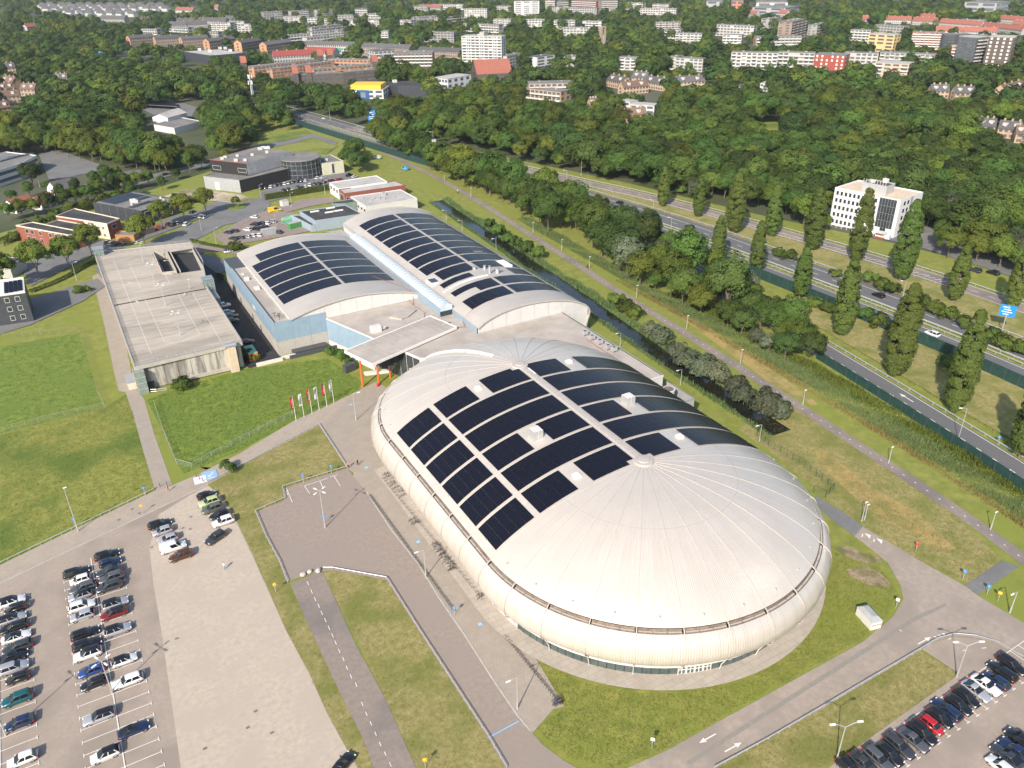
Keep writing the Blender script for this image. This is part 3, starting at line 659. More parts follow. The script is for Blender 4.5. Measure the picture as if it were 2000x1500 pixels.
# ice hall two (right vault)
ih = thing('vaulted_hall', 'long vaulted hall with solar panels beside the canal', 'sports hall', (110,240,0), world=True)
MB().box(92.3,128.0,184.6,296,0,9.0).build('core_wall', 'white_cladding', ih)
vault(ih, I2_P, 184.0, 296.6, 2.2, 14); edge_trim(ih, I2_P, 184.0); edge_trim(ih, I2_P, 296.5)
bounds = [92.3+k*(129.4-92.3)/8 for k in range(9)]
def i2z(x): return interp(I2_P[:15], x)
for k in range(8):
    xa, xb = bounds[k]+.02, bounds[k+1]-.02; xs = [xa]+[x for x, z in I2_P[:15] if xa < x < xb]+[xb]
    MB().face([(xa,184.2,.1 if xa > 119 else 8.2),(xb,184.2,.1 if xa > 119 else 8.2)]+[(x,184.2,i2z(x)-.02) for x in xs[::-1]]).build('gable_panel', 'white_cladding', ih)
MB().face([(92.2,296.5,0),(129,296.5,0)]+[(x,296.5,z) for x, z in I2_P[14::-1]]).build('gable', 'white_cladding', ih)
tops = [286.7-7.88*k for k in range(9)]
for k, y1 in enumerate(tops):
    array(ih, I2_P, 97.2 if k == 8 else 95.2, 109.0 if k < 8 else 108.6, y1-6.8, y1, 8 if k < 8 else 7, 6)
    if k < 7: array(ih, I2_P, 110.1, 125.3, y1-6.8, y1, 9, 6, ((4,1),(5,1)) if k == 6 else ())
    elif k == 7: array(ih, I2_P, 110.1, 124.4, y1-6.8, y1, 8, 6)
    else: array(ih, I2_P, 110.4, 119, y1-6.6, y1, 5, 6); array(ih, I2_P, 122.4, 125.3, y1-6.6, y1, 2, 6)
array(ih, I2_P, 95.2, 105.6, 212.1, 215.4, 6, 3)
array(ih, I2_P, 118.6, 125.3, 209.2, 215.4, 4, 6)
array(ih, I2_P, 95.2, 109.0, 201.0, 207.6, 8, 6, ((2,0),(2,1),(2,2),(3,0),(3,1),(3,2),(0,0),(1,0),(0,1),(0,2),(1,1),(1,2))); array(ih, I2_P, 110.1, 125.4, 201.2, 207.8, 9, 6)
array(ih, I2_P, 95.2, 109.0, 193.0, 199.7, 8, 6); array(ih, I2_P, 110.1, 125.6, 193.3, 199.9, 9, 6)
b = MB()
for i in range(15):
    x = 94+i*1.03; z = interp(I2_P, x+.5); b.box(x, x+1.0, 209.9, 210.7, z, z+.14)
b.build('roof_walkway', 'roof_paint_white', ih)
o = MB().box(93.2,96.8,217.2,221.6,10.6,11.9).build('light_well', 'white_trim', ih); MB().sheet([(93.7,217.7),(96.3,217.7),(96.3,221.1),(93.7,221.1)], 11.91).build('light_well_glass', 'window_glass', o)
b = MB().box(119.4,121.9,216.6,222.8,12.1,12.7); b.build('white_skylight', 'roof_paint_white', ih)
for x, y, r, h in ((108.2,216.9,.55,.9),(111.2,215.6,.4,1.2),(110.8,211.4,.35,2.4),(113.1,210.6,.55,1.7)):
    z = interp(I2_P, x); o = MB().tube((x,y,z-.3),(x,y,z+h),r,r,10).build('roof_flue', 'plant_grey', ih); MB().tube((x,y,z+h),(x,y,z+h+.12),r*1.25,r*1.25,10).build('flue_cap', 'steel', o)
panels_wall(ih, (92.0,200), (92.0,184.2), 8.3, 9.75, 7, 'blue_cladding')
MB().box(92.05,92.9,184.3,200,9.7,9.95).build('eaves_gutter', 'plant_grey', ih)
b = MB().box(92.25,92.6,200,296,9.9,10.25); b.build('long_gutter', 'plant_grey', ih)
b = MB().path([(103.5,193,13.7),(95.4,193.0,11.8),(92.5,192.6,10.1),(91.8,192.6,8.6),(91.0,189.5,8.55),(86.5,191.5,8.55),(86.0,193.5,8.55)], .055); b.build('red_cable_tray', 'red_pipe', ih)
# glazed barrel between the two vaults
gb = thing('barrel_skylight', 'long glazed barrel vault between the two vaulted halls', 'skylight', (90,240,0), world=True)
for k in range(38):
    ya, yb = 200+k*2.02, 200+(k+1)*2.02-.06; b = MB()
    for i in range(6):
        a0, a1 = math.pi*i/6, math.pi*(i+1)/6
        b.face([(90.15+1.95*math.cos(a),y,11.0+1.0*math.sin(a)) for a, y in ((a0,ya),(a1,ya),(a1,yb),(a0,yb))])
    b.build('glazing_bay', 'barrel_glass', gb, smooth=True) if 'barrel_glass' in MAT else (mat('barrel_glass', (.42,.50,.56), (.50,.58,.63), .6, .18, spec=.6), b.build('glazing_bay', 'barrel_glass', gb, smooth=True))
b = MB()
for k in range(39):
    y = 200+k*2.02-.03
    for i in range(6):
        a0, a1 = math.pi*i/6, math.pi*(i+1)/6; b.tube((90.15+2.0*math.cos(a0),y,11+1.05*math.sin(a0)),(90.15+2.0*math.cos(a1),y,11+1.05*math.sin(a1)),.06,n=4)
b.build('glazing_bars', 'white_trim', gb)
for x in (88.15, 92.0): panels_wall(gb, (x,277) if x < 90 else (x,200), (x,200) if x < 90 else (x,277), 8.4, 11.0, 10, 'blue_cladding')
MB().face([(88.15,199.96,9.9),(92.1,199.96,9.9),(92.1,199.96,11.0)]+[(90.15+1.95*math.cos(math.pi*i/8),199.96,11+1.0*math.sin(math.pi*i/8)) for i in range(9)]).build('end_panel', 'barrel_glass', gb)
for k in range(6): MB().box(88.3+k*.62,88.3+k*.62+.56,199.9,199.98,8.5,9.85).build('window_pane', 'window_glass', gb)
# link building: flat roof between the halls and the oval
lb = thing('link_building', 'flat roofed link building between the vaulted halls and the oval hall', 'building', (95,190,0), world=True)
lp = [(59,216.3),(66,195.6),(72,178),(84,172),(111,150),(111,137.6),(120.3,137.6),(120.3,184),(92.1,184),(92.1,216.3)]
MB().prism(lp, 0, 8.05).build('wall', 'white_cladding', lb)
MB().sheet([(p[0]+(.05 if p[0] < 80 else -.05), p[1]) for p in lp], 8.3).build('roof', 'flat_roof', lb)
b = MB()
for a, c in zip(lp, lp[1:]+lp[:1]):
    if a == lp[7] or a == lp[8] or a == lp[9]: continue
    m_ = ((a[0]+c[0])/2, (a[1]+c[1])/2); b.obox(m_, math.atan2(c[1]-a[1], c[0]-a[0]), math.hypot(c[0]-a[0], c[1]-a[1])/2, .12, 8.0, 8.5)
b.build('parapet', 'white_trim', lb)
panels_wall(lb, (58.9,216.2), (65.9,195.6), 1.6, 8.2, 4, 'blue_cladding', off=.12)
panels_wall(lb, (58.9,216.2), (65.9,195.6), 0, 1.55, 4, 'white_trim', 'plinth_panel', off=.10)
for k in range(7):
    t0, t1 = k/7, (k+1)/7; a, c = (65.9,195.6), (71.9,178); p, q = (LN(a[0],c[0],t0)-.15, LN(a[1],c[1],t0)-.05), (LN(a[0],c[0],t1-.02)-.15, LN(a[1],c[1],t1-.02)-.05)
    MB().face([(p[0],p[1],.1),(q[0],q[1],.1),(q[0],q[1],7.9),(p[0],p[1],7.9)]).build('entrance_glazing', 'window_glass', lb)
b = MB()
for k in range(40): b.box(112.5-.06, 112.62, 141+k*.5, 141.3+k*.5, 8.3, 8.5) if k > 20 else None
b.box(120.18,120.42,137.5,184,8.0,8.52); b.build('roof_edge', 'plant_grey', lb)
for k, (x, y) in enumerate(((117.0,167.5),(117.0,164.1),(117.2,160.7),(117.2,156.9),(117.8,155.0))):
    o = MB().box(x-.75,x+.75,y-.55,y+.55,8.75,9.75).build('cooling_unit', 'plant_grey', lb)
    MB().box(x-.65,x-.5,y-.5,y+.5,8.3,8.75).box(x+.5,x+.65,y-.5,y+.5,8.3,8.75).build('stand', 'steel', o); MB().tube((x,y,9.75),(x,y,9.8),.4,.4,10).build('fan_grille', 'frame_dark', o)
MB().box(115.75,115.95,139,165,8.31,8.36).build('red_roof_stripe', 'red_pipe', lb)
b = MB().path([(85.2,217,8.5),(84.7,212,8.5),(85.4,205,8.5),(82.5,199.5,8.5)], .055).path([(78.8,230,13.2),(84.6,221.5,11.6),(86.6,216.8,10.8),(86.6,216.2,8.5),(84.7,212,8.5)], .055); b.build('red_cable_tray', 'red_pipe', lb)
o = MB().box(66.8,69.6,199.3,201.2,8.3,10.0).build('air_handler', 'white_trim', lb); MB().tube((69.6,200.2,9.0),(71,200.2,9.0),.6,.6,10).build('duct', 'plant_grey', o)
b = MB().prism([(75,207),(81,211),(83.5,210),(83.8,207.6),(80,204.5),(77.5,203.6)], 8.3, 8.75); b.build('round_skylight_kerb', 'flat_roof', lb)
for x, y in ((86.5,195.3),(87.4,194.2),(86.0,193.0)): MB().box(x-.5,x+.5,y-.35,y+.35,8.4,9.3).build('condenser', 'plant_grey', lb)
# plant yard with the white cooling tower at the east side
py_ = thing('plant_yard', 'grey screened plant yard at the east edge of the link building', 'plant yard', (118.5,131,0), world=True)
for a, c in (((113.5,137.5),(113.5,127)),((113.5,127),(121.5,127)),((121.5,127),(121.5,137.5))):
    n = 4
    for k in range(n):
        p, q = (LN(a[0],c[0],k/n), LN(a[1],c[1],k/n)), (LN(a[0],c[0],(k+1)/n-.01), LN(a[1],c[1],(k+1)/n-.01)); m_ = ((p[0]+q[0])/2, (p[1]+q[1])/2)
        MB().obox(m_, math.atan2(q[1]-p[1], q[0]-p[0]), math.hypot(q[0]-p[0], q[1]-p[1])/2, .06, 0, 6.4).build('screen_panel', 'plant_grey', py_)
MB().path([(113.5,137.5,6.5),(113.5,127,6.5),(121.5,127,6.5),(121.5,137.5,6.5)], .12, 4).path([(117.5,127,6.5),(117.5,137.5,6.5)], .1, 4).build('top_rail', 'steel', py_)
ct = thing('cooling_tower', 'white round cooling tower with a rust brown top inside the plant yard', 'cooling tower', (117.2,131.6,0))
MB().tube((0,0,0),(0,0,8.2),1.55,1.45,20).build('shell', 'white_trim', ct, smooth=False); MB().tube((0,0,8.15),(0,0,8.3),1.6,1.6,20).build('rim', 'white_trim', ct); MB().tube((0,0,8.3),(0,0,8.33),1.3,1.3,20).build('fan_opening', 'gutter_brown', ct)
# entrance canopy
cn = thing('entrance_canopy', 'wide flat entrance canopy on orange columns beside the oval hall', 'canopy', (72,190,0), world=True)
cp = [(55.8,191.0),(59.3,179.8),(88.2,189.3),(85.1,200.3)]
MB().prism(cp, 8.75, 9.15, bottom=True).build('slab', 'white_trim', cn)
ins = [(LN(p[0],72.1,.012), LN(p[1],190.1,.012)) for p in cp]; MB().sheet(ins, 9.16).build('roof_felt', 'flat_roof', cn)
b = MB()
for a, c in zip(cp, cp[1:]+cp[:1]): b.obox(((a[0]+c[0])/2,(a[1]+c[1])/2), math.atan2(c[1]-a[1],c[0]-a[0]), math.hypot(c[0]-a[0],c[1]-a[1])/2, .10, 8.6, 9.32)
b.build('edge_beam', 'roof_paint_white', cn)
b = MB()
for k in range(1, 15):
    a = (LN(cp[1][0],cp[2][0],k/15), LN(cp[1][1],cp[2][1],k/15)); c = (LN(cp[0][0],cp[3][0],k/15), LN(cp[0][1],cp[3][1],k/15)); b.obox(((a[0]+c[0])/2,(a[1]+c[1])/2), math.atan2(c[1]-a[1],c[0]-a[0]), 5.4, .04, 9.16, 9.19)
b.build('felt_joints', 'plant_grey', cn)
for x, y in ((58.1,185.9),(62.4,185.2),(66.5,187.2)): MB().tube((x,y,0),(x,y,8.75),.26,.26,12).build('column', 'orange_paint', cn, smooth=False)
MB().prism([(63,183.4),(67,190),(86,197.6),(87.0,191.5)], 5.2, 8.74).build('clerestory', 'window_glass', cn)
# dark loading dock and low walls south of the swimming hall
dk = thing('loading_ramp', 'dark low loading ramp with pale walls below the swimming hall', 'ramp', (52,213.5,0), world=True)
MB().box(47.5,57.5,213.6,216.0,.0,1.3).build('dark_cover', 'frame_dark', dk); MB().box(44,48,213.4,214.0,0,.9).box(36.5,44,212.6,213.1,0,1.0).build('low_wall', 'white_trim', dk); MB().box(46,60,212.4,212.9,0,1.0).build('front_wall', 'frame_dark', dk)
dk2 = thing('terrace', 'pale terrace walls with a dark planter beside the entrance canopy', 'terrace', (60,196,0), world=True)
MB().prism([(59.6,208),(61.2,208.4),(66,194),(64.4,193.4)], 0, .9).build('low_wall', 'white_trim', dk2); MB().prism([(56.4,197),(59.8,198),(60.2,196.4),(56.8,195.4)], 0, 2.2).build('planter', 'frame_dark', dk2); MB().prism([(61,193),(68,191),(68,189.6),(61,191.6)], 0, .7).build('step', 'white_trim', dk2)
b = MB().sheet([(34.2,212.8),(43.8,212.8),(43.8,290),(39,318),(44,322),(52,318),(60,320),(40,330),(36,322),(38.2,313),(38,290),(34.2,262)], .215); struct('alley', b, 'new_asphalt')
# ------------------------------------------------------------------ labels by rank, generic buildings
ORD1 = ['','first','second','third','fourth','fifth','sixth','seventh','eighth','ninth','tenth','eleventh','twelfth','thirteenth','fourteenth','fifteenth','sixteenth','seventeenth','eighteenth','nineteenth','twentieth']
TENS = ['','','twenty','thirty','forty','fifty','sixty','seventy','eighty','ninety']; TENO = ['','','twentieth','thirtieth','fortieth','fiftieth','sixtieth','seventieth','eightieth','ninetieth']
def ordw(n):
    if n <= 20: return ORD1[n]
    return TENO[n//10] if n % 10 == 0 else TENS[n//10]+'-'+ORD1[n % 10]
def proj(p):
    d = Vector((p[0], p[1], (p[2] if len(p) > 2 else 0)-HT)); z = d.dot(FW); return (1000+F_PX*d.dot(CR)/z, 750-F_PX*d.dot(CU)/z)
def HGT(base, top):
    """height of an upright thing from its foot and tip pixels"""
    b = G(*base); best = (1e9, 0)
    for i in range(20, 1200):
        h = i*.05; q = proj((b[0], b[1], h)); e = abs(q[1]-top[1])
        if e < best[0]: best = (e, h)
    return best[1]
def rank_label(objs, fmt, key=None, group=None):
    objs = sorted(objs, key=key or (lambda o: proj(o.location)[0]))
    for i, o in enumerate(objs):
        w_ = 'leftmost' if i == 0 else ('rightmost' if i == len(objs)-1 and len(objs) > 2 else ordw(i+1)+' from left')
        o['label'] = fmt.format(w_)
        if group: o['group'] = group
def ccw(poly):
    a = sum(poly[i][0]*poly[(i+1)%len(poly)][1]-poly[(i+1)%len(poly)][0]*poly[i][1] for i in range(len(poly))); return poly if a > 0 else poly[::-1]
def block(root, poly, h, wall, roof, par=.35, z0=0, wall_name='wall', parapet=None):
    poly = ccw(poly); MB().prism(poly, z0, h-par, cap=False).build(wall_name, wall, root); MB().sheet(poly, h-par).build('roof', roof, root)
    b = MB()
    for a, c in zip(poly, poly[1:]+poly[:1]):
        L = math.hypot(c[0]-a[0], c[1]-a[1]); h_ = math.atan2(c[1]-a[1], c[0]-a[0]); n = (-(c[1]-a[1])/L*.11, (c[0]-a[0])/L*.11)
        b.obox(((a[0]+c[0])/2+n[0], (a[1]+c[1])/2+n[1]), h_, L/2-.0, .125, h-par-.12, h+.02*random.random())
    b.build('parapet', parapet or wall, root)
def on_wall(a, c, t, z, off): 
    dx, dy = c[0]-a[0], c[1]-a[1]; L = math.hypot(dx, dy); return (a[0]+dx*t+dy/L*off, a[1]+dy*t-dx/L*off, z)
def windows(root, a, c, z0, z1, spans, glass='window_glass', frame='white_trim', joined=False, name='window'):
    """windows on the wall a->c (outside on the right hand); each its own part with a frame, or joined when tiny"""
    L = math.hypot(c[0]-a[0], c[1]-a[1]); J, JF = MB(), MB()
    for t0, t1 in spans:
        q = [on_wall(a,c,t0,z0,.05), on_wall(a,c,t1,z0,.05), on_wall(a,c,t1,z1,.05), on_wall(a,c,t0,z1,.05)]
        fr = MB() if not joined else JF
        if frame:
            for p, r in zip(q, q[1:]+q[:1]): fr.tube(p, r, .07, n=4, cap=False)
        if joined: J.face(q)
        else:
            o = MB().face(q).build(name, glass, root)
            if frame: fr.build('frame', frame, o)
    if joined:
        o = J.build('windows', glass, root, kind='stuff')
        if frame: JF.build('frames', frame, o, kind='stuff')
def even(n, w=.6, a=0.02, b=.98): return [(a+(b-a)*(i+.5-w/2)/n, a+(b-a)*(i+.5+w/2)/n) for i in range(n)]
def gable(root, poly, h, hr, wall, roof, long_first=True, over=.4, zb=0):
    """pitched roof; ridge runs along poly[0]->poly[1]"""
    p = poly if sum(poly[i][0]*poly[(i+1)%4][1]-poly[(i+1)%4][0]*poly[i][1] for i in range(4)) > 0 else [poly[1],poly[0],poly[3],poly[2]]
    MB().prism(p, zb, h, cap=False).build('wall', wall, root)
    m0 = ((p[0][0]+p[3][0])/2, (p[0][1]+p[3][1])/2); m1 = ((p[1][0]+p[2][0])/2, (p[1][1]+p[2][1])/2)
    MB().face([(p[3][0],p[3][1],h),(p[0][0],p[0][1],h),(m0[0],m0[1],hr)]).build('gable_wall', wall, root); MB().face([(p[1][0],p[1][1],h),(p[2][0],p[2][1],h),(m1[0],m1[1],hr)]).build('gable_wall', wall, root)
    e = lambda u, v, s: (u[0]+(u[0]-v[0])*s, u[1]+(u[1]-v[1])*s)
    L = math.hypot(p[1][0]-p[0][0], p[1][1]-p[0][1]); D = math.hypot(p[3][0]-p[0][0], p[3][1]-p[0][1]); s, t = over/L, over/D*2; dz = (hr-h)/(D/2)*over
    b = MB()
    for (A, B, sg) in ((p[0], p[1], 1), (p[2], p[3], 1)):
        m_a, m_b = (m0, m1) if A is p[0] else (m1, m0)
        A2, B2 = e(A, m_a, over/(D/2)), e(B, m_b, over/(D/2)); 
        A3, B3 = e(A2, B2, s), e(B2, A2, s); Ma, Mb = e(m_a, m_b, s), e(m_b, m_a, s)
        b.face([(A3[0],A3[1],h-dz+.08),(B3[0],B3[1],h-dz+.08),(Mb[0],Mb[1],hr+.08),(Ma[0],Ma[1],hr+.08)]); b.face([(A3[0],A3[1],h-dz-.08),(A3[0],A3[1],h-dz+.08),(B3[0],B3[1],h-dz+.08),(B3[0],B3[1],h-dz-.08)][::-1])
    return b.build('roof', roof, root)
def wbuild(name, label, cat, poly, group=None):
    cx = sum(p[0] for p in poly)/len(poly); cy = sum(p[1] for p in poly)/len(poly); return thing(name, label, cat, (cx, cy, 0), 0, group, True)
mat('stained_concrete', (.46,.43,.38), (.085,.08,.072), .8, .9, stretch=(1,1,.12), detail=12, lo=.44, hi=.70, c3=(.20,.185,.165), scale3=.45, bump=.2)
mat('deck_concrete', (.46,.405,.335), (.36,.315,.26), .5, .9, detail=14, c3=(.30,.262,.215), scale3=.13, stretch=(.35,1,1), bump=.2, bscale=14, lo=.32, hi=.72)
mat('pale_concrete', (.43,.40,.35), (.36,.335,.295), .6, .9, detail=8)
mat('faded_paint', (.62,.60,.56), (.42,.39,.345), 2.5, .8, detail=8, lo=.45, hi=.75)
mat('stair_glass', (.16,.21,.19), (.24,.29,.27), 1.0, .15, spec=.6)
mat('red_brick', (.20,.062,.042), (.27,.092,.06), 2.5, .85, bump=.1)
mat('cream_render', (.58,.50,.40), (.64,.56,.46), .8, .85)
mat('black_felt', (.022,.022,.024), (.042,.041,.042), .5, .85, c3=(.06,.058,.055), scale3=.15)
mat('charcoal_cladding', (.038,.042,.052), (.055,.060,.072), .8, .55)
mat('black_cladding', (.016,.015,.016), (.028,.026,.026), 1.2, .6)
mat('grey_cladding', (.34,.35,.36), (.40,.41,.42), .8, .5, .2)
mat('grey_felt', (.135,.13,.125), (.185,.18,.17), .5, .9, c3=(.21,.20,.185), scale3=.12)
mat('pale_felt', (.38,.365,.345), (.45,.43,.405), .5, .85, c3=(.34,.325,.30), scale3=.15)
mat('pale_green_render', (.47,.47,.35), (.53,.52,.40), .7, .85)
mat('white_render', (.58,.58,.585), (.64,.64,.645), .7, .7)
mat('sand_roof', (.52,.41,.30), (.60,.49,.37), .5, .9)
mat('blue_grey_cladding', (.27,.33,.39), (.31,.37,.43), .7, .55)
mat('brown_brick', (.085,.068,.058), (.12,.095,.08), 2, .85)
mat('wood', (.36,.17,.06), (.44,.23,.09), 2, .7)
mat('green_steel', (.05,.20,.05), (.08,.27,.08), 1, .5)
mat('mint_steel', (.16,.40,.25), (.20,.46,.30), 1, .5)
# ------------------------------------------------------------------ parking deck
pd = thing('parking_deck', 'stained concrete parking deck with bay lines and an open ramp', 'parking deck', (20,265,0), world=True)
dpoly = [(6.05,213.4),(34.0,214.2),(34.0,261.8),(38.0,290),(38.1,313.2),(5.8,320.2)]
DZ = 7.55
MB().prism([(6.4,214.2),(33.6,215.0),(33.6,262),(37.6,290),(37.7,312.6),(6.2,319.6)], 0, DZ-.6, cap=False).build('wall', 'stained_concrete', pd)
ramp = [(23.6,282.5),(28.0,281.6),(28.6,306.0),(24.2,307.0)]; rmp2 = [(29.2,281.4),(36.6,280.4),(37.2,303.6),(29.6,305.6)]
MB().sheet([(6.05,213.4),(34.0,214.2),(34.0,261.2),(6.05,261.75)], DZ).build('deck_slab', 'deck_concrete', pd)
MB().sheet([(6.05,262.6),(34.0,262.0),(36.7,280.2),(29.2,281.2),(28.1,281.4),(23.5,282.3),(23.9,307.2),(29.6,305.8),(37.3,303.8),(38.1,313.2),(5.8,320.2)], DZ).build('deck_slab', 'deck_concrete', pd)
MB().sheet([(6.05,261.75),(34,261.2),(34,262.0),(6.05,262.6)], DZ-.15).build('expansion_joint', 'dark_gap', pd)
for q, za, zb in ((ramp, DZ-1.6, DZ-2.4), (rmp2, DZ-3.0, DZ-.6)):
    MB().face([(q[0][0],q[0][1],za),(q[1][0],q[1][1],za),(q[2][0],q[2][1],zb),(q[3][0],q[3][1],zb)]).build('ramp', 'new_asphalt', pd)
    b = MB()
    for a, c in zip(q, q[1:]+q[:1]):
        if q is rmp2 and a == q[0]: continue
        b.obox(((a[0]+c[0])/2,(a[1]+c[1])/2), math.atan2(c[1]-a[1],c[0]-a[0]), math.hypot(c[0]-a[0],c[1]-a[1])/2+.1, .14, DZ-3.2, DZ+.95)
    b.build('ramp_wall', 'pale_concrete', pd)
b = MB(); MB().box(29.4,37.4,302.5,305.6,DZ+1.0,DZ+1.25).build('ramp_lintel', 'pale_concrete', pd)
for a, c in zip(dpoly, dpoly[1:]+dpoly[:1]):
    b.obox(((a[0]+c[0])/2,(a[1]+c[1])/2), math.atan2(c[1]-a[1],c[0]-a[0]), math.hypot(c[0]-a[0],c[1]-a[1])/2, .2, DZ-.75, DZ+.18)
b.build('edge_beam', 'pale_concrete', pd)
b = MB()
for a, c in zip(dpoly, dpoly[1:]+dpoly[:1]):
    for z in (.55, .85, 1.1): b.tube((a[0],a[1],DZ+z),(c[0],c[1],DZ+z),.04,n=4)
    L = math.hypot(c[0]-a[0],c[1]-a[1])
    for k in range(int(L/2.5)): t = k*2.5/L; b.tube((LN(a[0],c[0],t),LN(a[1],c[1],t),DZ+.1),(LN(a[0],c[0],t),LN(a[1],c[1],t),DZ+1.12),.045,n=4)
b.build('railing', 'steel', pd)
b = MB()
for k in range(8): b.box(6.2+k*3.4+.05, 6.2+(k+1)*3.4-.05, 214.05, 214.12, .4, DZ-.9)
b.build('wall_relief', 'stained_concrete', pd)
MB().box(15.5,30.5,213.7,214.15,.3,1.3).build('low_plinth', 'pale_concrete', pd)
b = MB()                                                     # painted bays
zq = DZ+.006
def dl(x0, y0, x1, y1, w=.045): b.obox(((x0+x1)/2,(y0+y1)/2), math.atan2(y1-y0,x1-x0), math.hypot(x1-x0,y1-y0)/2, w, zq, zq+.003)
def dpx(p, q, w=.06): a, c = G(180+p[0]*.22, 450+p[1]*.22, DZ), G(180+q[0]*.22, 450+q[1]*.22, DZ); dl(a[0],a[1],c[0],c[1],w)
dpx((190,265),(525,1095)); dpx((470,610),(640,985)); dpx((640,985),(720,1000)); dpx((720,1000),(800,985)); dpx((800,985),(955,920)); dpx((955,920),(765,570)); dpx((885,545),(1145,985))
dpx((330,290),(430,515)); dpx((430,515),(560,520)); dpx((560,520),(690,470)); dpx((690,470),(580,255)); dpx((580,255),(450,240)); dpx((450,240),(330,290))
for k in range(17): dl(6.6, 217+k*2.62, 11.4, 216.6+k*2.62); dl(29.6, 217+k*2.62, 33.6, 216.8+k*2.62)
for k in range(17): dl(6.6, 264+k*2.62, 11.2, 263.6+k*2.62)
for k in range(13): dl(15.2, 224+k*2.62, 20.0, 223.7+k*2.62); dl(20.6, 225+k*2.62, 25.4, 224.6+k*2.62); dl(20.0, 223.7+k*2.62, 20.6, 225+k*2.62)
for k in range(13): dl(12.6, 271+k*2.62, 16.8, 270.8+k*2.62); dl(16.8, 270.8+k*2.62, 21.2, 270.5+k*2.62)
for k in range(9): dl(12+k*2.4, 214.4, 12+k*2.4, 216.6)
for k in range(12): dl(9+k*2.4, 319-.21*(3+k*2.4), 9.3+k*2.4, 316-.21*(3+k*2.4))
b.build('bay_lines', 'faded_paint', pd)
b = MB()
for px, py, h in ((340,465,2.6),(400,635,1.7),(820,565,1.2),(660,268,2.8)):
    x, y = G(180+px*.22, 450+py*.22, DZ); c, s = math.cos(h), math.sin(h); P = lambda a, q: (x+a*c-q*s, y+a*s+q*c, zq+.004)
    b.face([P(-1.2,-.15),P(.3,-.15),P(.3,.15),P(-1.2,.15)]); b.face([P(.3,-.5),P(1.3,0),P(.3,.5)])
b.build('lane_arrows', 'faded_paint', pd)
o = MB().box(33.3,36.6,262.6,266.4,0,DZ+2.6).build('stair_tower', 'stair_glass', pd)
b = MB()
for z in (2.5, 5, 7.5, 10.1):
    b.path([(33.25,262.55,z),(36.65,262.55,z),(36.65,266.45,z),(33.25,266.45,z),(33.25,262.55,z)], .08, 4)
for x, y in ((33.25,262.55),(34.4,262.55),(35.5,262.55),(36.65,262.55),(36.65,264.5),(36.65,266.45)): b.tube((x,y,0),(x,y,DZ+2.6),.07,n=4)
b.build('frame', 'steel', o)
o = MB().box(33.4,36.3,255,262.4,0,6.2).build('stair_flight', 'stair_glass', pd); b = MB()
for k in range(5): b.tube((36.35,255+k*1.8,0),(36.35,255+k*1.8,6.2),.07,n=4).tube((33.4,255+k*1.8,6.2),(36.35,255+k*1.8,6.2),.07,n=4)
b.tube((36.35,255,3.1),(36.35,262.4,3.1),.07,n=4).tube((36.35,255,6.2),(36.35,262.4,6.2),.07,n=4); b.build('frame', 'steel', o)
o = MB().box(5.6,8.8,314.8,318.2,DZ-2,DZ+2.5).build('stair_kiosk', 'stair_glass', pd); MB().box(5.4,9.0,314.6,318.4,DZ+2.5,DZ+2.7).tube((7.2,314.5,DZ),(7.2,314.5,DZ+2.5),.06).build('frame', 'steel', o)
o = MB().box(5.4,7.9,212.0,214.6,0,6.8).build('stair_kiosk', 'stair_glass', pd); b = MB()
for z in (1.6, 3.3, 5, 6.7): b.path([(5.35,214.6,z),(5.35,211.95,z),(7.95,211.95,z)], .08, 4)
b.build('frame', 'pale_concrete', o)
MB().box(29.6,31.8,212.4,214.6,0,DZ-.2).build('vent_shaft', 'sand_roof', pd); MB().tube((29.2,213.4,DZ+.35),(32.2,213.4,DZ+.35),.75,.75,12).build('vent_cowl', 'steel', pd)
MB().path([(8.3,211.8,1.1),(9.6,211.2,1.1),(12.2,210.6,1.0)], .05).path([(8.3,211.8,.5),(9.6,211.2,.5),(12.2,210.6,.5)], .05).build('ramp_railing', 'steel', pd)
MB().box(8.0,9.8,213.2,214.1,.1,2.3).build('doorway', 'dark_gap', pd)
kb = thing('utility_hut', 'small pale utility hut with grey roof at the deck corner', 'hut', (4.6,219.5,0), world=True)
MB().box(3.4,5.4,216.5,221.5,0,2.2).build('wall', 'cream_render', kb); MB().box(3.2,5.6,216.3,221.7,2.2,2.4).build('roof', 'grey_cladding', kb)
oc = thing('shipping_container', 'orange container with green roof at the corner of the parking deck', 'container', (36.8,219.5,0))
MB().box(-1.25,1.25,-3.1,3.1,.1,2.5).build('body', 'orange_paint', oc); MB().box(-1.3,1.3,-3.15,3.15,2.5,2.56).build('roof', 'mint_steel', oc)
b = MB()
for k in range(9): b.box(-1.1+k*.27,-1.0+k*.27,-3.16,-3.1,.2,2.4)
b.build('corrugation', 'orange_paint', oc)
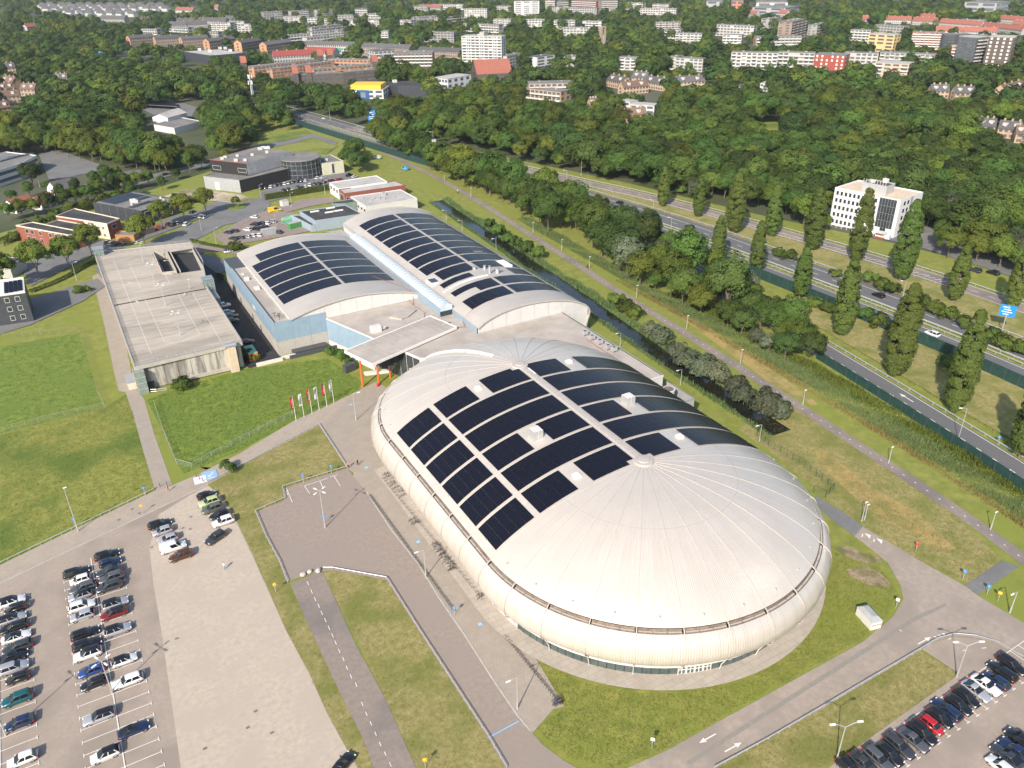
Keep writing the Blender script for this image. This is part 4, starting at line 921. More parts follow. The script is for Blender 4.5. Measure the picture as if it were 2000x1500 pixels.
# ------------------------------------------------------------------ industrial estate
r = wbuild('school_building', 'black and grey angular building with a red roof edge beside the crowded car park', 'building', [(63.7,422),(76.9,404),(110,426),(97,447)])
lowp = [(63.7,422),(76.9,404.1),(103.5,414.6),(110,426),(97,436),(72,429)]
block(r, lowp, 6.1, 'grey_cladding', 'grey_felt', wall_name='low_wall'); MB().face([on_wall((76.9,404.1),(103.5,414.6),t,z,.06) for t, z in ((0,0),(1,0),(1,6.12),(0,6.12))]).build('black_wall', 'black_cladding', r)
MB().face([on_wall((63.7,422),(76.9,404.1),t,z,.06) for t, z in ((.3,0),(.42,0),(.42,3.9),(.3,3.9))]).build('door', 'white_trim', r)
up = [(69.3,430.2),(83.0,411.6),(110.0,426.0),(96.8,447.3)]
MB().prism(up, 5.8, 11.7, cap=False).build('upper_wall', 'black_cladding', r); MB().sheet(ccw(up), 11.72).build('upper_roof', 'grey_felt', r)
MB().face([on_wall(up[1],up[2],t,z,.06) for t, z in ((0,6.0),(1,6.0),(1,11.9),(0,11.9))]).build('grey_wall', 'grey_cladding', r)
MB().path([(p[0],p[1],11.85) for p in (up[3],up[0],up[1])], .16, 4).build('red_edge', 'red_pipe', r)
windows(r, up[0], up[1], 7.2, 9.2, [(.06,.28),(.75,.98)], 'window_glass', 'white_trim'); windows(r, up[1], up[2], 7.6, 9.6, [(.02,.16)]); windows(r, up[1], up[2], 9.0, 11.2, [(.62,.78)])
b = MB()
for x, y, s in ((80,420,.8),(84,418,.7),(90,428,.6),(83,430,.6),(97,440,1.0),(99,441,1.0),(101,440,1.0),(98,430,.6),(75,428,.7),(77,430,.7)): b.box(x-s,x+s,y-s,y+s,11.7,12.6+s*.3)
b.build('roof_units', 'white_trim', r, kind='stuff')
r = wbuild('round_foyer', 'round dark glazed foyer joining the black building and the pale annex', 'building', [(102,412),(122,430)])
cyl = [(112.5+10*math.cos(t*math.pi/12), 421.5+10*math.sin(t*math.pi/12)) for t in range(24)]
MB().prism(cyl, 0, 9.2, cap=False).build('glazed_wall', 'window_glass', r); MB().prism([(112.5+(p[0]-112.5)*1.05, 421.5+(p[1]-421.5)*1.05) for p in cyl], 9.2, 9.7, bottom=True).build('roof', 'grey_felt', r)
b = MB()
for k in range(12, 24): b.tube((cyl[k][0]*1.0,cyl[k][1]-.06,0),(cyl[k][0],cyl[k][1]-.06,9.2),.09,n=4)
for z in (2.4,4.8,7.2):
    for k in range(12, 23): b.tube((cyl[k][0],cyl[k][1]-.06,z),(cyl[k+1][0],cyl[k+1][1]-.06,z),.07,n=4)
b.build('mullions', 'steel', r)
r = wbuild('pale_annex', 'pale green two storey annex right of the round foyer', 'building', [(120,425),(122,415),(133,415),(132,434)])
pa = [(119.8,424.5),(121.7,414.8),(133,414.8),(132,432.6)]; block(r, pa, 6.4, 'pale_green_render', 'grey_felt')
windows(r, pa[0], pa[1], 4, 5.4, even(2,.7)); windows(r, pa[0], pa[1], .9, 2.3, [(.1,.3),(.55,.9)]); windows(r, pa[1], pa[2], .6, 5.6, [(.42,.54)])
MB().box(125,126.4,420,421.2,6.1,7.2).build('roof_unit', 'white_trim', r)
r = wbuild('brick_workshop', 'low red brick workshop with pale flat roof beside the hedge', 'building', [(113.6,379.6),(113.8,358.3),(143.3,357),(137.9,380.3)])
block(r, [(113.6,379.6),(113.7,366.5),(137.9,366),(137.9,380.3)], 5.3, 'white_render', 'pale_felt'); block(r, [(113.8,358.3),(143.3,357),(142.3,367.4),(113.8,366.4)], 4.9, 'red_brick', 'pale_felt', wall_name='brick_wall')
windows(r, (113.6,379.6), (113.7,366.5), 2.6, 4.2, even(3,.5)); windows(r, (113.75,366.4), (113.8,358.3), .4, 3.6, [(.2,.8)]); windows(r, (113.8,358.3), (143.3,357), .5, 3.0, [(.02,.06),(.3,.33)])
r = wbuild('white_warehouse', 'white flat roofed warehouse between the brick workshop and the vaulted hall', 'building', [(114,351),(138,332)])
wp = [(114.1,351.3),(114.4,331.9),(138.5,332.1),(138.1,350.3)]; block(r, wp, 5.1, 'white_cladding', 'pale_felt')
windows(r, wp[0], wp[1], 2.2, 3.4, even(5,.6), joined=True); windows(r, wp[1], wp[2], .2, 2.8, [(.1,.13),(.45,.48)])
b = MB()
for x, y, s in ((128,346,.9),(120,341,.35),(122,343,.3),(124,341.5,.4),(118,346,.3),(126,340,.3),(131,341,.3)): b.box(x-s,x+s,y-s,y+s,4.7,5.3+s)
b.build('roof_units', 'plant_grey', r, kind='stuff')
r = wbuild('blue_workshop', 'low blue grey workshop with black roof and white rooflights', 'building', [(84,344),(87,325),(110,324),(108,341)])
bp_ = [(88.0,342.6),(89.4,325.2),(109.7,324.3),(108.2,341.2)]; block(r, bp_, 4.6, 'blue_grey_cladding', 'black_felt'); block(r, [(84.4,344.2),(87.4,325.3),(89.3,325.2),(87.9,342.6)], 3.0, 'blue_grey_cladding', 'black_felt', wall_name='side_wall')
for x, y in ((93.5,338.8),(101,340.2),(98.6,334.4),(102.8,334.6)): MB().box(x-1.9,x+1.9,y-.35,y+.35,4.25,4.7).build('rooflight', 'roof_paint_white', r)
r = wbuild('link_block', 'small glazed white link block behind the black roofed workshop', 'building', [(109,342),(114,350)])
block(r, [(104,345.5),(109,343),(114,343.2),(114,349),(104.5,349)], 4.6, 'stair_glass', 'black_felt')
r = wbuild('blue_annex', 'small pale blue flat roofed annex at the north end of the barrel skylight', 'building', [(83,290),(92,300)])
block(r, [(85,286),(92,286),(92,299),(86,299)], 7.5, 'blue_cladding', 'flat_roof')
r = wbuild('dark_office', 'dark grey office with solar panels on its roof and a white framed entrance', 'building', [(12,400),(29,373),(46,384),(30,411)])
do = [(11.9,399.8),(28.6,373.3),(45.8,383.8),(29.6,410.7)]; block(r, do, 6.2, 'charcoal_cladding', 'grey_felt')
ux, uy = (28.6-11.9)/31.3, (373.3-399.8)/31.3; vx, vy = (29.6-11.9)/20.7, (410.7-399.8)/20.7
for (u0, u1, v0, v1) in ((1,12,3,19),(12.5,17,12,19),(20,24,2,14)):
    b = MB(); nu, nv = int((u1-u0)/1.7), int((v1-v0)/1.05)
    for i in range(nu):
        for j in range(nv):
            P = lambda a, c: (11.9+ux*a+vx*c, 399.8+uy*a+vy*c, 6.0); a0, c0 = u0+i*1.7, v0+j*1.05
            b.face([P(a0,c0),P(a0+1.64,c0),P(a0+1.64,c0+1.0),P(a0,c0+1.0)], [(0,0),(10,0),(10,6),(0,6)])
    b.build('solar_array', 'solar_cells', r)
b = MB()
for u, v, s in ((15,9,1.2),(17,9,.8),(19,5,.4),(26,16,.5),(27,12,.5),(22,18,.4)): x, y = 11.9+ux*u+vx*v, 399.8+uy*u+vy*v; b.box(x-s,x+s,y-s,y+s,5.8,6.6+s*.4)
b.build('roof_units', 'white_trim', r, kind='stuff')
b = MB()
for t0, t1, z0, z1 in ((.05,.07,0,5.4),(.23,.25,0,5.4),(.05,.25,5.2,5.5)): b.face([on_wall(do[1],do[2],t,z,.12) for t, z in ((t0,z0),(t1,z0),(t1,z1),(t0,z1))])
b.build('entrance_frame', 'white_trim', r); windows(r, do[1], do[2], .3, 5.0, [(.08,.22)], frame=None); windows(r, do[1], do[2], 3.6, 4.8, [(.62,.66),(.72,.76),(.82,.86)]); windows(r, do[1], do[2], 1, 2.2, [(.62,.66),(.72,.76)])
b = MB()
for k in range(1, 6): p = on_wall(do[0],do[1],k/6,0,.05); b.tube(p,(p[0],p[1],6.1),.06,n=4)
b.build('downpipes', 'steel', r)
r = wbuild('brick_clinic', 'red brick clinic with black roofs and a cream courtyard front', 'building', [(-18.6,378),(-.8,352),(19,365),(4,391)])
A_ = [(-18.6,378.4),(-.8,352.3),(4.1,354.5),(-12.4,379.8)]; B_ = [(-3.6,383.5),(13.8,359.6),(19.2,364.9),(4.2,391.5)]; C_ = [(-11,374.5),(1,359.6),(6.4,367.2),(-3,381)]
block(r, A_, 6.5, 'red_brick', 'black_felt', parapet='cream_render'); block(r, C_, 5.6, 'cream_render', 'black_felt', wall_name='court_wall', parapet='cream_render'); block(r, B_, 6.7, 'red_brick', 'black_felt', wall_name='wing_wall', parapet='cream_render')
MB().face([on_wall(B_[0],B_[1],t,z,.05) for t, z in ((.55,0),(1,0),(1,6.3),(.55,6.3))]).build('cream_wall', 'cream_render', r)
for z0 in (.9, 3.9): windows(r, A_[0], A_[1], z0, z0+1.7, [(.17,.23),(.27,.33),(.43,.48),(.62,.67),(.73,.78),(.83,.88)]); windows(r, C_[1], C_[2], z0, z0+1.3, even(5,.55)); windows(r, B_[0], B_[1], z0, z0+1.2, [(.72,.77),(.8,.85),(.88,.93)])
windows(r, A_[1], A_[2], 3.6, 5.2, [(.2,.75)]); windows(r, B_[1], B_[2], 3.8, 5.3, [(.3,.65)])
r = wbuild('timber_pavilion', 'small timber clad pavilion with garden sheds below the street trees', 'pavilion', [(16,352),(26,362)])
block(r, [(15.5,356),(22,351.5),(24.5,356),(18,361)], 2.7, 'wood', 'grey_felt'); MB().prism([(25,357),(31,359.5),(30,362),(24.6,360)], 0, 2.4).build('shed', 'brown_brick', r); MB().prism([(32,361),(34,361.6),(33.4,363.8),(31.4,363.2)], 0, 2.2).build('red_door_shed', 'red_brick', r)
r = wbuild('grey_office', 'dark grey cube office with white roof rim at the left edge', 'building', [(-17,282),(-32,300)])
go = [(-16.9,282),(-16.9,297),(-33,299.8),(-33,284)]; block(r, go, 10.2, 'charcoal_cladding', 'white_render', parapet='white_trim')
for z0 in (1.4, 4.4, 7.4): windows(r, (-33,284), (-16.9,282), z0, z0+1.5, [(.62,.70),(.80,.88),(.2,.3)])
b = MB()
for i in range(4):
    for j in range(5): b.face([(-22.6+i*1.3+.02,284.5+j*2.1,9.95),(-21.4+i*1.3,284.3+j*2.1,9.95),(-21.4+i*1.3,286.2+j*2.1,10.25),(-22.6+i*1.3+.02,286.4+j*2.1,10.25)], [(0,0),(6,0),(6,10),(0,10)])
b.build('solar_array', 'solar_cells', r); MB().box(-27,-25.4,288,290.5,9.9,10.9).box(-26.6,-26.2,291,291.3,9.9,12).build('roof_unit', 'white_trim', r)
r = wbuild('corner_shed', 'dark low shed with grey flat roof behind the left street trees', 'shed', [(-36,330),(-20,345)])
block(r, [(-34,338),(-22,330),(-17,338),(-29,347)], 4.6, 'plant_grey', 'black_felt'); windows(r, (-34,338), (-22,330), .2, 3.2, [(.35,.6)])
# white five storey office across the motorway
r = wbuild('white_office', 'white five storey office block with square windows beyond the motorway', 'office', [(276,220.5),(281.8,194.3),(293.5,194.8),(284,221)])
wo = [(275.6,220.6),(281.7,194.2),(299.0,197.2),(293.0,223.6)]; block(r, wo, 15.4, 'white_render', 'sand_roof', .45)
for f in range(5):
    z0 = 1.0+f*2.9; windows(r, wo[0], wo[1], z0, z0+1.55, [(.035+k*.066,.035+k*.066+.036) for k in range(10)], frame=None); windows(r, wo[1], wo[2], z0+.1, z0+1.6, [(.16,.24),(.32,.40)], frame=None)
for i in range(6):
    for j in range(5):
        if j < 1 and i not in (2, 3): continue
        t0, t1 = .70+i*.042, .70+i*.042+.04; MB().face([on_wall(wo[0],wo[1],t,z,.09) for t, z in ((t0,.5+j*2.9),(t1,.5+j*2.9),(t1,.5+j*2.9+2.84),(t0,.5+j*2.9+2.84))]).build('curtain_pane', 'window_glass', r)
MB().face([on_wall(wo[1],wo[2],t,z,.06) for t, z in ((.46,0),(.56,0),(.56,15.2),(.46,15.2))]).build('grey_strip', 'grey_cladding', r)
pen = [(281.2,212.6),(283.4,202.6),(290.0,204.0),(287.8,214.0)]; block(r, pen, 18.6, 'plant_grey', 'black_felt', z0=14.9, wall_name='penthouse')
b = MB()
for k in range(9): p = on_wall(pen[0],pen[1],k/9+.03,18.6,-.3); b.tube(p,(p[0],p[1],20),.09,n=5)
b.box(283,284.4,209,210.4,18.6,19.6).box(287,288.5,206,207.8,18.6,20.2); b.build('antennas', 'white_trim', r, kind='stuff')
b = MB()
for k in range(12): p = on_wall(wo[0],wo[1],k/12,0,2.5); b.tube(p,(p[0],p[1],1.3),.12,n=5)
b.build('bollards', 'white_trim', r, kind='stuff')
# estate streets and yards
layer('estate_street', 'grey_asphalt', Gs((-20,625),(60,585),(190,545),(205,560),(160,590),(60,635),(-20,660)), Gs((185,525),(300,470),(372,440),(420,418),(470,395),(520,405),(510,425),(440,440),(380,470),(355,490),(430,505),(460,520),(420,540),(372,500),(300,480),(200,545)))
layer('roundabout', 'grey_asphalt', [(G(462,405)[0]+15*math.cos(t*.2618), G(462,405)[1]+15*math.sin(t*.2618)) for t in range(24)])
layer('estate_yard', 'yard_paving', Gs((418,462),(470,432),(520,412),(560,415),(640,425),(660,440),(570,460),(480,475),(440,480)), Gs((520,412),(590,390),(650,385),(655,395),(600,405),(560,415)))
layer('estate_car_park', 'grey_asphalt', Gs((505,385),(520,365),(560,345),(680,335),(690,350),(640,365),(515,398)), Gs((250,478),(330,425),(395,412),(410,420),(360,440),(280,470)), Gs((180,500),(250,480),(240,470),(170,470),(40,520),(60,560)))
layer('sand_lot', 'sand', Gs((300,392),(360,370),(395,372),(470,380),(500,392),(470,398),(400,392),(330,400)))
layer('brick_pavement', 'yard_paving', Gs((372,482),(430,492),(470,500),(470,494),(440,487),(376,476)))
island = [(G(462,405)[0]+4.6*math.cos(t*.2618), G(462,405)[1]+4.6*math.sin(t*.2618)) for t in range(24)]
b = MB().prism(island, 0, .35); struct('roundabout_island', b, 'meadow')
layer('school_yard', 'grey_asphalt', Gs((75,300),(110,292),(205,325),(190,335),(110,352),(95,350)), Gs((270,205),(345,198),(385,210),(375,228),(300,225),(280,215)))
layer('park_path', 'grey_asphalt', Gs((495,285),(560,275),(610,262),(660,278),(655,284),(612,270),(565,282),(510,292)), Gs((150,362),(260,350),(390,320),(440,318),(440,325),(380,330),(270,362),(150,372)))
layer('park_grass', 'olive_grass', Gs((500,270),(600,255),(610,262),(560,274),(505,284)), Gs((520,292),(612,272),(660,286),(640,300),(560,300)))
# ------------------------------------------------------------------ the town beyond the motorway
mat('flat_white', (.38,.37,.35), (.44,.43,.405), .2, .75, vary=.22)
mat('flat_grey', (.30,.29,.27), (.36,.345,.32), .2, .8, vary=.1)
mat('flat_brown', (.26,.19,.145), (.31,.24,.19), .2, .85, vary=.1)
mat('orange_brick', (.42,.215,.115), (.48,.265,.155), .4, .85, vary=.08)
mat('pale_brick', (.42,.30,.20), (.47,.35,.25), .4, .85, vary=.08)
mat('vivid_orange', (.55,.17,.08), (.59,.20,.10), .4, .7)
mat('yellow_render', (.62,.43,.19), (.66,.47,.23), .4, .75)
mat('pink_render', (.55,.38,.27), (.60,.43,.32), .4, .8)
mat('dark_red_brick', (.27,.055,.04), (.32,.075,.055), .4, .85)
mat('slate_tiles', (.075,.075,.08), (.11,.105,.105), .6, .85, vary=.15)
mat('brown_tiles', (.13,.085,.065), (.17,.11,.085), .6, .85, vary=.15)
mat('red_tiles', (.25,.085,.06), (.31,.115,.08), .6, .85, vary=.12)
mat('maroon_tiles', (.22,.045,.04), (.27,.06,.055), .6, .85)
mat('far_glass', (.06,.07,.08), (.16,.17,.18), .8, .25, vary=.2)
mat('balcony_white', (.62,.61,.58), rough=.7)
mat('bright_yellow', (.75,.45,.04), rough=.6); mat('strong_blue', (.02,.09,.28), rough=.6); mat('teal_sheet', (.05,.26,.20), rough=.7)
mat('cyan_glass', (.25,.42,.50), rough=.3); mat('hazy_grey', (.30,.31,.33), (.36,.37,.38), .05, .8)
FLATS = {}
def front(p, q, h, depth):
    """plan rectangle whose front roof edge runs between photo pixels p and q at height h"""
    a, c = G(p[0], p[1], h), G(q[0], q[1], h); dx, dy = c[0]-a[0], c[1]-a[1]; L = math.hypot(dx, dy); nx, ny = -dy/L, dx/L
    if nx*a[0]+ny*a[1] < 0: nx, ny = -nx, -ny
    return [a, c, (c[0]+nx*depth, c[1]+ny*depth), (a[0]+nx*depth, a[1]+ny*depth)], L
def flats(cls, name, label, p, q, h, depth, wall, roof='grey_felt', floors=4, bay=4.0, balc=None, end=None, set_back=False, glass='far_glass'):
    poly, L = front(p, q, h, depth); r = wbuild(name, label, 'building', poly)
    a, c, c2, a2 = poly; n = max(2, int(L/bay)); fh = h/floors
    MB().prism(poly, 0, h, cap=False).build('wall', wall, r)
    MB().prism([(LN(x,(a[0]+c2[0])/2,-.012), LN(y,(a[1]+c2[1])/2,-.012)) for x, y in poly], h-.02, h+.35, bottom=True).build('roof', roof, r)
    g = MB(); fb = MB()
    sides = [(a, c), (c, c2), (a2, a)] 
    for (s, e) in sides:
        Ls = math.hypot(e[0]-s[0], e[1]-s[1]); m_ = max(2, int(Ls/bay)) if s == a else max(1, int(Ls/6))
        if s != a and end == 'blank': continue
        for f in range(floors):
            z0 = f*fh+fh*.32; z1 = f*fh+fh*.86
            for k in range(m_):
                if random.random() < .06: continue
                t0, t1 = (k+(.14 if glass == 'far_glass' else .32))/m_, (k+((.86 if glass == 'far_glass' else .68) if s == a else .6))/m_
                g.face([on_wall(s,e,t0,z0,.12), on_wall(s,e,t1,z0,.12), on_wall(s,e,t1,z1,.12), on_wall(s,e,t0,z1,.12)])
            if balc and s == a:
                for k in range(0, m_, balc):
                    t0, t1 = (k+.05)/m_, (k+.95)/m_; q0 = [on_wall(s,e,t,f*fh+.1,.1) for t in (t0,t1)]; q1 = [on_wall(s,e,t,f*fh+.1,1.4) for t in (t0,t1)]
                    fb.face([q0[0],q0[1],q1[1],q1[0]]); fb.face([q1[0],q1[1],(q1[1][0],q1[1][1],f*fh+1.15),(q1[0][0],q1[0][1],f*fh+1.15)])
    g.build('windows', glass, r, kind='stuff')
    if balc: fb.build('balconies', 'balcony_white', r, kind='stuff')
    b = MB(); nb = max(1, int(L/14))
    for k in range(nb):
        t = (k+.5)/nb; x = LN(a[0],c2[0],.5)+(c[0]-a[0])*(t-.5); y = LN(a[1],c2[1],.5)+(c[1]-a[1])*(t-.5); b.box(x-.7,x+.7,y-.7,y+.7,h+.3,h+1.3)
    b.build('chimneys', 'flat_grey', r, kind='stuff')
    if end and end != 'blank':
        for (s, e) in sides[1:]: MB().face([on_wall(s,e,t,z,.08) for t, z in ((0,0),(1,0),(1,h),(0,h))]).build('end_wall', end, r)
    FLATS.setdefault(cls, []).append(r); return r
def house(cls, name, p, q, h, hr, depth, wall, roof, gab=None, dormers=0, bay=5.0, chim=2):
    poly, L = front(p, q, h, depth); r = wbuild(name, '', 'house', poly); gable(r, poly, h, hr, wall, roof)
    a, c, c2, a2 = poly; n = max(1, int(L/bay)); g = MB(); fl = 2 if h < 7.5 else 3
    for f in range(fl):
        z0 = f*h/fl+h/fl*.3; z1 = f*h/fl+h/fl*.85
        for k in range(n*2): g.face([on_wall(a,c,t,z,.1) for t, z in (((k+.2)/n/2,z0),((k+.8)/n/2,z0),((k+.8)/n/2,z1),((k+.2)/n/2,z1))])
        g.face([on_wall(a2,a,t,z,.1) for t, z in ((.35,z0),(.6,z0),(.6,z1),(.35,z1))])
    g.build('windows', 'far_glass', r, kind='stuff')
    if gab:
        m0 = ((a[0]+a2[0])/2, (a[1]+a2[1])/2); P = [on_wall(a2,a,0,0,.06), on_wall(a2,a,1,0,.06), on_wall(a2,a,1,h,.06), on_wall(a2,a,.5,hr-.1,.06), on_wall(a2,a,0,h,.06)]; MB().face(P).build('brick_gable', gab, r)
    b = MB()
    for k in range(chim):
        t = (k+.5)/chim; x = LN(a[0],c2[0],.5)+(c[0]-a[0])*(t-.5); y = LN(a[1],c2[1],.5)+(c[1]-a[1])*(t-.5); b.box(x-.45,x+.45,y-.45,y+.45,hr-.8,hr+1.1)
    b.build('chimneys', 'pale_brick', r, kind='stuff')
    if dormers:
        b = MB()
        for k in range(dormers):
            t = (k+.5)/dormers; x = LN(a[0],c2[0],.25)+(c[0]-a[0])*(t-.25); y = LN(a[1],c2[1],.25)+(c[1]-a[1])*(t-.25); b.box(x-1.1,x+1.1,y-1.1,y+1.1,(h+hr)/2-.9,(h+hr)/2+.9)
        b.build('dormers', 'white_trim', r, kind='stuff')
    FLATS.setdefault(cls, []).append(r); return r
# brick gallery flats with pitched roofs
for p, q in (((253,75),(301,71)),((303,76),(347,73)),((355,77),(407,73)),((408,81),(459,75)),((471,84),(510,78)),((520,88),(570,81)),((706,90),(799,94)),((816,98),(901,101))):
    house('gable flats', 'gallery_flats', p, q, 9.5, 12.5, 11, 'flat_brown', 'slate_tiles', 'orange_brick', bay=5)
r = house('gable flats', 'gallery_flats', (593,86), (690,88), 9.5, 12.5, 11, 'flat_white', 'slate_tiles', None); 
poly, L = front((593,86), (690,88), 9.5, 11); MB().face([on_wall(poly[0],poly[1],t,z,.5) for t, z in ((0,3),(.75,3),(.75,6.5),(0,6.5))]).build('green_sheeting', 'teal_sheet', r)
# white and grey flat blocks, far to near
W4 = [((412,44),(449,45),11),((446,42),(476,42),12),((463,48),(491,47),11),((553,32),(591,32),9),((600,35),(619,35),9),((633,36),(644,36.5),9),((609,54),(668,48),9),((554,70),(604,66),7),((609,63),(670,58),9),((599,74),(644,70),7),
 ((692,18),(717,18),11),((681,38),(700,38),9),((719,39),(740,39),9),((743,61),(758,61),8),((906.5,17),(951,17),14),((964,37),(997,38),11),((905,46),(974,49),10),((1026,38),(1063,38),12),((1082,39),(1123,40),12),((1138,41),(1175,42),12),((1100,54),(1146,54),12),
 ((1222,5),(1255,6),14),((1274,8),(1306,9),12),((1251,16),(1321,17),10),((1282,44),(1330,43),11),((1291,58),(1330,59),10),((990,110),(1021,104),11),((1209,112),(1243,113),11),((1306,111),(1330,112),11),((1395,48),(1473,51),13),((1320,65),(1371,66),11),((1412,68),(1449,69),12),
 ((1320,113),(1373,116),11),((1429,102),(1520,104),15),((1521,102),(1592,104),13),((1650,103),(1716,105),12),((1720,102),(1827,107),12),((1662,58),(1701,59.5),12),((1078,14),(1165,16),12),((330,52),(366,54),7),((274,57),(305,58),7),((405,62),(425,63),7),((808,12),(836,11),9),((840,9),(905,9),9),((965,12),(1000,12),9)]
for k, (p, q, h) in enumerate(W4): flats('white flats', 'flat_block', '', p, q, h, 11, 'flat_white', 'grey_felt', max(2, round(h/3)), 4.2, 2 if k % 3 == 0 else (1 if k % 3 == 1 else None))
G4 = [((514,24),(551,22),13),((568,22),(602,20),11),((619,20),(651,18),12),((718,27),(743,27),10),((828,63),(886,64),11),((777,39),(803,40),9),((808,34),(857,31),7),((858,35),(905,31),7),((1124,111),(1101,110),9),((1478,72),(1566,71),12),((1503,37),(1528,34),14),((1597,49),(1626,44),12),((1709,48),(1765,52),9),((1874,38),(1923,40),8),((660,30),(690,29),10)]
for k, (p, q, h) in enumerate(G4): flats('grey flats', 'flat_block', '', p, q, h, 12, 'flat_grey', 'grey_felt', max(2, round(h/3)), 4.2, 1 if k % 2 else None, end='orange_brick' if k == 9 else None)
for p, q, h in (((1175,1),(1206,0),20),((1085,3),(1110,2),16),((1117,0),(1165,2),18),((1065,-4),(1084,-4),24)): flats('brick towers', 'apartment_tower', '', p, q, h, 16, 'flat_brown' if h != 18 else 'dark_red_brick', 'grey_felt', round(h/3), 4, 1)
# landmarks
def one(r, name, label, cat='building'): r.name = name; tag(r, label, cat); [FLATS[k].remove(r) for k in FLATS if r in FLATS[k]]; return r
r = one(flats('x', 'apartment_tower', '', (902,71), (979,72), 28.2, 15, 'white_render', 'pale_felt', 11, 4.1, 1), 'apartment_tower', 'tall white eleven storey apartment tower left of centre skyline', 'apartment tower')
poly, L = front((902,71), (979,72), 28.2, 15); m_ = (sum(p[0] for p in poly)/4, sum(p[1] for p in poly)/4)
MB().obox(m_, .6, 4, 2.5, 28.3, 32).obox((m_[0]+2,m_[1]+6), .6, 8, 2, 28.3, 30).build('lift_house', 'flat_grey', r)
b = MB()
for k in range(7): p = on_wall(poly[0],poly[1],k/6,0,.5); b.tube(p,(p[0],p[1],28.2),.45,n=4)
b.build('fins', 'white_render', r)
one(flats('x', 'apartment_tower', '', (1004,3), (1053,2.5), 26, 14, 'balcony_white', 'pale_felt', 9, 12, None), 'office_tower', 'pale blue banded tower on the far skyline', 'tower')
one(flats('x', 'apartment_tower', '', (1548,43), (1575,37), 23, 16, 'flat_brown', 'grey_felt', 8, 7, 2), 'apartment_tower', 'lone brown brick tower block among dark trees', 'apartment tower')
one(flats('x', 'apartment_block', '', (1592,106), (1652,109), 13, 18, 'dark_red_brick', 'grey_felt', 4, 4.5, None, glass='balcony_white'), 'apartment_block', 'dark red brick apartment block in front of a long white block', 'apartment block')
one(flats('x', 'apartment_block', '', (1710,122), (1776,126), 12, 18, 'pink_render', 'pale_felt', 4, 6, 3), 'apartment_block', 'pale pink apartment block with glass balconies', 'apartment block')
one(flats('x', 'apartment_block', '', (1697,66), (1748,69), 17, 16, 'yellow_render', 'pale_felt', 5, 9, None), 'apartment_block', 'yellow rendered apartment building with tall fins', 'apartment block')
one(flats('x', 'apartment_block', '', (1783,63), (1844,64.5), 18.5, 14, 'vivid_orange', 'grey_felt', 8, 4, 1), 'apartment_block', 'bright orange apartment slab with white balconies', 'apartment block')
one(flats('x', 'apartment_block', '', (1844,67), (1897,67), 18, 13, 'charcoal_cladding', 'grey_felt', 6, 30, None), 'apartment_block', 'dark glazed block between two orange slabs', 'apartment block')
one(flats('x', 'apartment_block', '', (1897,67), (1911,72), 18, 13, 'vivid_orange', 'grey_felt', 6, 9, None), 'apartment_block', 'narrow orange end block behind the brick tower', 'apartment block')
one(flats('x', 'apartment_block', '', (1860,91), (1904,92), 16.4, 14, 'vivid_orange', 'pale_felt', 6, 4, 1), 'apartment_block', 'lower orange apartment block with white balconies before the glazed block', 'apartment block')
one(flats('x', 'apartment_tower', '', (1932,72), (1982,74), 28, 20, 'brown_brick', 'pale_felt', 9, 4, None, glass='balcony_white'), 'apartment_tower', 'dark brick apartment tower at the upper right', 'apartment tower')
one(flats('x', 'apartment_tower', '', (1909,74), (1931,72), 26, 18, 'far_glass', 'pale_felt', 9, 30, 1), 'glazed_tower', 'glazed balcony wing on the left of the dark brick tower', 'apartment tower')
ct_ = thing('church_tower', 'slender open concrete church tower among the trees', 'tower', (580.3,815.2,0))
MB().box(-3.2,-1.2,-2,2,0,22).box(1.2,3.2,-2,2,0,22).build('shaft', 'flat_brown', ct_); MB().box(-3.3,3.3,-2.1,2.1,22,22.8).box(-1.2,1.2,-1.8,1.8,0,14).build('cross_beam', 'flat_grey', ct_)
r = wbuild('sports_warehouse', 'dark blue grey warehouse with a pale roof left of the red roofs', 'warehouse', Gs((355,100),(412,108),(480,102),(425,96), z=9))
block(r, Gs((355,100),(412,108.5),(480,102.5),(425,96), z=9), 9, 'charcoal_cladding', 'pale_felt'); b = MB()
for px, py in ((390,98),(410,101),(450,100),(430,95.5),(440,95.5)): x, y = G(px, py, 9); b.box(x-1.5,x+1.5,y-1.5,y+1.5,8.6,11)
b.build('roof_units', 'white_trim', r, kind='stuff')
for p, q in (((534,110),(610,106)),((592,101),(650,103))): house('maroon rows', 'terrace_row', p, q, 7, 11.5, 13, 'flat_white', 'maroon_tiles', bay=5, chim=4)
for k, (p, q, h, d) in enumerate((((495,131),(619,117),9,10),((531,135),(653,120),8,9),((612,136),(733,126),8,10),((640,116),(733,118),9,10))): flats('orange courts', 'courtyard_block', '', p, q, h, d, 'orange_brick', 'grey_felt', 3, 4, None)
for k, (p, q, h, d) in enumerate((((568,147),(670,142),9,8),((670,142),(735,136),9,8))): flats('dark courts', 'courtyard_block', '', p, q, h, d, 'brown_brick', 'grey_felt', 3, 8, None)
for px, py in ((577,143),(603,141),(476,122),(626,108),(645,107),(733,120)): house('gable towers', 'gate_tower', (px-5,py), (px+5,py-.6), 11, 16, 9, 'brown_brick', 'red_tiles', bay=6, chim=0)
one(flats('x', 'apartment_block', '', (769,105), (844,104), 12, 24, 'flat_brown', 'grey_felt', 4, 4, 1), 'apartment_block', 'stepped brown brick apartment block with a blue roof box', 'apartment block')
one(flats('x', 'apartment_block', '', (731,101), (772,98), 10, 20, 'flat_white', 'slate_tiles', 3, 4, 2), 'apartment_block', 'pale apartment block with a dark set back attic', 'apartment block')
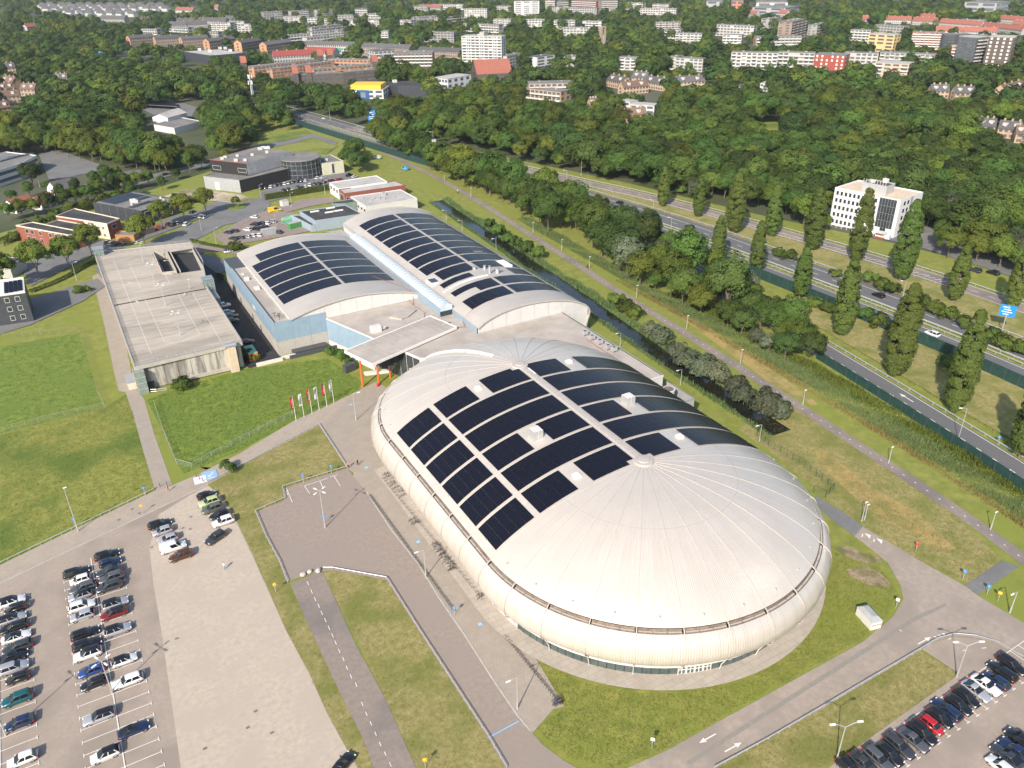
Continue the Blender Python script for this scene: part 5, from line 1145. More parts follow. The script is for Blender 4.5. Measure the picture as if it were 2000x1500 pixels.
r = wbuild('black_hall', 'flat black sports hall left of the glazed pavilion', 'hall', Gs((743,160),(777,168),(844,166),(800,158), z=8)); block(r, Gs((743,160),(777,168),(844,166),(800,158), z=8), 8, 'charcoal_cladding', 'black_felt'); x, y = G(771, 160, 8); MB().box(x-1.5,x+1.5,y-1.5,y+1.5,7.6,9.6).build('roof_unit', 'white_trim', r)
r = one(flats('x', 'school', '', (679,176), (748,176), 6.5, 22, 'white_render', 'pale_felt', 2, 6, None), 'daycare_building', 'white two storey building with yellow attic and blue front', 'school')
poly, L = front((679,176), (748,176), 6.5, 22); MB().prism([(LN(p[0],sum(q[0] for q in poly)/4,.15), LN(p[1],sum(q[1] for q in poly)/4,.15)) for p in poly], 6.4, 10, cap=True).build('yellow_attic', 'bright_yellow', r); MB().face([on_wall(poly[0],poly[1],t,z,.3) for t, z in ((.26,0),(.6,0),(.6,6.4),(.26,6.4))]).build('blue_front', 'strong_blue', r); MB().face([on_wall(poly[0],poly[1],t,z,.4) for t, z in ((.36,1),(.5,1),(.5,5),(.36,5))]).build('window', 'stair_glass', r)
one(flats('x', 'pavilion', '', (845,152), (874,155), 8, 30, 'white_render', 'pale_felt', 2, 3, None), 'glazed_pavilion', 'white glazed pavilion behind the black hall', 'pavilion')
one(house('x', 'church_hall', (932,145), (1000,142), 7, 17, 30, 'brown_brick', 'red_tiles', chim=0), 'church_hall', 'broad church hall with a big red tiled roof', 'church')
one(flats('x', 'care_home', '', (1033,164), (1121,162), 10, 14, 'pale_brick', 'grey_felt', 3, 4, 1), 'care_home', 'beige stepped care home with long balconies', 'apartment block')
one(flats('x', 'care_home', '', (1020,172), (1095,180), 7, 14, 'pale_brick', 'grey_felt', 2, 4, 1), 'care_home_wing', 'lower beige front wing of the care home', 'apartment block')
one(flats('x', 'flat_block', '', (1048,112), (1083,107), 11, 12, 'white_render', 'slate_tiles', 4, 9, None), 'mural_block', 'white gable block with a painted end left of centre trees', 'apartment block')
# houses with pitched roofs
for p, q, rf in (((1218,171),(1267,167),'brown_tiles'),((1258,158),(1295,164),'slate_tiles'),((1321,160),(1377,158),'slate_tiles'),((1185,155),(1216,161),'slate_tiles'),((1234,150),(1262,152),'slate_tiles'),((1206,225),(1262,224),'brown_tiles'),((1155,205),(1170,204),'slate_tiles'),((1821,177),(1855,177),'slate_tiles'),((1867,181),(1905,181),'slate_tiles'),((1965,178),(2005,168),'brown_tiles'),((1909,245),(1945,247),'slate_tiles'),((1950,250),(1995,254),'slate_tiles'),((1985,260),(2020,262),'brown_tiles'),((0,133),(29,131),'slate_tiles'),((0,158),(23,161),'brown_tiles'),((0,174),(28,171),'brown_tiles'),((38,174),(66,174),'brown_tiles'),((-10,190),(38,186),'brown_tiles'),((105,154),(130,153),'slate_tiles'),((-10,212),(20,208),'brown_tiles')):
    house('pitched houses', 'terrace_row', p, q, 5.5, 9.5, 9, 'pale_brick', rf, dormers=2, chim=3)
for p, q in (((330,49),(364,48)),((367,48),(405,46)),((345,42),(380,41)),((385,40),(440,41)),((195,36),(242,37)),((277,40),(294,39)),((437,37),(452,38))): house('slate rows', 'terrace_row', p, q, 5.5, 10, 10, 'flat_grey', 'slate_tiles', chim=3)
for p, q, rf in (((1727,38),(1780,39),'red_tiles'),((1782,40),(1828,42),'red_tiles'),((1834,43),(1915,49),'red_tiles'),((1917,50),(1996,59),'red_tiles'),((1828,59),(1880,60),'red_tiles'),((1882,60),(1947,62),'red_tiles'),((1790,33),(1826,34),'red_tiles'),((1950,36),(2000,40),'red_tiles'),((1975,46),(2010,49),'red_tiles'),((1685,38),(1697,38),'red_tiles'),((818,14),(860,15),'red_tiles'),((342,19),(376,20),'red_tiles'),((418,15),(425,15),'red_tiles'),((1462,26),(1476,27),'red_tiles'),((1520,25),(1535,26),'red_tiles'),((52,53),(74,51),'red_tiles')):
    house('red rows', 'terrace_row', p, q, 5.5, 10, 10, 'flat_white', rf, chim=4)
for p, q in (((1440,164),(1472,166)),((1485,163),(1500,164)),((1229,204),(1278,207)),((1208,197),(1230,200))): flats('villas', 'flat_villa', '', p, q, 6, 10, 'white_render', 'pale_felt', 2, 5, None)
# near left: school, pavilion, chalets
r = wbuild('primary_school', 'white banded school with rows of rooflights at the left edge', 'school', Gs((0,331),(36,320),(71,303),(14,296), z=8))
sp = Gs((-30,340),(40,319),(71,303),(12,296),(-30,306), z=8); block(r, sp, 8, 'white_render', 'grey_felt')
for z0 in (1.6, 5.0): windows(r, sp[0], sp[1], z0, z0+1.6, even(22,.85,.02,.98), joined=True, frame=None)
for z0 in (1.6, 5.0): windows(r, sp[1], sp[2], z0, z0+1.6, even(12,.85,.02,.98), joined=True, frame=None)
b = MB()
for k in range(6):
    a, c = G(-10+k*9, 318-k*2.5, 8), G(20+k*9, 306-k*1.2, 8); b.obox(((a[0]+c[0])/2,(a[1]+c[1])/2), math.atan2(c[1]-a[1],c[0]-a[0]), math.hypot(c[0]-a[0],c[1]-a[1])/2, .5, 7.7, 8.3)
b.build('rooflights', 'far_glass', r, kind='stuff')
r = wbuild('scout_hall', 'white hall with a pale green gabled roof among the trees', 'hall', Gs((297,227),(327,229),(364,219),(336,213), z=7)); pv = Gs((297,228),(327,230),(364,220),(336,214), z=6); gable(r, [pv[0],pv[3],pv[2],pv[1]], 6, 8, 'white_render', 'pale_felt'); block(r, Gs((300,243),(340,250),(392,236),(350,228), z=4), 4, 'white_render', 'grey_felt', wall_name='annex_wall')
r = wbuild('solar_carport', 'long carport with a solar panel roof behind the white hall', 'carport', Gs((276,204),(345,208),(340,198),(278,199), z=3)); cpoly = Gs((276,204),(345,208),(340,198),(278,199), z=3); MB().prism(cpoly, 2.8, 3.05, bottom=True).build('roof', 'steel', r); MB().sheet(ccw(cpoly), 3.08).build('solar_array', 'solar_cells', r); b = MB()
for x, y in cpoly: b.tube((x,y,0),(x,y,2.8),.12)
b.build('posts', 'steel', r)
for nm, lab, p, q, h, hr, d, rf, wl in (('chalet', 'dark roofed chalet with a white gable left of the dark office', (112,372), (160,360), 3, 6.5, 9, 'slate_tiles', 'white_render'), ('chalet', 'low chalet with a grey roof behind the bushes', (236,350), (278,344), 3, 5.5, 8, 'slate_tiles', 'brown_brick'), ('garden_house', 'white garden house with red tiled roof and solar panels', (30,405), (68,393), 3, 6, 8, 'red_tiles', 'white_render'), ('garden_house', 'small red roofed garden house left of the hedge', (80,398), (110,388), 3, 6, 7, 'red_tiles', 'white_render'), ('garden_shed', 'small orange roofed shed at the left edge', (8,408), (30,404), 2.2, 4.2, 4, 'vivid_orange', 'white_render')):
    r = house('x', nm, p, q, h, hr, d, wl, rf, chim=0); one(r, nm, lab, 'house')
# white estate on the far left skyline
for k in range(64):
    row, i = k % 5, k//5; px = 76+i*19.5+row*5+random.uniform(-3,3); py = 8.5+row*3.6+(i*.35 if row > 2 else 0)+random.uniform(-.6,.6)
    if row > 2 and (px < 120 or px > 255) or px > 322: continue
    house('white estate', 'terrace_row', (px-6,py), (px+5,py+.3), 6, 10, 9, 'balcony_white', 'slate_tiles', bay=6, chim=0)
# horizon sheds
for p, q, h, m_, lab in (((1478,5),(1539,5),14,'balcony_white','long white shopping centre on the horizon'),((1428,2),(1452,2),13,'vivid_orange','orange shed front on the horizon'),((1470,14),(1535,16),10,'hazy_grey','grey roofed shed below the white shopping centre'),((1885,4),(1948,6),14,'hazy_grey','long pale shed on the right horizon'),((1380,3),(1425,3),10,'hazy_grey','grey shed left of the orange shed on the horizon')):
    r = flats('x', 'retail_shed', lab, p, q, h, 60, m_, 'grey_felt', 2, 20, None); one(r, 'retail_shed', lab, 'warehouse')
rank_label(FLATS['white flats'], 'white flat block in the town, {} of the white blocks', group='white flat blocks in the town')
rank_label(FLATS['grey flats'], 'grey flat roofed block in the town, {} of the grey blocks', group='grey flat blocks in the town')
rank_label(FLATS['gable flats'], 'brown gallery flats with slate roof, {} in their row', group='gallery flats with pitched roofs')
rank_label(FLATS['brick towers'], 'tall block on the skyline behind the centre, {} of four', group='skyline tower blocks')
rank_label(FLATS['maroon rows'], 'terrace with dark red tiled roof, {} of the pair', group='dark red terraces')
rank_label(FLATS['orange courts'], 'orange brick courtyard wing, {} of four wings', group='courtyard housing wings')
rank_label(FLATS['dark courts'], 'dark brick outer wing of the courtyard housing, {}', group='courtyard outer wings')
rank_label(FLATS['gable towers'], 'dark brick gate tower with red roof, {} of six', group='gate towers')
rank_label(FLATS['pitched houses'], 'brick terrace with dormers among trees, {} of the brick terraces', group='brick terraces among trees')
rank_label(FLATS['slate rows'], 'slate roofed terrace at the upper left, {} of the slate terraces', group='slate terraces')
rank_label(FLATS['red rows'], 'far red roofed terrace, {} of the red roofed rows', group='red roofed terraces')
rank_label(FLATS['villas'], 'white flat roofed villa among trees, {} of four', group='white villas')
rank_label(FLATS['white estate'], 'small white gabled terrace on the left skyline, {} of its estate', group='white estate houses')
# ------------------------------------------------------------------ trees and plants
def leaf_mat(name, dark, light, vary=.38):
    m, nt, b = nodes(name); b.inputs['Roughness'].default_value = .75; b.inputs['Specular IOR Level'].default_value = .25
    g = N(nt, 'ShaderNodeNewGeometry'); r = N(nt, 'ShaderNodeValToRGB'); r.color_ramp.elements[0].color = c4(dark); r.color_ramp.elements[1].color = c4(light)
    nt.links.new(g.outputs['Random Per Island'], r.inputs[0])
    oi = N(nt, 'ShaderNodeObjectInfo'); hs = N(nt, 'ShaderNodeHueSaturation'); mr = N(nt, 'ShaderNodeMapRange'); mr.inputs['To Min'].default_value = 1-vary; mr.inputs['To Max'].default_value = 1+vary
    mh = N(nt, 'ShaderNodeMapRange'); mh.inputs['To Min'].default_value = .488; mh.inputs['To Max'].default_value = .530
    mt = N(nt, 'ShaderNodeMath', operation='FRACT'); mm = N(nt, 'ShaderNodeMath', operation='MULTIPLY'); mm.inputs[1].default_value = 7.31
    nt.links.new(oi.outputs['Random'], mr.inputs['Value']); nt.links.new(oi.outputs['Random'], mm.inputs[0]); nt.links.new(mm.outputs[0], mt.inputs[0]); nt.links.new(mt.outputs[0], mh.inputs['Value'])
    nt.links.new(mr.outputs[0], hs.inputs['Value']); nt.links.new(mh.outputs[0], hs.inputs['Hue']); nt.links.new(r.outputs[0], hs.inputs['Color']); nt.links.new(hs.outputs[0], b.inputs['Base Color'])
    tr = N(nt, 'ShaderNodeBsdfTranslucent'); mx = N(nt, 'ShaderNodeMixShader'); mx.inputs[0].default_value = .40; nt.links.new(hs.outputs[0], tr.inputs[0]); nt.links.new(b.outputs[0], mx.inputs[1]); nt.links.new(tr.outputs[0], mx.inputs[2]); nt.links.new(mx.outputs[0], nt.nodes['Material Output'].inputs[0]); return m
leaf_mat('leaf_green', (.060,.108,.020), (.130,.182,.038)); leaf_mat('leaf_dark', (.046,.084,.020), (.096,.138,.034)); leaf_mat('leaf_olive', (.088,.126,.018), (.175,.205,.036))
leaf_mat('leaf_poplar', (.072,.108,.020), (.150,.186,.042), .14); leaf_mat('leaf_silver', (.085,.105,.055), (.19,.21,.13)); leaf_mat('leaf_bush', (.075,.115,.018), (.155,.190,.036)); leaf_mat('leaf_copper', (.028,.014,.012), (.05,.026,.02), .1)
leaf_mat('leaf_fresh', (.105,.145,.020), (.205,.235,.040), .15); leaf_mat('leaf_reed', (.105,.165,.055), (.215,.275,.110), .1); leaf_mat('leaf_straw', (.20,.15,.055), (.33,.26,.11), .1)
mat('bark', (.10,.075,.055), (.17,.135,.10), 3, .9)
def rvec(rg):
    while True:
        v = Vector((rg.uniform(-1,1), rg.uniform(-1,1), rg.uniform(-1,1)))
        if .05 < v.length < 1: return v.normalized()
def leafq(b, p, n, s, rg, asp=.75):
    a = n.orthogonal().normalized(); q = n.cross(a); t = rg.uniform(0, 6.28); u = (a*math.cos(t)+q*math.sin(t))*s; v = (q*math.cos(t)-a*math.sin(t))*s*asp
    k = rg.uniform(.5, 1); b.face([p-u-v*.5, p+u*.2-v, p+u+v*k*.4, p-u*.3+v])
def crown_mesh(name, seed, m, env, clumps, per, cr, ls, zlo=-.2):
    """crown: leaf clumps spread through an envelope; env(rg) gives a clump centre and its outward direction"""
    rg = random.Random(seed); b = MB()
    for c in range(clumps):
        ctr, out, k = env(rg); R = cr*k*rg.uniform(.7, 1.3)
        for i in range(int(per*k)):
            d = (rvec(rg)+out*.55+Vector((0,0,.25))).normalized(); p = ctr+Vector((d.x*R, d.y*R, d.z*R*.8))*rg.uniform(.72, 1.08)
            n = (d*.65+out*.75+rvec(rg)*.6+Vector((0,0,.2))).normalized(); leafq(b, p, n, ls*rg.uniform(.7,1.3), rg)
    return b.mesh(name, m)
def env_dome(rx, rz, zc, squash=.75):
    def f(rg):
        d = rvec(rg)
        if d.z < -.45: d.z = -d.z*.6; d.normalize()
        r = rg.uniform(.5, 1.2)**.5 if rg.random() < .82 else rg.uniform(.1,.55)
        return Vector((d.x*rx*r*.78, d.y*rx*r*.78, zc+d.z*rz*r*.78)), d, 1
    return f
def env_poplar(h, w):
    def f(rg):
        t = rg.random()**.9; z = h*(.05+.91*t); rr = w*(math.sin(min(1, t*1.9+.16)*math.pi/2))*(1-t**2.4)**.6; a = rg.uniform(0, 6.28); d = Vector((math.cos(a), math.sin(a), .35)).normalized()
        return Vector((d.x*rr*.8, d.y*rr*.8, z)), d, .75+.35*(1-t)
    return f
def env_cone(h, w):
    def f(rg):
        t = rg.random()**1.6; z = h*(.06+.92*t); rr = w*(1-t)*rg.uniform(.6,1); a = rg.uniform(0, 6.28); d = Vector((math.cos(a), math.sin(a), .1)).normalized(); return Vector((d.x*rr, d.y*rr, z)), d, .4+.6*(1-t)
    return f
def trunk_mesh(name, seed, h, r, limbs, spread, top):
    rg = random.Random(seed); b = MB(); x = y = 0; p = Vector((0,0,-.2)); z = 0; segs = 4
    pts = [p]+[Vector((rg.uniform(-.15,.15)*k, rg.uniform(-.15,.15)*k, h*(k+1)/segs)) for k in range(segs)]
    for k, (a, c) in enumerate(zip(pts, pts[1:])): b.tube(a, c, r*(1-.17*k), r*(1-.17*(k+1)), 7, False)
    for i in range(limbs):
        t = 6.28*i/limbs+rg.uniform(-.4,.4); st = pts[2].lerp(pts[4], rg.random()); en = Vector((math.cos(t)*spread, math.sin(t)*spread, top*rg.uniform(.75,1))); mid = st.lerp(en, .5)+Vector((0,0,.6)); b.tube(st, mid, r*.42, r*.26, 5, False).tube(mid, en, r*.26, r*.08, 5, False)
    b.tube(pts[-1], Vector((0,0,top)), r*.34, r*.08, 5, False); return b.mesh(name, 'bark')
PROTO = {}
def proto(kind, crown, trunk): PROTO.setdefault(kind, []).append((crown, trunk))
for s, m_ in ((1,'leaf_green'),(2,'leaf_green'),(3,'leaf_dark'),(4,'leaf_olive')):       # 12 m broadleaf
    proto('broad', crown_mesh('crown', s, m_, env_dome(5.6, 5.0, 7.4), 58, 92, 1.55, .27), trunk_mesh('trunk', s, 4.5, .3, 6, 3.2, 9))
for s, m_ in ((11,'leaf_green'),(12,'leaf_dark')): proto('tall', crown_mesh('crown', s, m_, env_dome(4.4, 6.6, 8.2), 60, 92, 1.45, .27), trunk_mesh('trunk', s, 5.5, .3, 6, 2.6, 12))
for s in (21, 22): proto('poplar', crown_mesh('crown', s, 'leaf_poplar', env_poplar(24, 3.5), 190, 90, 1.1, .25), trunk_mesh('trunk', s, 12, .42, 3, 1.2, 20))
proto('silver', crown_mesh('crown', 31, 'leaf_silver', env_dome(5, 4.8, 6.8), 54, 92, 1.5, .25), trunk_mesh('trunk', 31, 4, .3, 6, 3, 9))
proto('copper', crown_mesh('crown', 41, 'leaf_copper', env_dome(5, 4.8, 7), 42, 55, 1.75, .40), trunk_mesh('trunk', 41, 4, .3, 6, 3, 9))
for s, m_ in ((51,'leaf_bush'),(52,'leaf_green')): proto('bush', crown_mesh('crown', s, m_, env_dome(2.6, 2.0, 1.7), 26, 46, .85, .26), trunk_mesh('trunk', s, .8, .08, 5, 1.2, 2))
proto('willow_bush', crown_mesh('crown', 61, 'leaf_silver', env_dome(2.8, 2.5, 2.3), 34, 46, .9, .24), trunk_mesh('trunk', 61, 1, .1, 5, 1.2, 2.6))
proto('conifer', crown_mesh('crown', 71, 'leaf_silver', env_cone(11, 3), 60, 30, .8, .3), trunk_mesh('trunk', 71, 6, .25, 3, .8, 9))
for s in (81, 82): proto('street', crown_mesh('crown', s, 'leaf_fresh', env_dome(3.7, 3.2, 6.0), 44, 80, 1.15, .22), trunk_mesh('trunk', s, 3.8, .17, 5, 2.2, 7.4))
for s, m_ in ((91,'leaf_green'),(92,'leaf_dark'),(93,'leaf_olive'),(94,'leaf_dark')): proto('far', crown_mesh('crown', s, m_, env_dome(5.6, 5.1, 7.0), 30, 48, 1.9, .50), trunk_mesh('trunk', s, 4, .3, 3, 2.5, 8))
TREES = {}
TN = {'broad':'broadleaf_tree','tall':'broadleaf_tree','poplar':'poplar_tree','silver':'willow_tree','copper':'copper_beech','bush':'bush','willow_bush':'willow_bush','conifer':'conifer_tree','street':'street_tree','far':'distant_tree'}
_tr = random.Random(5)
def tree(kind, x, y, s=1.0, sz=None, grp='', label='', v=None, z=0):
    P = PROTO[kind]; cm, tm = P[v if v is not None else _tr.randrange(len(P))]
    r = thing(TN[kind], label, 'bush' if 'bush' in kind else 'tree', (x, y, z), _tr.uniform(0, 6.28), grp or None); r.scale = (s*_tr.uniform(.92,1.08), s*_tr.uniform(.92,1.08), sz or s)
    put('trunk', tm, r); put('crown', cm, r); TREES.setdefault(grp, []).append(r); return r
# poplars: foot and tip pixels
pops = [((1642,655),(1678,506)),((1747,735),(1795,553)),((1862,806),(1942,605)),((1990,893),(2032,740)),((1561,581),(1580,483)),((1475,535),(1498,432)),((1506,462),(1524,358)),((1400,510),(1427,428)),((1432,455),(1447,345)),((1585,488),(1608,364)),((1671,512),(1702,374)),((1758,548),(1797,402)),((1862,588),(1896,478)),((1975,603),(2010,490)),((1363,423),(1368,348)),((1294,403),(1305,325))]
rs0 = random.Random(4)
for bpx, tpx in pops:
    x, y = G(*bpx); h = max(11, min(27, HGT(bpx, tpx))); tree('poplar', x, y, max(.8, h/24)*rs0.uniform(.9,1.2), h/22.8*rs0.uniform(.94,1.06), 'poplars')
near_row = sorted(TREES['poplars'], key=lambda o: o.location.y); rank_label(near_row, 'tall columnar poplar beside the motorway, {} of the poplars', group='poplars along the motorway')
# street trees
for (px, py), s in (((79,546),1.6),((137,527),1.4),((180,500),1.4),((284,482),1.45),((318,445),1.3),((362,434),1.35),((404,420),1.3),((10,565),1.45),((463,407),.6)):
    x, y = G(px, py); tree('street', x, y, s, s, 'street')
rank_label(TREES['street'], 'round street tree on a bare trunk in the estate, {}', group='street trees in the estate')
# bushes along canal and fields
def bushes(grp, label, lst, kind='bush'):
    for px, py, s in lst: x, y = G(px, py); tree(kind, x, y, s, s*_tr.uniform(.9,1.15), grp, label)
bushes('bushes on the canal bank', 'green bush on the bank between canal and cycle path', [(958,447,1.1),(975,462,1.2),(992,475,1.1),(1010,485,1.2),(1030,497,1.3),(1052,505,1.2),(1205,598,1.3),(1222,610,1.2),(1240,622,1.1)])
bushes('silvery willow bushes at the canal', 'silvery willow bush beside the lower end of the canal', [(1322,700,1.15),(1345,722,1.35),(1372,738,1.45),(1398,750,1.3),(1438,772,1.15),(1452,790,1.1),(1490,812,1.45),(1515,818,1.2),(1270,655,1.0),(1290,672,1.1)], 'willow_bush')
bushes('bushes below the motorway wall', 'low green bush in the strip between the poplars', [(1330,378,1.0),(1350,470,1.0),(1345,455,.9),(1520,500,1.0),(1540,508,1.1),(1630,540,.9),(1700,555,1.2),(1722,565,1.1),(1742,575,1.1),(1800,600,1.0),(1825,612,1.2),(1850,625,1.1),(1880,640,1.0),(1935,665,1.1),(1960,680,1.2),(1690,625,1.1),(1715,640,1.2),(1850,720,1.2),(1880,730,1.1),(1590,600,1.0),(1615,610,1.0),(1770,620,.9),(1990,690,1.1),(1650,560,.9)])
x, y = G(447, 921); tree('bush', x, y, .75, .75, 'lone bush', 'single small bush beside the blue cycle symbol on the path')
bushes('shrubs along the estate', 'shrub on the green strips of the estate', [(330,400,.9),(345,392,1.0),(160,432,1.0),(95,470,1.0),(30,470,1.2),(55,455,1.2),(80,445,1.3),(110,430,1.3),(140,415,1.3),(170,405,1.2),(200,395,1.3),(225,390,1.2),(430,545,.6),(172,570,.6),(155,572,.8),(462,488,1.1),(735,462,.7),(598,510,.5),(485,700,.8),(500,703,.7),(645,692,.6),(665,700,.8),(680,715,.8),(362,758,.9),(352,760,.8)])
# woodland scatter
def world_line_side(line, x, y):
    """signed offset from a polyline (left positive)"""
    best = (1e9, 0)
    for (ax_, ay), (bx_, by) in zip(line[::3], line[3::3]):
        dx, dy = bx_-ax_, by-ay; L2 = dx*dx+dy*dy; t = max(0, min(1, ((x-ax_)*dx+(y-ay)*dy)/L2)); px, py = ax_+dx*t, ay+dy*t; d = math.hypot(x-px, y-py)
        if d < best[0]: best = (d, d if (dx*(y-ay)-dy*(x-ax_)) > 0 else -d)
    return best[1]
belt = [(170,152),(180,150),(190,160),(196,176),(200,200),(199,250),(194,290),(186,335),(180,385),(178,425),(174,470),(171.5,470),(172,425),(172.5,385),(171,330),(168,270),(166,215),(165,180)]
LW = [Gs((0,290),(75,296),(150,312),(250,335),(330,345),(385,335),(392,315),(330,300),(150,285),(0,270)),
      Gs((0,262),(140,270),(262,262),(280,236),(258,205),(262,190),(352,188),(405,215),(395,250),(428,296),(405,328),(470,315),(500,290),(498,268),(540,243),(556,226),(480,194),(300,154),(140,122),(0,102)),
      Gs((0,440),(60,425),(180,388),(255,380),(300,362),(295,352),(240,362),(125,378),(105,398),(0,415)),
      Gs((650,322),(690,300),(708,320),(712,352),(690,338)), Gs((705,368),(760,372),(800,388),(838,408),(800,402),(765,398))]
bbox = []
for o in list(COL.objects):
    if o.get('category') in ('building','house','apartment block','apartment tower','tower','school','pavilion','hall','church','office','warehouse','carport') and not o.parent:
        xs, ys, fx = [], [], []
        for ch in o.children:
            if ch.name.split('.')[0] in ('wall','low_wall','upper_wall','shaft','brick_gable','wing_wall','yellow_attic','glazed_wall'):
                for v in ch.data.vertices:
                    q = Vector(v.co)+(Vector((0,0,0)) if o.get('_w') else Vector(o.location)); fx.append((q.x, q.y)); s_ = proj((q.x,q.y,q.z*(.42 if q.z < 1 else 1) if q.z else 0)); xs.append(s_[0]); ys.append(s_[1])
        if fx:
            zt = max(v.co.z for ch in o.children if ch.type == 'MESH' for v in ch.data.vertices); base = [proj((x,y,zt*.24)) for x, y in fx]; top = [proj((x,y,zt)) for x, y in fx]
            cx, cy = sum(p[0] for p in fx)/len(fx), sum(p[1] for p in fx)/len(fx)
            bbox.append((min(p[0] for p in top+base)-1, max(p[0] for p in top+base)+1, min(p[1] for p in top), max(p[1] for p in base), math.hypot(cx,cy), min(p[0] for p in fx)-3, max(p[0] for p in fx)+3, min(p[1] for p in fx)-3, max(p[1] for p in fx)+3))
bbox.sort(key=lambda b_: b_[0])
KEEP = [[(560,200),(735,232),(735,262),(560,222)],[(985,305),(1420,395),(1700,470),(2000,590),(2000,760),(1740,640),(1440,505),(1220,400),(1000,335)],[(1600,440),(1760,470),(1790,500),(1600,460)],[(495,262),(660,262),(660,300),(495,300)],[(1480,222),(1560,228),(1560,252),(1490,252)],[(1660,455),(2000,540),(2000,600),(1640,500)],[(276,196),(400,196),(400,262),(276,255)],[(1395,370),(1520,390),(1560,412),(1420,400)],[(480,150),(500,150),(505,220),(490,220)],[(220,100),(420,128),(420,140),(220,112)],[(714,205),(748,205),(748,250),(714,250)]]
CLEAR = [[(270,185),(306,185),(306,230),(262,230)],[(258,110),(285,105),(290,170),(266,180)],Gs((270,215),(400,195),(410,235),(280,262))]
rs = random.Random(11); SC = []
for row in range(3):
    for t in range(17): x, y = G(-15+t*21.5+row*7+rs.uniform(-4,4), 281+t*3.7-row*13+rs.uniform(-2,2)+(12 if t < 4 else 0)*(0 if row else 1)); tree('broad', x, y, rs.uniform(.85,1.1), rs.uniform(.95,1.15), 'trees of the plantation by the school', v=3)
for y_ in range(292, 470, 5):
    for o_ in (0, 1): xx = LN(172.6, 197-(y_-290)*.125, .25+.5*o_)+rs.uniform(-1.5,1.5); (inside(proj((xx,y_,9)), [(700,195),(760,195),(760,250),(700,250)]) or inside(proj((xx,y_,9)), [(805,255),(860,255),(860,290),(805,290)])) or tree(rs.choice(('broad','tall','broad')), xx, y_+rs.uniform(-2,2), rs.uniform(.6,.95), rs.uniform(.75,1.05), 'trees in the belt beside the cycle path')
for px, py, s in ((20,432,.6),(45,426,.7),(70,422,.65),(98,416,.7),(125,408,.75),(150,402,.7),(175,398,.75),(200,388,.7),(150,380,.6),(120,388,.55),(226,380,.7),(246,374,.75),(270,370,.7),(292,364,.6),(256,386,.6),(66,366,1.05),(372,338,.8),(395,330,.9),(190,372,.7),(210,362,.75),(232,356,.6),(25,395,.5),(60,385,.55),(95,378,.5),(345,352,.5),(318,372,.55)): x, y = G(px, py); tree(rs.choice(('broad','tall')), x, y, s, s, 'trees round the chalets and gardens')
def belt_ok(x, y, h): t = proj((x, y, 12.5*h)); return not (t[0] > 1230 and t[1] < 390+(t[0]-1230)*.60)
def try_tree(x, y, hscale, need=1.0):
    q = proj((x, y, 0))
    if not (-70 < q[0] < 2070): return False
    t = proj((x, y, 11.5*hscale)); m_ = proj((x, y, 6*hscale))
    if t[1] > 620 or q[1] < -60: return False
    d = math.hypot(x, y)
    for b_ in bbox:
        if b_[0] > q[0]+14: break
        if b_[5] < x < b_[6] and b_[7] < y < b_[8]: return False
        if d < b_[4] and b_[0]-3 < t[0] < b_[1]+3 and (b_[2]-1 < t[1] < b_[3] or b_[2] < m_[1] < b_[3]-1) and rs.random() < .93: return False
    for k in KEEP:
        if inside(t, k) or inside(m_, k): return False
    for k in CLEAR:
        if inside((x, y), k): return False
    return True
def side_par(x, y): return world_line_side(par, x, y) if y < 470 else world_line_side(mw, x, y)+3
for (d0, d1, sp) in ((150,430,7.8),(430,620,8.8),(620,950,10),(950,1600,13.5),(1600,3800,25)):
    y = 60
    while y < min(3800, d1):
        x = -900 if d1 > 900 else -400
        while x < 2600:
            d = math.hypot(x, y)
            if d0 <= d < d1:
                xx, yy = x+rs.uniform(-.45,.45)*sp, y+rs.uniform(-.45,.45)*sp; hs_ = rs.choice((rs.uniform(.62,.95),rs.uniform(.85,1.2),rs.uniform(1.1,1.5)))
                pxy = proj((xx, yy, 0)) if (xx*FW.x+yy*FW.y) > 50 else (9999, 0)
                if -60 < pxy[0] < 2060:
                    ok = None
                    s1 = side_par(xx, yy)
                    if s1 < -9.5: ok = 'N'
                    elif s1 > 3:
                        if inside((xx, yy), belt): ok = 'belt'
                        else:
                            for i, L_ in enumerate(LW):
                                if inside((xx, yy), L_): ok = 'L%d' % i; break
                            if not ok and d > 560 and world_line_side(mw, xx, yy) > 17: ok = 'L1'
                    if ok and ok[0] == 'N' and rs.random() < (.0 if d < 620 else (.06 if d < 950 else .10)): ok = None
                    if ok in ('L2',): hs_ *= .55
                    if ok == 'L3' or ok == 'L4': hs_ *= .75
                    if ok == 'belt': hs_ *= .95
                    if ok == 'belt' and not belt_ok(xx, yy, hs_): hs_ *= .6; ok = ok if belt_ok(xx, yy, hs_) else None
                    if ok and (ok == 'belt' or try_tree(xx, yy, hs_)): SC.append((d, xx, yy, hs_, ok))
            x += sp
        y += sp
SC.sort()
NM = {'belt':('trees in the belt beside the cycle path','leafy tree in the dense belt between cycle path and motorway'),'N':('trees of the wood beyond the motorway','leafy tree in the wood beyond the motorway'),'L0':('trees of the plantation by the school','tree in the dense plantation behind the school yard'),'L1':('trees of the left wood','tree in the dark wood left of the motorway'),'L2':('trees behind the estate','small tree in the strip behind the dark office'),'L3':('trees beside the pale annex','tree beside the pale annex and cycle path'),'L4':('trees behind the warehouse','tree right of the white warehouse')}
REST = {}
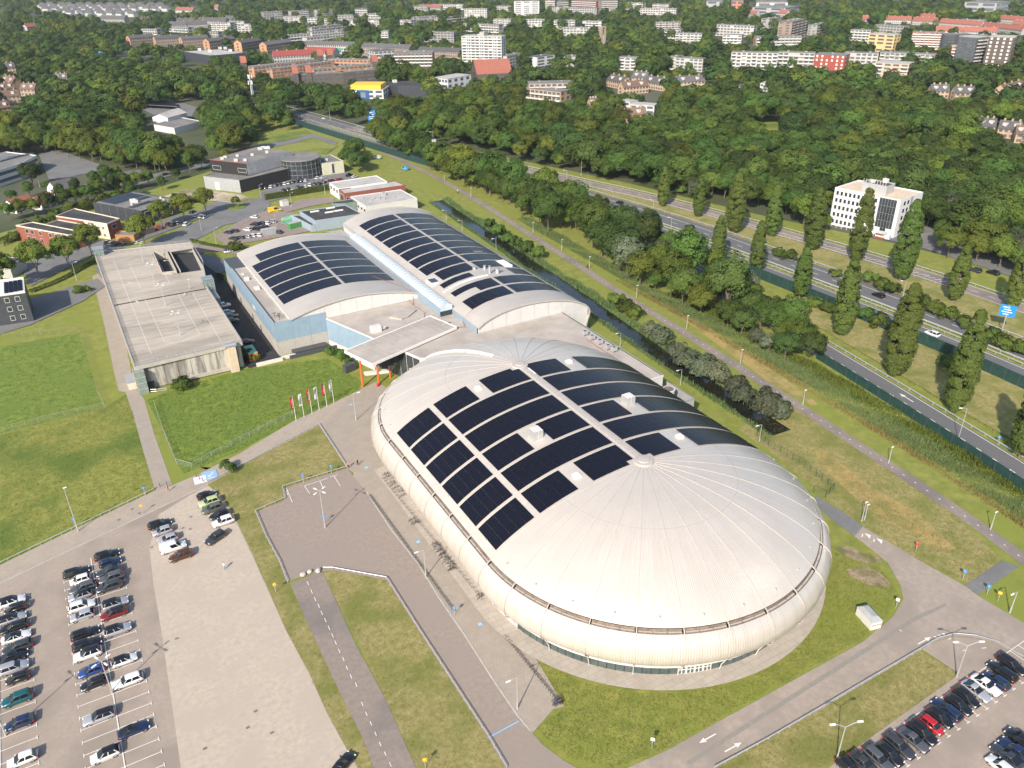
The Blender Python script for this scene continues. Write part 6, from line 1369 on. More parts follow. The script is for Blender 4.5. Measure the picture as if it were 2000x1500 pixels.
for i, (d, x, y, h, z) in enumerate(SC):
    if i < 150:
        k = rs.random(); kind = 'broad' if k < .62 else ('tall' if k < .9 else 'silver')
        if z == 'L0': kind = 'broad'
        tree(kind, x, y, h, h*rs.uniform(.9,1.15), NM[z][0], NM[z][1], v=3 if z == 'L0' else None)
    else: REST.setdefault(('near' if d < 620 else 'far', rs.randrange(4), 'L' if z[0] == 'L' else 'N'), []).append((x, y, h))
far_ref = []
for k, (px, py) in enumerate(((660,200),(1120,190),(1620,280),(300,190))): x, y = G(px, py); far_ref.append(next(c for c in tree('far', x, y, 1.05, 1.05, 'lone far trees', v=k).children if c.name.startswith('crown')))
rank_label(TREES['lone far trees'], 'round tree of the middle distance woods, {} of four marked by gaps', group='middle distance round trees')
near_ref = [next(c for o in (tree('broad', *G(px, py), 1.1, 1.1, 'edge trees', v=k),) for c in o.children if c.name.startswith('crown')) for k, (px, py) in enumerate(((1400,330),(1560,300),(905,240),(1800,345)))]
rank_label(TREES['edge trees'], 'large rounded tree at the front of the wood, {} of four', group='large front trees of the wood')
def scatter(name, label, cat, ref, pts, kind='stuff'):
    me = bpy.data.meshes.new(name); me.from_pydata([(p[0], p[1], 0) for p in pts], [], [])
    sc = me.attributes.new('scl', 'FLOAT_VECTOR', 'POINT'); ro = me.attributes.new('rot', 'FLOAT_VECTOR', 'POINT'); a, c = [], []
    for p in pts: s = p[2]; a += [s*rs.uniform(.9,1.12), s*rs.uniform(.9,1.12), s*rs.uniform(.88,1.15)]; c += [0, 0, rs.uniform(0, 6.28)]
    sc.data.foreach_set('vector', a); ro.data.foreach_set('vector', c)
    o = put(name, me, None, label=label, cat=cat, kind=kind)
    ng = bpy.data.node_groups.new(name, 'GeometryNodeTree'); ng.interface.new_socket('Geometry', in_out='INPUT', socket_type='NodeSocketGeometry'); ng.interface.new_socket('Geometry', in_out='OUTPUT', socket_type='NodeSocketGeometry')
    gi, go_ = ng.nodes.new('NodeGroupInput'), ng.nodes.new('NodeGroupOutput'); ip = ng.nodes.new('GeometryNodeInstanceOnPoints'); oi = ng.nodes.new('GeometryNodeObjectInfo'); oi.inputs['Object'].default_value = ref; oi.transform_space = 'ORIGINAL'
    na = ng.nodes.new('GeometryNodeInputNamedAttribute'); na.data_type = 'FLOAT_VECTOR'; na.inputs['Name'].default_value = 'scl'; nr = ng.nodes.new('GeometryNodeInputNamedAttribute'); nr.data_type = 'FLOAT_VECTOR'; nr.inputs['Name'].default_value = 'rot'; er = ng.nodes.new('FunctionNodeEulerToRotation')
    L = ng.links.new; L(gi.outputs[0], ip.inputs['Points']); L(oi.outputs['Geometry'], ip.inputs['Instance']); L(na.outputs[0], ip.inputs['Scale']); L(nr.outputs[0], er.inputs[0]); L(er.outputs[0], ip.inputs['Rotation']); L(ip.outputs[0], go_.inputs[0])
    o.modifiers.new('scatter', 'NODES').node_group = ng; return o
WN = ['light green','dark green','deep shaded','olive green']
for (dist, v, side), pts in sorted(REST.items()):
    scatter('woodland', '%s mass of trees of the %s %s' % (['mid green','dusky','dark','olive'][v], 'nearer' if dist == 'near' else 'distant', 'left wood' if side == 'L' else 'wood and town'), 'woodland', near_ref[v] if dist == 'near' else far_ref[v], pts)
for k_, px, py, s in (('silver',1500,692,.55),('broad',1532,702,.7),('broad',1582,706,.75),('silver',1475,676,.5),('broad',1448,655,.7),('broad',1560,690,.8),('broad',1420,640,.75),('broad',1485,642,.7),('tall',1512,656,.65),('broad',1542,668,.65),('broad',1500,630,.6),('broad',1462,622,.75),('tall',1440,610,.7),('broad',1525,680,.6),('broad',1400,600,.75)): x, y = G(px, py); tree(k_, x, y, s, s, 'trees in the belt beside the cycle path')
for px, py, s in ((1850,505,.95),(1905,512,.9),(1950,524,1.0),(1992,540,.9),(1880,472,1.1),(1930,486,1.0),(1832,456,1.0),(1985,500,1.1),(1815,425,1.0),(1870,445,1.1),(1940,455,1.1),(1995,470,1.1)): x, y = G(px, py); tree('broad', x, y, s, s, 'trees round the car park right of the white office', v=_tr.choice((0,1,3)))
def ordl(n): return ordw(n) if n < 100 else ('hundredth' if n == 100 else ('two hundredth' if n == 200 else ('hundred and ' if n < 200 else 'two hundred and ')+ordw(n % 100)))
SHORT = {'trees in the belt beside the cycle path':'tree in the belt beside the cycle path','trees of the wood beyond the motorway':'tree in the wood beyond the motorway','trees round the car park right of the white office':'tree right of the white office','bushes below the motorway wall':'low green bush between the poplars','silvery willow bushes at the canal':'silvery bush at the canal end','bushes on the canal bank':'green bush on the canal bank','shrubs along the estate':'shrub of the estate greenery'}
for g_, objs in TREES.items():
    if len(objs) > 1 and (g_ in SHORT or g_.startswith('trees ')):
        for i, o in enumerate(sorted(objs, key=lambda q: proj(q.location)[0])):
            k_ = o.name.split('.')[0]; ad = 'silvery willow ' if k_ == 'willow_tree' else ('' if 'bush' in k_ else ('slender ' if o.scale[2]*1.0 > 1.12 else ('small ' if o.scale[0] < .85 else 'broad ')))
            o['label'] = '%s%s, %s' % (ad, SHORT.get(g_, g_.replace('trees','tree')), 'leftmost' if i == 0 else ordl(i+1)+' from left')
print('TREES', len(SC), {k: len(v) for k, v in REST.items()})
# ------------------------------------------------------------------ cars
def paint(name, c, metal=.0, rough=.28): return mat(name, c, rough=rough, metal=metal, coat=.6)
for n_, c_, me_ in (('car_black',(.010,.010,.012),0),('car_white',(.66,.67,.68),0),('car_silver',(.42,.43,.46),.35),('car_grey',(.10,.105,.115),.3),('car_dark_grey',(.045,.048,.055),.2),('car_navy',(.012,.025,.075),.1),('car_blue',(.02,.06,.22),.1),('car_red',(.36,.012,.018),0),('car_maroon',(.17,.012,.015),.1),('car_teal',(.010,.095,.115),.2),('car_brown',(.10,.035,.014),.3),('car_lime',(.40,.46,.22),0),('car_green_grey',(.11,.115,.095),.2),('car_yellow',(.75,.42,.02),0),('car_sky',(.10,.30,.55),0),('car_orange',(.6,.2,.04),0)): paint(n_, c_, me_)
mat('car_glass', (.012,.015,.018), rough=.06, spec=.6); mat('tyre', (.018,.018,.018), rough=.85); mat('rim', (.38,.39,.40), rough=.3, metal=.7)
mat('lamp_white', (.75,.76,.78), rough=.15); mat('lamp_red', (.38,.01,.01), rough=.2); mat('black_plastic', (.02,.02,.021), rough=.55)
def loft(b, rings, close=True):
    n = len(rings[0])
    for A, B in zip(rings, rings[1:]):
        for i in range(n-1): b.face([A[i], B[i], B[i+1], A[i+1]])
    return b
def car_meshes(kind):
    """body shell, glass house, roof: profile stations along x (front is +x)"""
    K = {'hatchback':(4.05,.86,1.46,-1.92,1.0,-1.45,.25),'estate':(4.65,.89,1.46,-2.2,.95,-1.85,.2),'saloon':(4.6,.89,1.43,-1.75,.9,-.75,.2),'suv':(4.45,.92,1.66,-2.05,1.05,-1.7,.3),'mini':(3.6,.80,1.50,-1.7,1.05,-1.4,.45),'van':(4.95,.97,1.95,-2.42,1.35,-2.36,.65),'coupe':(4.55,.90,1.32,-1.9,.75,-.8,.0)}[kind]
    L, w, H, xr, xf, tr, tf = K; sh = .62*H if kind != 'van' else 1.05; hood = sh-.06
    st = [(-L/2,.80,.46,sh-.22),(-L/2+.10,.93,.30,sh-.04),(-L/2+.45,.99,.24,sh),(-.6,1.0,.22,sh),(xf,1.0,.22,sh),(L/2-.75,.99,.24,hood-.04),(L/2-.28,.94,.28,hood-.14),(L/2-.06,.84,.34,hood-.26),(L/2,.70,.42,hood-.36)]
    b = MB(); rings = []
    for x, k, zb, zt in st:
        hw = w*k; rings.append([(x,-hw*.86,zb),(x,-hw,zb+.16),(x,-hw,zt-.20),(x,-hw*.955,zt-.05),(x,-hw*.80,zt),(x,0,zt+.035),(x,hw*.80,zt),(x,hw*.955,zt-.05),(x,hw,zt-.20),(x,hw,zb+.16),(x,hw*.86,zb)])
    loft(b, rings); b.face(rings[0]); b.face(rings[-1][::-1]); body = weld(b.mesh('body', 'car_black', True))
    g = MB(); wb, wt = w*.90, w*.70; zb = sh-.02; zt = H-.05
    if kind == 'van': wt = w*.86
    base = [(xr,-wb*.93),(xr+.25,-wb),(xf-.35,-wb),(xf,-wb*.86),(xf+.06,0),(xf,wb*.86),(xf-.35,wb),(xr+.25,wb),(xr,wb*.93)]; top = [(tr,-wt*.93),(tr+.2,-wt),(tf-.2,-wt),(tf,-wt*.88),(tf+.04,0),(tf,wt*.88),(tf-.2,wt),(tr+.2,wt),(tr,wt*.93)]
    n = len(base); g.idx([(x,y,zb) for x, y in base]+[(x,y,zt) for x, y in top], [(i,(i+1)%n,(i+1)%n+n,i+n) for i in range(n)]); glass = g.mesh('glass_house', 'car_glass')
    r = MB(); cx = (tr+tf)/2; up = [(LN(x,cx,-.035), y*1.02) for x, y in top]; in_ = [(LN(x,cx,.12), y*.85) for x, y in top]; r.idx([(x,y,zt-.05) for x, y in up]+[(x,y,zt) for x, y in up]+[(x,y,H) for x, y in in_], [(i,(i+1)%n,(i+1)%n+n,i+n) for i in range(n)]+[(i+n,(i+1)%n+n,(i+1)%n+2*n,i+2*n) for i in range(n)]+[tuple(range(2*n,3*n))]); roof = r.mesh('roof', 'car_black', True)
    p = MB()
    xm = LN(tf, tr, .45); xb = LN(xf-.35, xr+.25, .45)
    for s in (-1, 1):
        for (x0, x1) in ((xf-.33, tf-.18),(xb, xm),(xr+.26, tr+.2)):
            q = Vector((x0, s*wb*1.005, zb)); t = Vector((x1, s*wt*1.005, zt)); d = .055; p.face([(q.x-d,q.y,q.z),(q.x+d,q.y,q.z),(t.x+d,t.y,t.z),(t.x-d,t.y,t.z)][::s])
    if kind == 'van':
        for s in (-1, 1): p.face([(xr+.05,s*wb*1.006,zb),(xb+.1,s*wb*1.006,zb),(xm+.05,s*wt*1.008,zt),(tr+.02,s*wt*1.008,zt)][::s])
        p.face([(xr-.01,wb*.93,zb),(xr-.01,-wb*.93,zb),(tr-.01,-wt*.93,zt),(tr-.01,wt*.93,zt)])
    pil = p.mesh('pillars', 'car_black')
    return dict(L=L, w=w, sh=sh, hood=hood, body=body, glass=glass, roof=roof, pil=pil, ax=(L/2-.82, -L/2+.80))
CK = {k: car_meshes(k) for k in ('hatchback','estate','saloon','suv','mini','van','coupe')}
wt_ = MB()
n = 14
for (x0, r0, x1, r1) in ((-.10,.28,-.09,.33),(-.09,.33,.09,.33),(.09,.33,.10,.22)):
    for i in range(n): a, c = 6.2832*i/n, 6.2832*(i+1)/n; wt_.face([(r0*math.cos(a),x0,r0*math.sin(a)),(r0*math.cos(c),x0,r0*math.sin(c)),(r1*math.cos(c),x1,r1*math.sin(c)),(r1*math.cos(a),x1,r1*math.sin(a))])
TYRE = wt_.mesh('tyre', 'tyre'); rb = MB()
for i in range(n): a, c = 6.2832*i/n, 6.2832*(i+1)/n; rb.face([(.225*math.cos(a),.095,.225*math.sin(a)),(.225*math.cos(c),.095,.225*math.sin(c)),(0,.075,0)])
RIM = rb.mesh('rim', 'rim')
LAMPM = {}
for k, K in CK.items():
    for s in (-1, 1):
        LAMPM[k,'h',s] = MB().box(K['L']/2-.34, K['L']/2-.07, s*K['w']*.70-.15, s*K['w']*.70+.15, K['hood']-.30, K['hood']-.17).mesh('headlight', 'lamp_white')
        LAMPM[k,'t',s] = MB().box(-K['L']/2-.01, -K['L']/2+.22, s*K['w']*.80-.12, s*K['w']*.80+.12, K['sh']-.24, K['sh']-.06).mesh('taillight', 'lamp_red')
        LAMPM[k,'m',s] = MB().box(.72 if k != 'van' else 1.1, .88 if k != 'van' else 1.25, s*(K['w']+.02)-.1, s*(K['w']+.02)+.1, K['sh']-.02, K['sh']+.15).mesh('mirror', 'car_black')
def omat(o, m):
    o.material_slots[0].link = 'OBJECT'; o.material_slots[0].material = MAT[m]
CN = {'car_black':'black','car_white':'white','car_silver':'silver','car_grey':'grey','car_dark_grey':'dark grey','car_navy':'navy','car_blue':'blue','car_red':'red','car_maroon':'dark red','car_teal':'teal','car_brown':'brown','car_lime':'pale green','car_green_grey':'grey green','car_yellow':'yellow','car_sky':'light blue','car_orange':'orange'}
def car(kind, col, x, y, h, z=0, roof=None, full=True, grp=None):
    K = CK[kind]; r = thing('car' if kind != 'van' else 'van', CN[col]+' '+kind, 'van' if kind == 'van' else 'car', (x, y, z), h, grp); r['_c'] = CN[col]; r['_k'] = {'suv':'tall car','mini':'small hatchback'}.get(kind, kind if kind == 'van' else kind+' car'); r['_rf'] = ' with black roof' if roof else ''
    omat(put('body', K['body'], r), col); put('windows', K['glass'], r); omat(put('roof', K['roof'], r), roof or col); omat(put('pillars', K['pil'], r), col)
    for ax_ in K['ax']:
        for s in (-1, 1):
            wh = put('wheel', TYRE, r, loc=(ax_, s*(K['w']-.10), .33), rz=0 if s > 0 else math.pi)
            if full: put('rim', RIM, wh, loc=(0,0,0))
    if full:
        for s in (-1, 1):
            put('headlight', LAMPM[kind,'h',s], r); put('taillight', LAMPM[kind,'t',s], r); omat(put('mirror', LAMPM[kind,'m',s], r), col)
    return r
def zc_(ox, oy, s): return lambda a, c_: (ox+a*s, oy+c_*s)
def park(lst, cv, h, z=0, zc=.7, snap=None, grp=None, full=True):
    out = []
    for a, c_, kind, col, *rest in lst:
        x, y = G(*cv(a, c_), z+zc); flip = 'f' in rest; rf = next((r_ for r_ in rest if r_.startswith('car_')), None); hh = next((r_ for r_ in rest if False), h)
        if snap: x = snap
        out.append(car(kind, 'car_'+col, x+random.uniform(-.12,.12), y+random.uniform(-.06,.06), (hh+(math.pi if flip else 0))+random.uniform(-.025,.025), z, rf, full, grp))
    return out
def row_label(objs, where, key, grp):
    for i, o in enumerate(sorted(objs, key=key)): o['label'] = '%s %s%s, %s %s' % (o['_c'], o['_k'] if not o['_rf'] else o['_k'].replace(' car',''), ' with black roof' if o['_rf'] and len(where.split()) < 9 else '', ordw(i+1), where); o['group'] = grp
zA = zc_(100,1050,.3); zB = zc_(0,1100,.26667); zC = zc_(0,700,.35); zD = zc_(1600,1230,.2); B_ = 'car_black'
o = park([(165,220,'estate','black'),(185,272,'mini','white','f'),(200,322,'estate','grey','f'),(185,374,'hatchback','silver','f',B_),(200,440,'suv','white'),(205,502,'hatchback','silver','f'),(225,618,'estate','black'),(230,690,'estate','black'),(240,752,'suv','white','f',B_),(262,862,'hatchback','blue','f'),(275,945,'hatchback','black','f'),(310,1162,'estate','silver','f',B_),(345,1408,'hatchback','white','f',B_)], zA, 0)
row_label(o, 'from far end left of the long white line', lambda q: -q.location.y, 'cars left of the long white line')
o = park([(360,110,'estate','black'),(388,155,'hatchback','navy'),(378,212,'saloon','dark_grey','f'),(390,258,'suv','grey','f'),(382,316,'suv','dark_grey','f'),(415,426,'suv','silver',B_),(410,490,'suv','maroon','f',B_),(435,597,'suv','silver',B_),(472,792,'hatchback','white',B_),(500,926,'estate','white','f'),(540,1242,'coupe','navy',B_)], zA, 0)
row_label(o, 'from far end right of the long white line', lambda q: -q.location.y, 'cars right of the long white line')
o = park([(88,276,'suv','white',B_),(112,326,'mini','black','f'),(88,400,'estate','silver',B_),(100,466,'estate','black','f'),(115,536,'saloon','white',B_),(132,606,'estate','dark_grey','f'),(95,680,'saloon','black'),(105,760,'suv','silver'),(132,836,'mini','black','f'),(132,986,'suv','teal','f'),(135,1166,'hatchback','navy','f'),(165,1430,'hatchback','white','f')], zB, 0)
row_label(o, 'from far end of the leftmost row', lambda q: -q.location.y, 'cars in the leftmost row')
o = park([(888,922,'estate','black'),(908,960,'hatchback','silver','f'),(938,1003,'hatchback','silver','f'),(968,1050,'van','white'),(1005,1100,'suv','brown','f')], zC, .02)
row_label(o, 'from top of the short column on the gravel', lambda q: -q.location.y, 'cars in the short column on the gravel')
o = park([(1155,760,'hatchback','black'),(1170,799,'suv','lime','f'),(1187,836,'suv','green_grey','f'),(1225,868,'hatchback','black','f'),(1245,907,'suv','white','f')], zC, .05)
row_label(o, 'from top of the column beside the grass edge', lambda q: -q.location.y, 'cars beside the grass edge')
a, c_ = G(403,1061,.7), G(438,1038,.7); o = car('suv', 'car_dark_grey', (a[0]+c_[0])/2, (a[1]+c_[1])/2, math.atan2(c_[1]-a[1], c_[0]-a[0])+math.pi); o['label'] = 'dark grey tall car parked askew on the gravel by itself'
x, y = G(668, 1492, .7); o = car('coupe', 'car_black', x, y, .55); o['label'] = 'black coupe at the bottom edge beside the grass strip'
hp = math.pi/2
o = park([(1880,335,'estate','black','f'),(1790,405,'estate','black'),(1740,492,'hatchback','navy'),(1632,535,'saloon','white','f'),(1530,588,'coupe','silver','f'),(1442,655,'hatchback','black','f'),(1365,722,'hatchback','black','f'),(1250,772,'estate','navy'),(1182,850,'hatchback','black','f'),(1095,925,'mini','red','f'),(1012,1000,'suv','black','f'),(920,1072,'saloon','grey','f'),(782,1130,'estate','dark_grey','f'),(700,1212,'hatchback','black','f'),(590,1255,'estate','grey','f'),(440,1300,'saloon','dark_grey','f'),(300,1345,'hatchback','black','f')], zD, hp+.02)
row_label(o, 'from right end of the lower right row', lambda q: -q.location.x, 'cars in the lower right row')
o = park([(1965,1075,'suv','black'),(1920,1165,'saloon','navy'),(1830,1225,'coupe','dark_grey'),(1785,1330,'hatchback','white')], zD, hp+.02)
row_label(o, 'from top of the group in the lower right corner', lambda q: -q.location.x, 'cars in the lower right corner')
zE = zc_(180,450,.22); o = park([(1170,662,'suv','white'),(1205,722,'hatchback','silver'),(1235,757,'estate','grey'),(1245,797,'hatchback','dark_grey'),(1375,987,'hatchback','black')], zE, 0, .22)
row_label(o, 'from far end of the alley beside the deck', lambda q: -q.location.y, 'cars in the alley')
zF = zc_(0,270,.2733); o = park([(770,740,'hatchback','black'),(800,746,'estate','silver'),(832,750,'hatchback','black'),(872,756,'saloon','dark_grey')], zF, .95, full=False); row_label(o, 'from left in front of the brick clinic', lambda q: q.location.x, 'cars before the clinic')
o = park([(1205,612,'hatchback','maroon'),(1240,616,'suv','black'),(1272,602,'hatchback','silver'),(1300,600,'hatchback','dark_grey'),(1335,612,'suv','white'),(1378,524,'hatchback','black'),(1408,547,'estate','white'),(1438,556,'hatchback','white'),(1464,560,'estate','silver')], zF, .9, full=False); row_label(o, 'from left beside the dark office', lambda q: q.location.x, 'cars beside the dark office')
o = park([(700,800,'hatchback','navy'),(765,812,'estate','navy')], zF, .4, full=False); row_label(o, 'from left behind the deck corner', lambda q: q.location.x, 'cars behind the deck corner')
zG = zc_(360,270,.25); o = park([(548,612,'hatchback','white'),(550,670,'suv','black'),(556,706,'suv','black'),(598,662,'estate','black'),(640,662,'hatchback','white'),(682,650,'suv','silver'),(620,690,'estate','black'),(492,710,'hatchback','white'),(340,733,'hatchback','dark_grey'),(388,720,'estate','dark_grey'),(385,781,'suv','dark_grey'),(435,773,'hatchback','grey'),(483,766,'estate','silver'),(528,758,'hatchback','white'),(575,754,'hatchback','white'),(730,732,'suv','dark_grey')], zG, 2.2, full=False)
row_label(o, 'from left on the brick paved yard', lambda q: proj(q.location)[0], 'cars on the brick paved yard')
cols = ['black','white','grey','black','white','silver','dark_grey','black','navy','white','maroon','black']
o = park([(600+0*k,386,'estate','dark_grey') for k in range(1)]+[(x_, y_, ('hatchback','estate','suv')[k % 3], cols[k % 12]) for k, (x_, y_) in enumerate(((640,381),(678,376),(715,366),(752,359),(787,354),(818,347),(850,339),(885,334),(918,331),(950,327)))], zG, 1.1, full=False); row_label(o, 'from left in the back row beside the black wall', lambda q: proj(q.location)[0], 'cars beside the black wall')
o = park([(x_, y_, ('suv','hatchback','estate')[k % 3], cols[(k*5+3) % 12]) for k, (x_, y_) in enumerate(((775,408),(812,396),(845,406),(885,383),(920,386),(950,373),(985,363),(1018,356),(1055,351),(1090,340)))], zG, 1.1, full=False); row_label(o, 'from left in the front row behind the hedge', lambda q: proj(q.location)[0], 'cars behind the hedge')
o = park([(1045,308,'hatchback','white'),(1085,303,'hatchback','white'),(1150,328,'hatchback','maroon'),(1210,319,'hatchback','red'),(1290,287,'suv','black'),(1330,297,'hatchback','white')], zG, .5, full=False); row_label(o, 'from left before the pale annex', lambda q: proj(q.location)[0], 'cars before the pale annex')
def solo(kind, col, px, h, label, roof=None, z=0, full=False): x, y = G(px[0], px[1], .7+z); r = car(kind, 'car_'+col, x, y, h, z, roof, full); r['label'] = label; return r
solo('mini', 'white', (446,490), -.1, 'white and black small car on the street behind the parking deck', B_)
solo('van', 'white', (737,307), 1.9, 'white van with blue stripe on the cycle path')
solo('van', 'sky', (791,329), 1.8, 'light blue service van on the cycle path')
solo('hatchback', 'black', (324,340), .5, 'black car on the lane behind the chalets')
def mwh(px):
    x, y = G(px[0], px[1], .7); best = min(zip(mw, mw[1:]), key=lambda s: math.hypot(s[0][0]-x, s[0][1]-y)); return math.atan2(best[1][1]-best[0][1], best[1][0]-best[0][0])
for px, kind, col, lab in (((1210,395),'hatchback','black','black hatchback leading on the motorway, farthest of the black cars'),((1275,417),'saloon','black','black saloon on the motorway half hidden behind trees'),((1347,442),'estate','black','black estate on the motorway before the row of poplars'),((1716,576),'suv','black','black tall car on the motorway between two poplars'),((1821,651),'suv','white','white tall car beside the dark green noise wall'),((1940,668),'hatchback','grey','dark car on the motorway behind the near poplar'),((1984,675),'van','black','black van on the motorway at the right edge'),((632,231),'hatchback','white','small white car far up the motorway'),((1940,532),'suv','black','black car parked under the trees right of the white office'),((1905,527),'suv','dark_grey','dark car parked left of the black car under the trees'),((1612,415),'hatchback','black','dark car parked at the left side of the white office')): solo(kind, col, px, mwh(px)+(0 if kind != 'van' else math.pi), lab)
# vans, trucks and trailers
x, y = G(537,410,1); r = thing('delivery_van', 'yellow and green delivery van on the brick paved yard', 'van', (x, y, 0), 0.05); K = CK['van']; omat(put('body', K['body'], r), 'car_yellow'); put('windows', K['glass'], r); omat(put('roof', K['roof'], r), 'car_yellow'); omat(put('pillars', K['pil'], r), 'car_yellow'); MB().box(-2.3,2.0,-.985,.985,.45,.72).build('green_stripe', 'green_steel', r); r.scale = (1.25,1.15,1.3)
for ax_ in K['ax']:
    for s in (-1, 1): put('wheel', TYRE, r, loc=(ax_, s*.87, .33))
x, y = G(564,345,1); r = thing('box_van', 'white box van beside the black wall', 'van', (x, y, 0), .9); MB().box(-3,1.0,-1.1,1.1,.6,3.1).build('cargo_box', 'white_trim', r); MB().idx([(1.05,-1,.5),(2.9,-1,.5),(2.9,1,.5),(1.05,1,.5),(1.05,-1,2.2),(2.0,-.95,2.2),(2.0,.95,2.2),(1.05,1,2.2),(2.75,-1,1.2),(2.75,1,1.2)], [(0,1,8,5,4),(3,7,6,9,2),(1,2,9,8),(8,9,6,5),(4,5,6,7)]).build('cab', 'car_white', r); MB().face([(2.76,-.85,1.25),(2.76,.85,1.25),(2.06,.8,2.1),(2.06,-.8,2.1)]).build('windscreen', 'car_glass', r)
for ax_ in (-2, 1.9):
    for s in (-1, 1): put('wheel', TYRE, r, loc=(ax_, s*.95, .38))
x, y = G(837,277,1); h = mwh((837,277)); r = thing('tanker_truck', 'white tanker truck on the far motorway', 'truck', (x, y, 0), h+math.pi); MB().tube((-7,0,2),(3.5,0,2),1.2,1.2,12).build('tank', 'white_trim', r); MB().box(4,6.3,-1.2,1.2,.7,3.3).build('cab', 'car_white', r); MB().box(-7,6,-1,1,.6,.9).build('chassis', 'black_plastic', r)
for ax_ in (-6,-5,-4,2.5,5.4):
    for s in (-1, 1): put('wheel', TYRE, r, loc=(ax_, s*1.05, .45)).scale = (1.4,1.4,1.4)
x, y = G(430,177,2); r = thing('truck', 'yellow truck glimpsed between trees on the far motorway', 'truck', (x, y, 0), mwh((430,177))); MB().box(-6,4,-1.25,1.25,.9,3.9).build('trailer', 'car_yellow', r); MB().box(4.2,6.4,-1.2,1.2,.6,3.4).build('cab', 'car_white', r)
for ax_ in (-5,-4,5.2):
    for s in (-1, 1): put('wheel', TYRE, r, loc=(ax_, s*1.05, .45)).scale = (1.4,1.4,1.4)
x, y = G(1722,466); r = thing('market_truck', 'white market truck with an open awning and goods beside the white office', 'truck', (x, y, 0), -1.3); MB().box(-2.4,1.4,-1.1,1.1,.5,2.7).build('body', 'white_trim', r); MB().box(1.5,3.1,-1,1,.4,1.9).build('cab', 'car_white', r); MB().box(-2.4,1.4,-2.6,-1.1,2.6,2.7).build('awning', 'white_trim', r); b = MB()
for k in range(6): b.box(-2.2+k*.6,-1.75+k*.6,-2.3,-1.3,.1,.8+.2*(k % 2))
b.build('goods', 'red_brick', r)
for ax_ in (-1.6, 2.4):
    for s in (-1, 1): put('wheel', TYRE, r, loc=(ax_, s*.95, .33))
x, y = G(1695,1213); r = thing('concrete_kiosk', 'pale boxy trailer with a hipped roof and red striped end on the lawn', 'trailer', (x, y, 0), 1.32); MB().box(-2.0,2.0,-1.05,1.05,.0,1.7).build('body', 'white_trim', r); MB().idx([(-2.1,-1.15,1.7),(2.1,-1.15,1.7),(2.1,1.15,1.7),(-2.1,1.15,1.7),(-1.3,-.5,2.35),(1.3,-.5,2.35),(1.3,.5,2.35),(-1.3,.5,2.35)], [(0,1,5,4),(1,2,6,5),(2,3,7,6),(3,0,4,7),(4,5,6,7)]).build('roof', 'grey_cladding', r); b = MB()
for k in range(4): MB().box(-2.03,-2.0,-.9+k*.5,-.6+k*.5,.9,1.1).build('red_stripe', 'red_pipe', r)
for s_, (px, py), m_, lab in ((1,(565,434),'mint_steel','mint green rounded container beside the blue workshop'),(0,(577,445),'green_steel','dark green container beside the mint one'),(2,(526,458),'grey_cladding','grey container on the brick paved yard'),(3,(556,402),'white_trim','small white cabin at the yard edge below the hedge')):
    x, y = G(px, py); r = thing('container', lab, 'container', (x, y, 0), .25 if s_ != 2 else .05); Lc = 3 if s_ < 3 else 1.6
    if s_ == 1: MB().box(-Lc,Lc,-1.2,1.2,.1,1.4).build('base', m_, r); MB().tube((-Lc,0,1.4),(Lc,0,1.4),1.2,1.2,14).build('round_top', m_, r)
    else: MB().box(-Lc,Lc,-1.2,1.2,.1,2.5).build('body', m_, r); MB().box(-Lc-.04,Lc+.04,-1.24,1.24,2.5,2.58).build('roof', 'plant_grey', r)
# ------------------------------------------------------------------ walls, rails and fences
mat('noise_panel', (.010,.040,.036), (.018,.055,.048), .6, .6, bump=.1); mat('galvanised', (.50,.51,.52), (.58,.59,.60), 2, .45, .5); mat('post_white', (.70,.70,.68), rough=.5); mat('timber_post', (.30,.26,.21), (.36,.32,.27), 2, .85)
mat('sign_blue', (.015,.22,.62), rough=.45); mat('sign_white', (.8,.8,.8), rough=.5); mat('sign_yellow', (.80,.42,.01), rough=.5); mat('flag_red', (.62,.02,.03), rough=.7); mat('flag_white', (.78,.77,.75), rough=.7); mat('rock', (.55,.53,.49), (.42,.40,.36), 2, .9, bump=.5); mat('fence_green', (.03,.07,.05), rough=.6); mat('railway_brown', (.09,.055,.04), (.14,.095,.07), 1, .9)
def noise_wall(label, line, d, h, y0, y1, step=4.0):
    L = [p for p in offset_line(line, d) if y0 <= p[1] <= y1]; r = thing('noise_wall', label, 'noise wall', (L[0][0], L[0][1], 0), world=True); W_ = walk(L, step)
    for (xa, ya, ha), (xb, yb, hb) in zip(W_, W_[1:]): MB().obox(((xa+xb)/2,(ya+yb)/2), ha, step/2-.06, .09, 0, h).build('wall_panel', 'noise_panel', r)
    b = MB()
    for x, y, h_ in W_: b.obox((x, y), h_, .08, .14, 0, h+.1)
    b.build('posts', 'frame_dark', r, kind='stuff')
noise_wall('dark green noise wall along the near side of the motorway', mw, 13.4, 3.6, 30, 640); noise_wall('dark green noise wall along the dashed slip road', slipr, 5.0, 2.6, 20, 142)
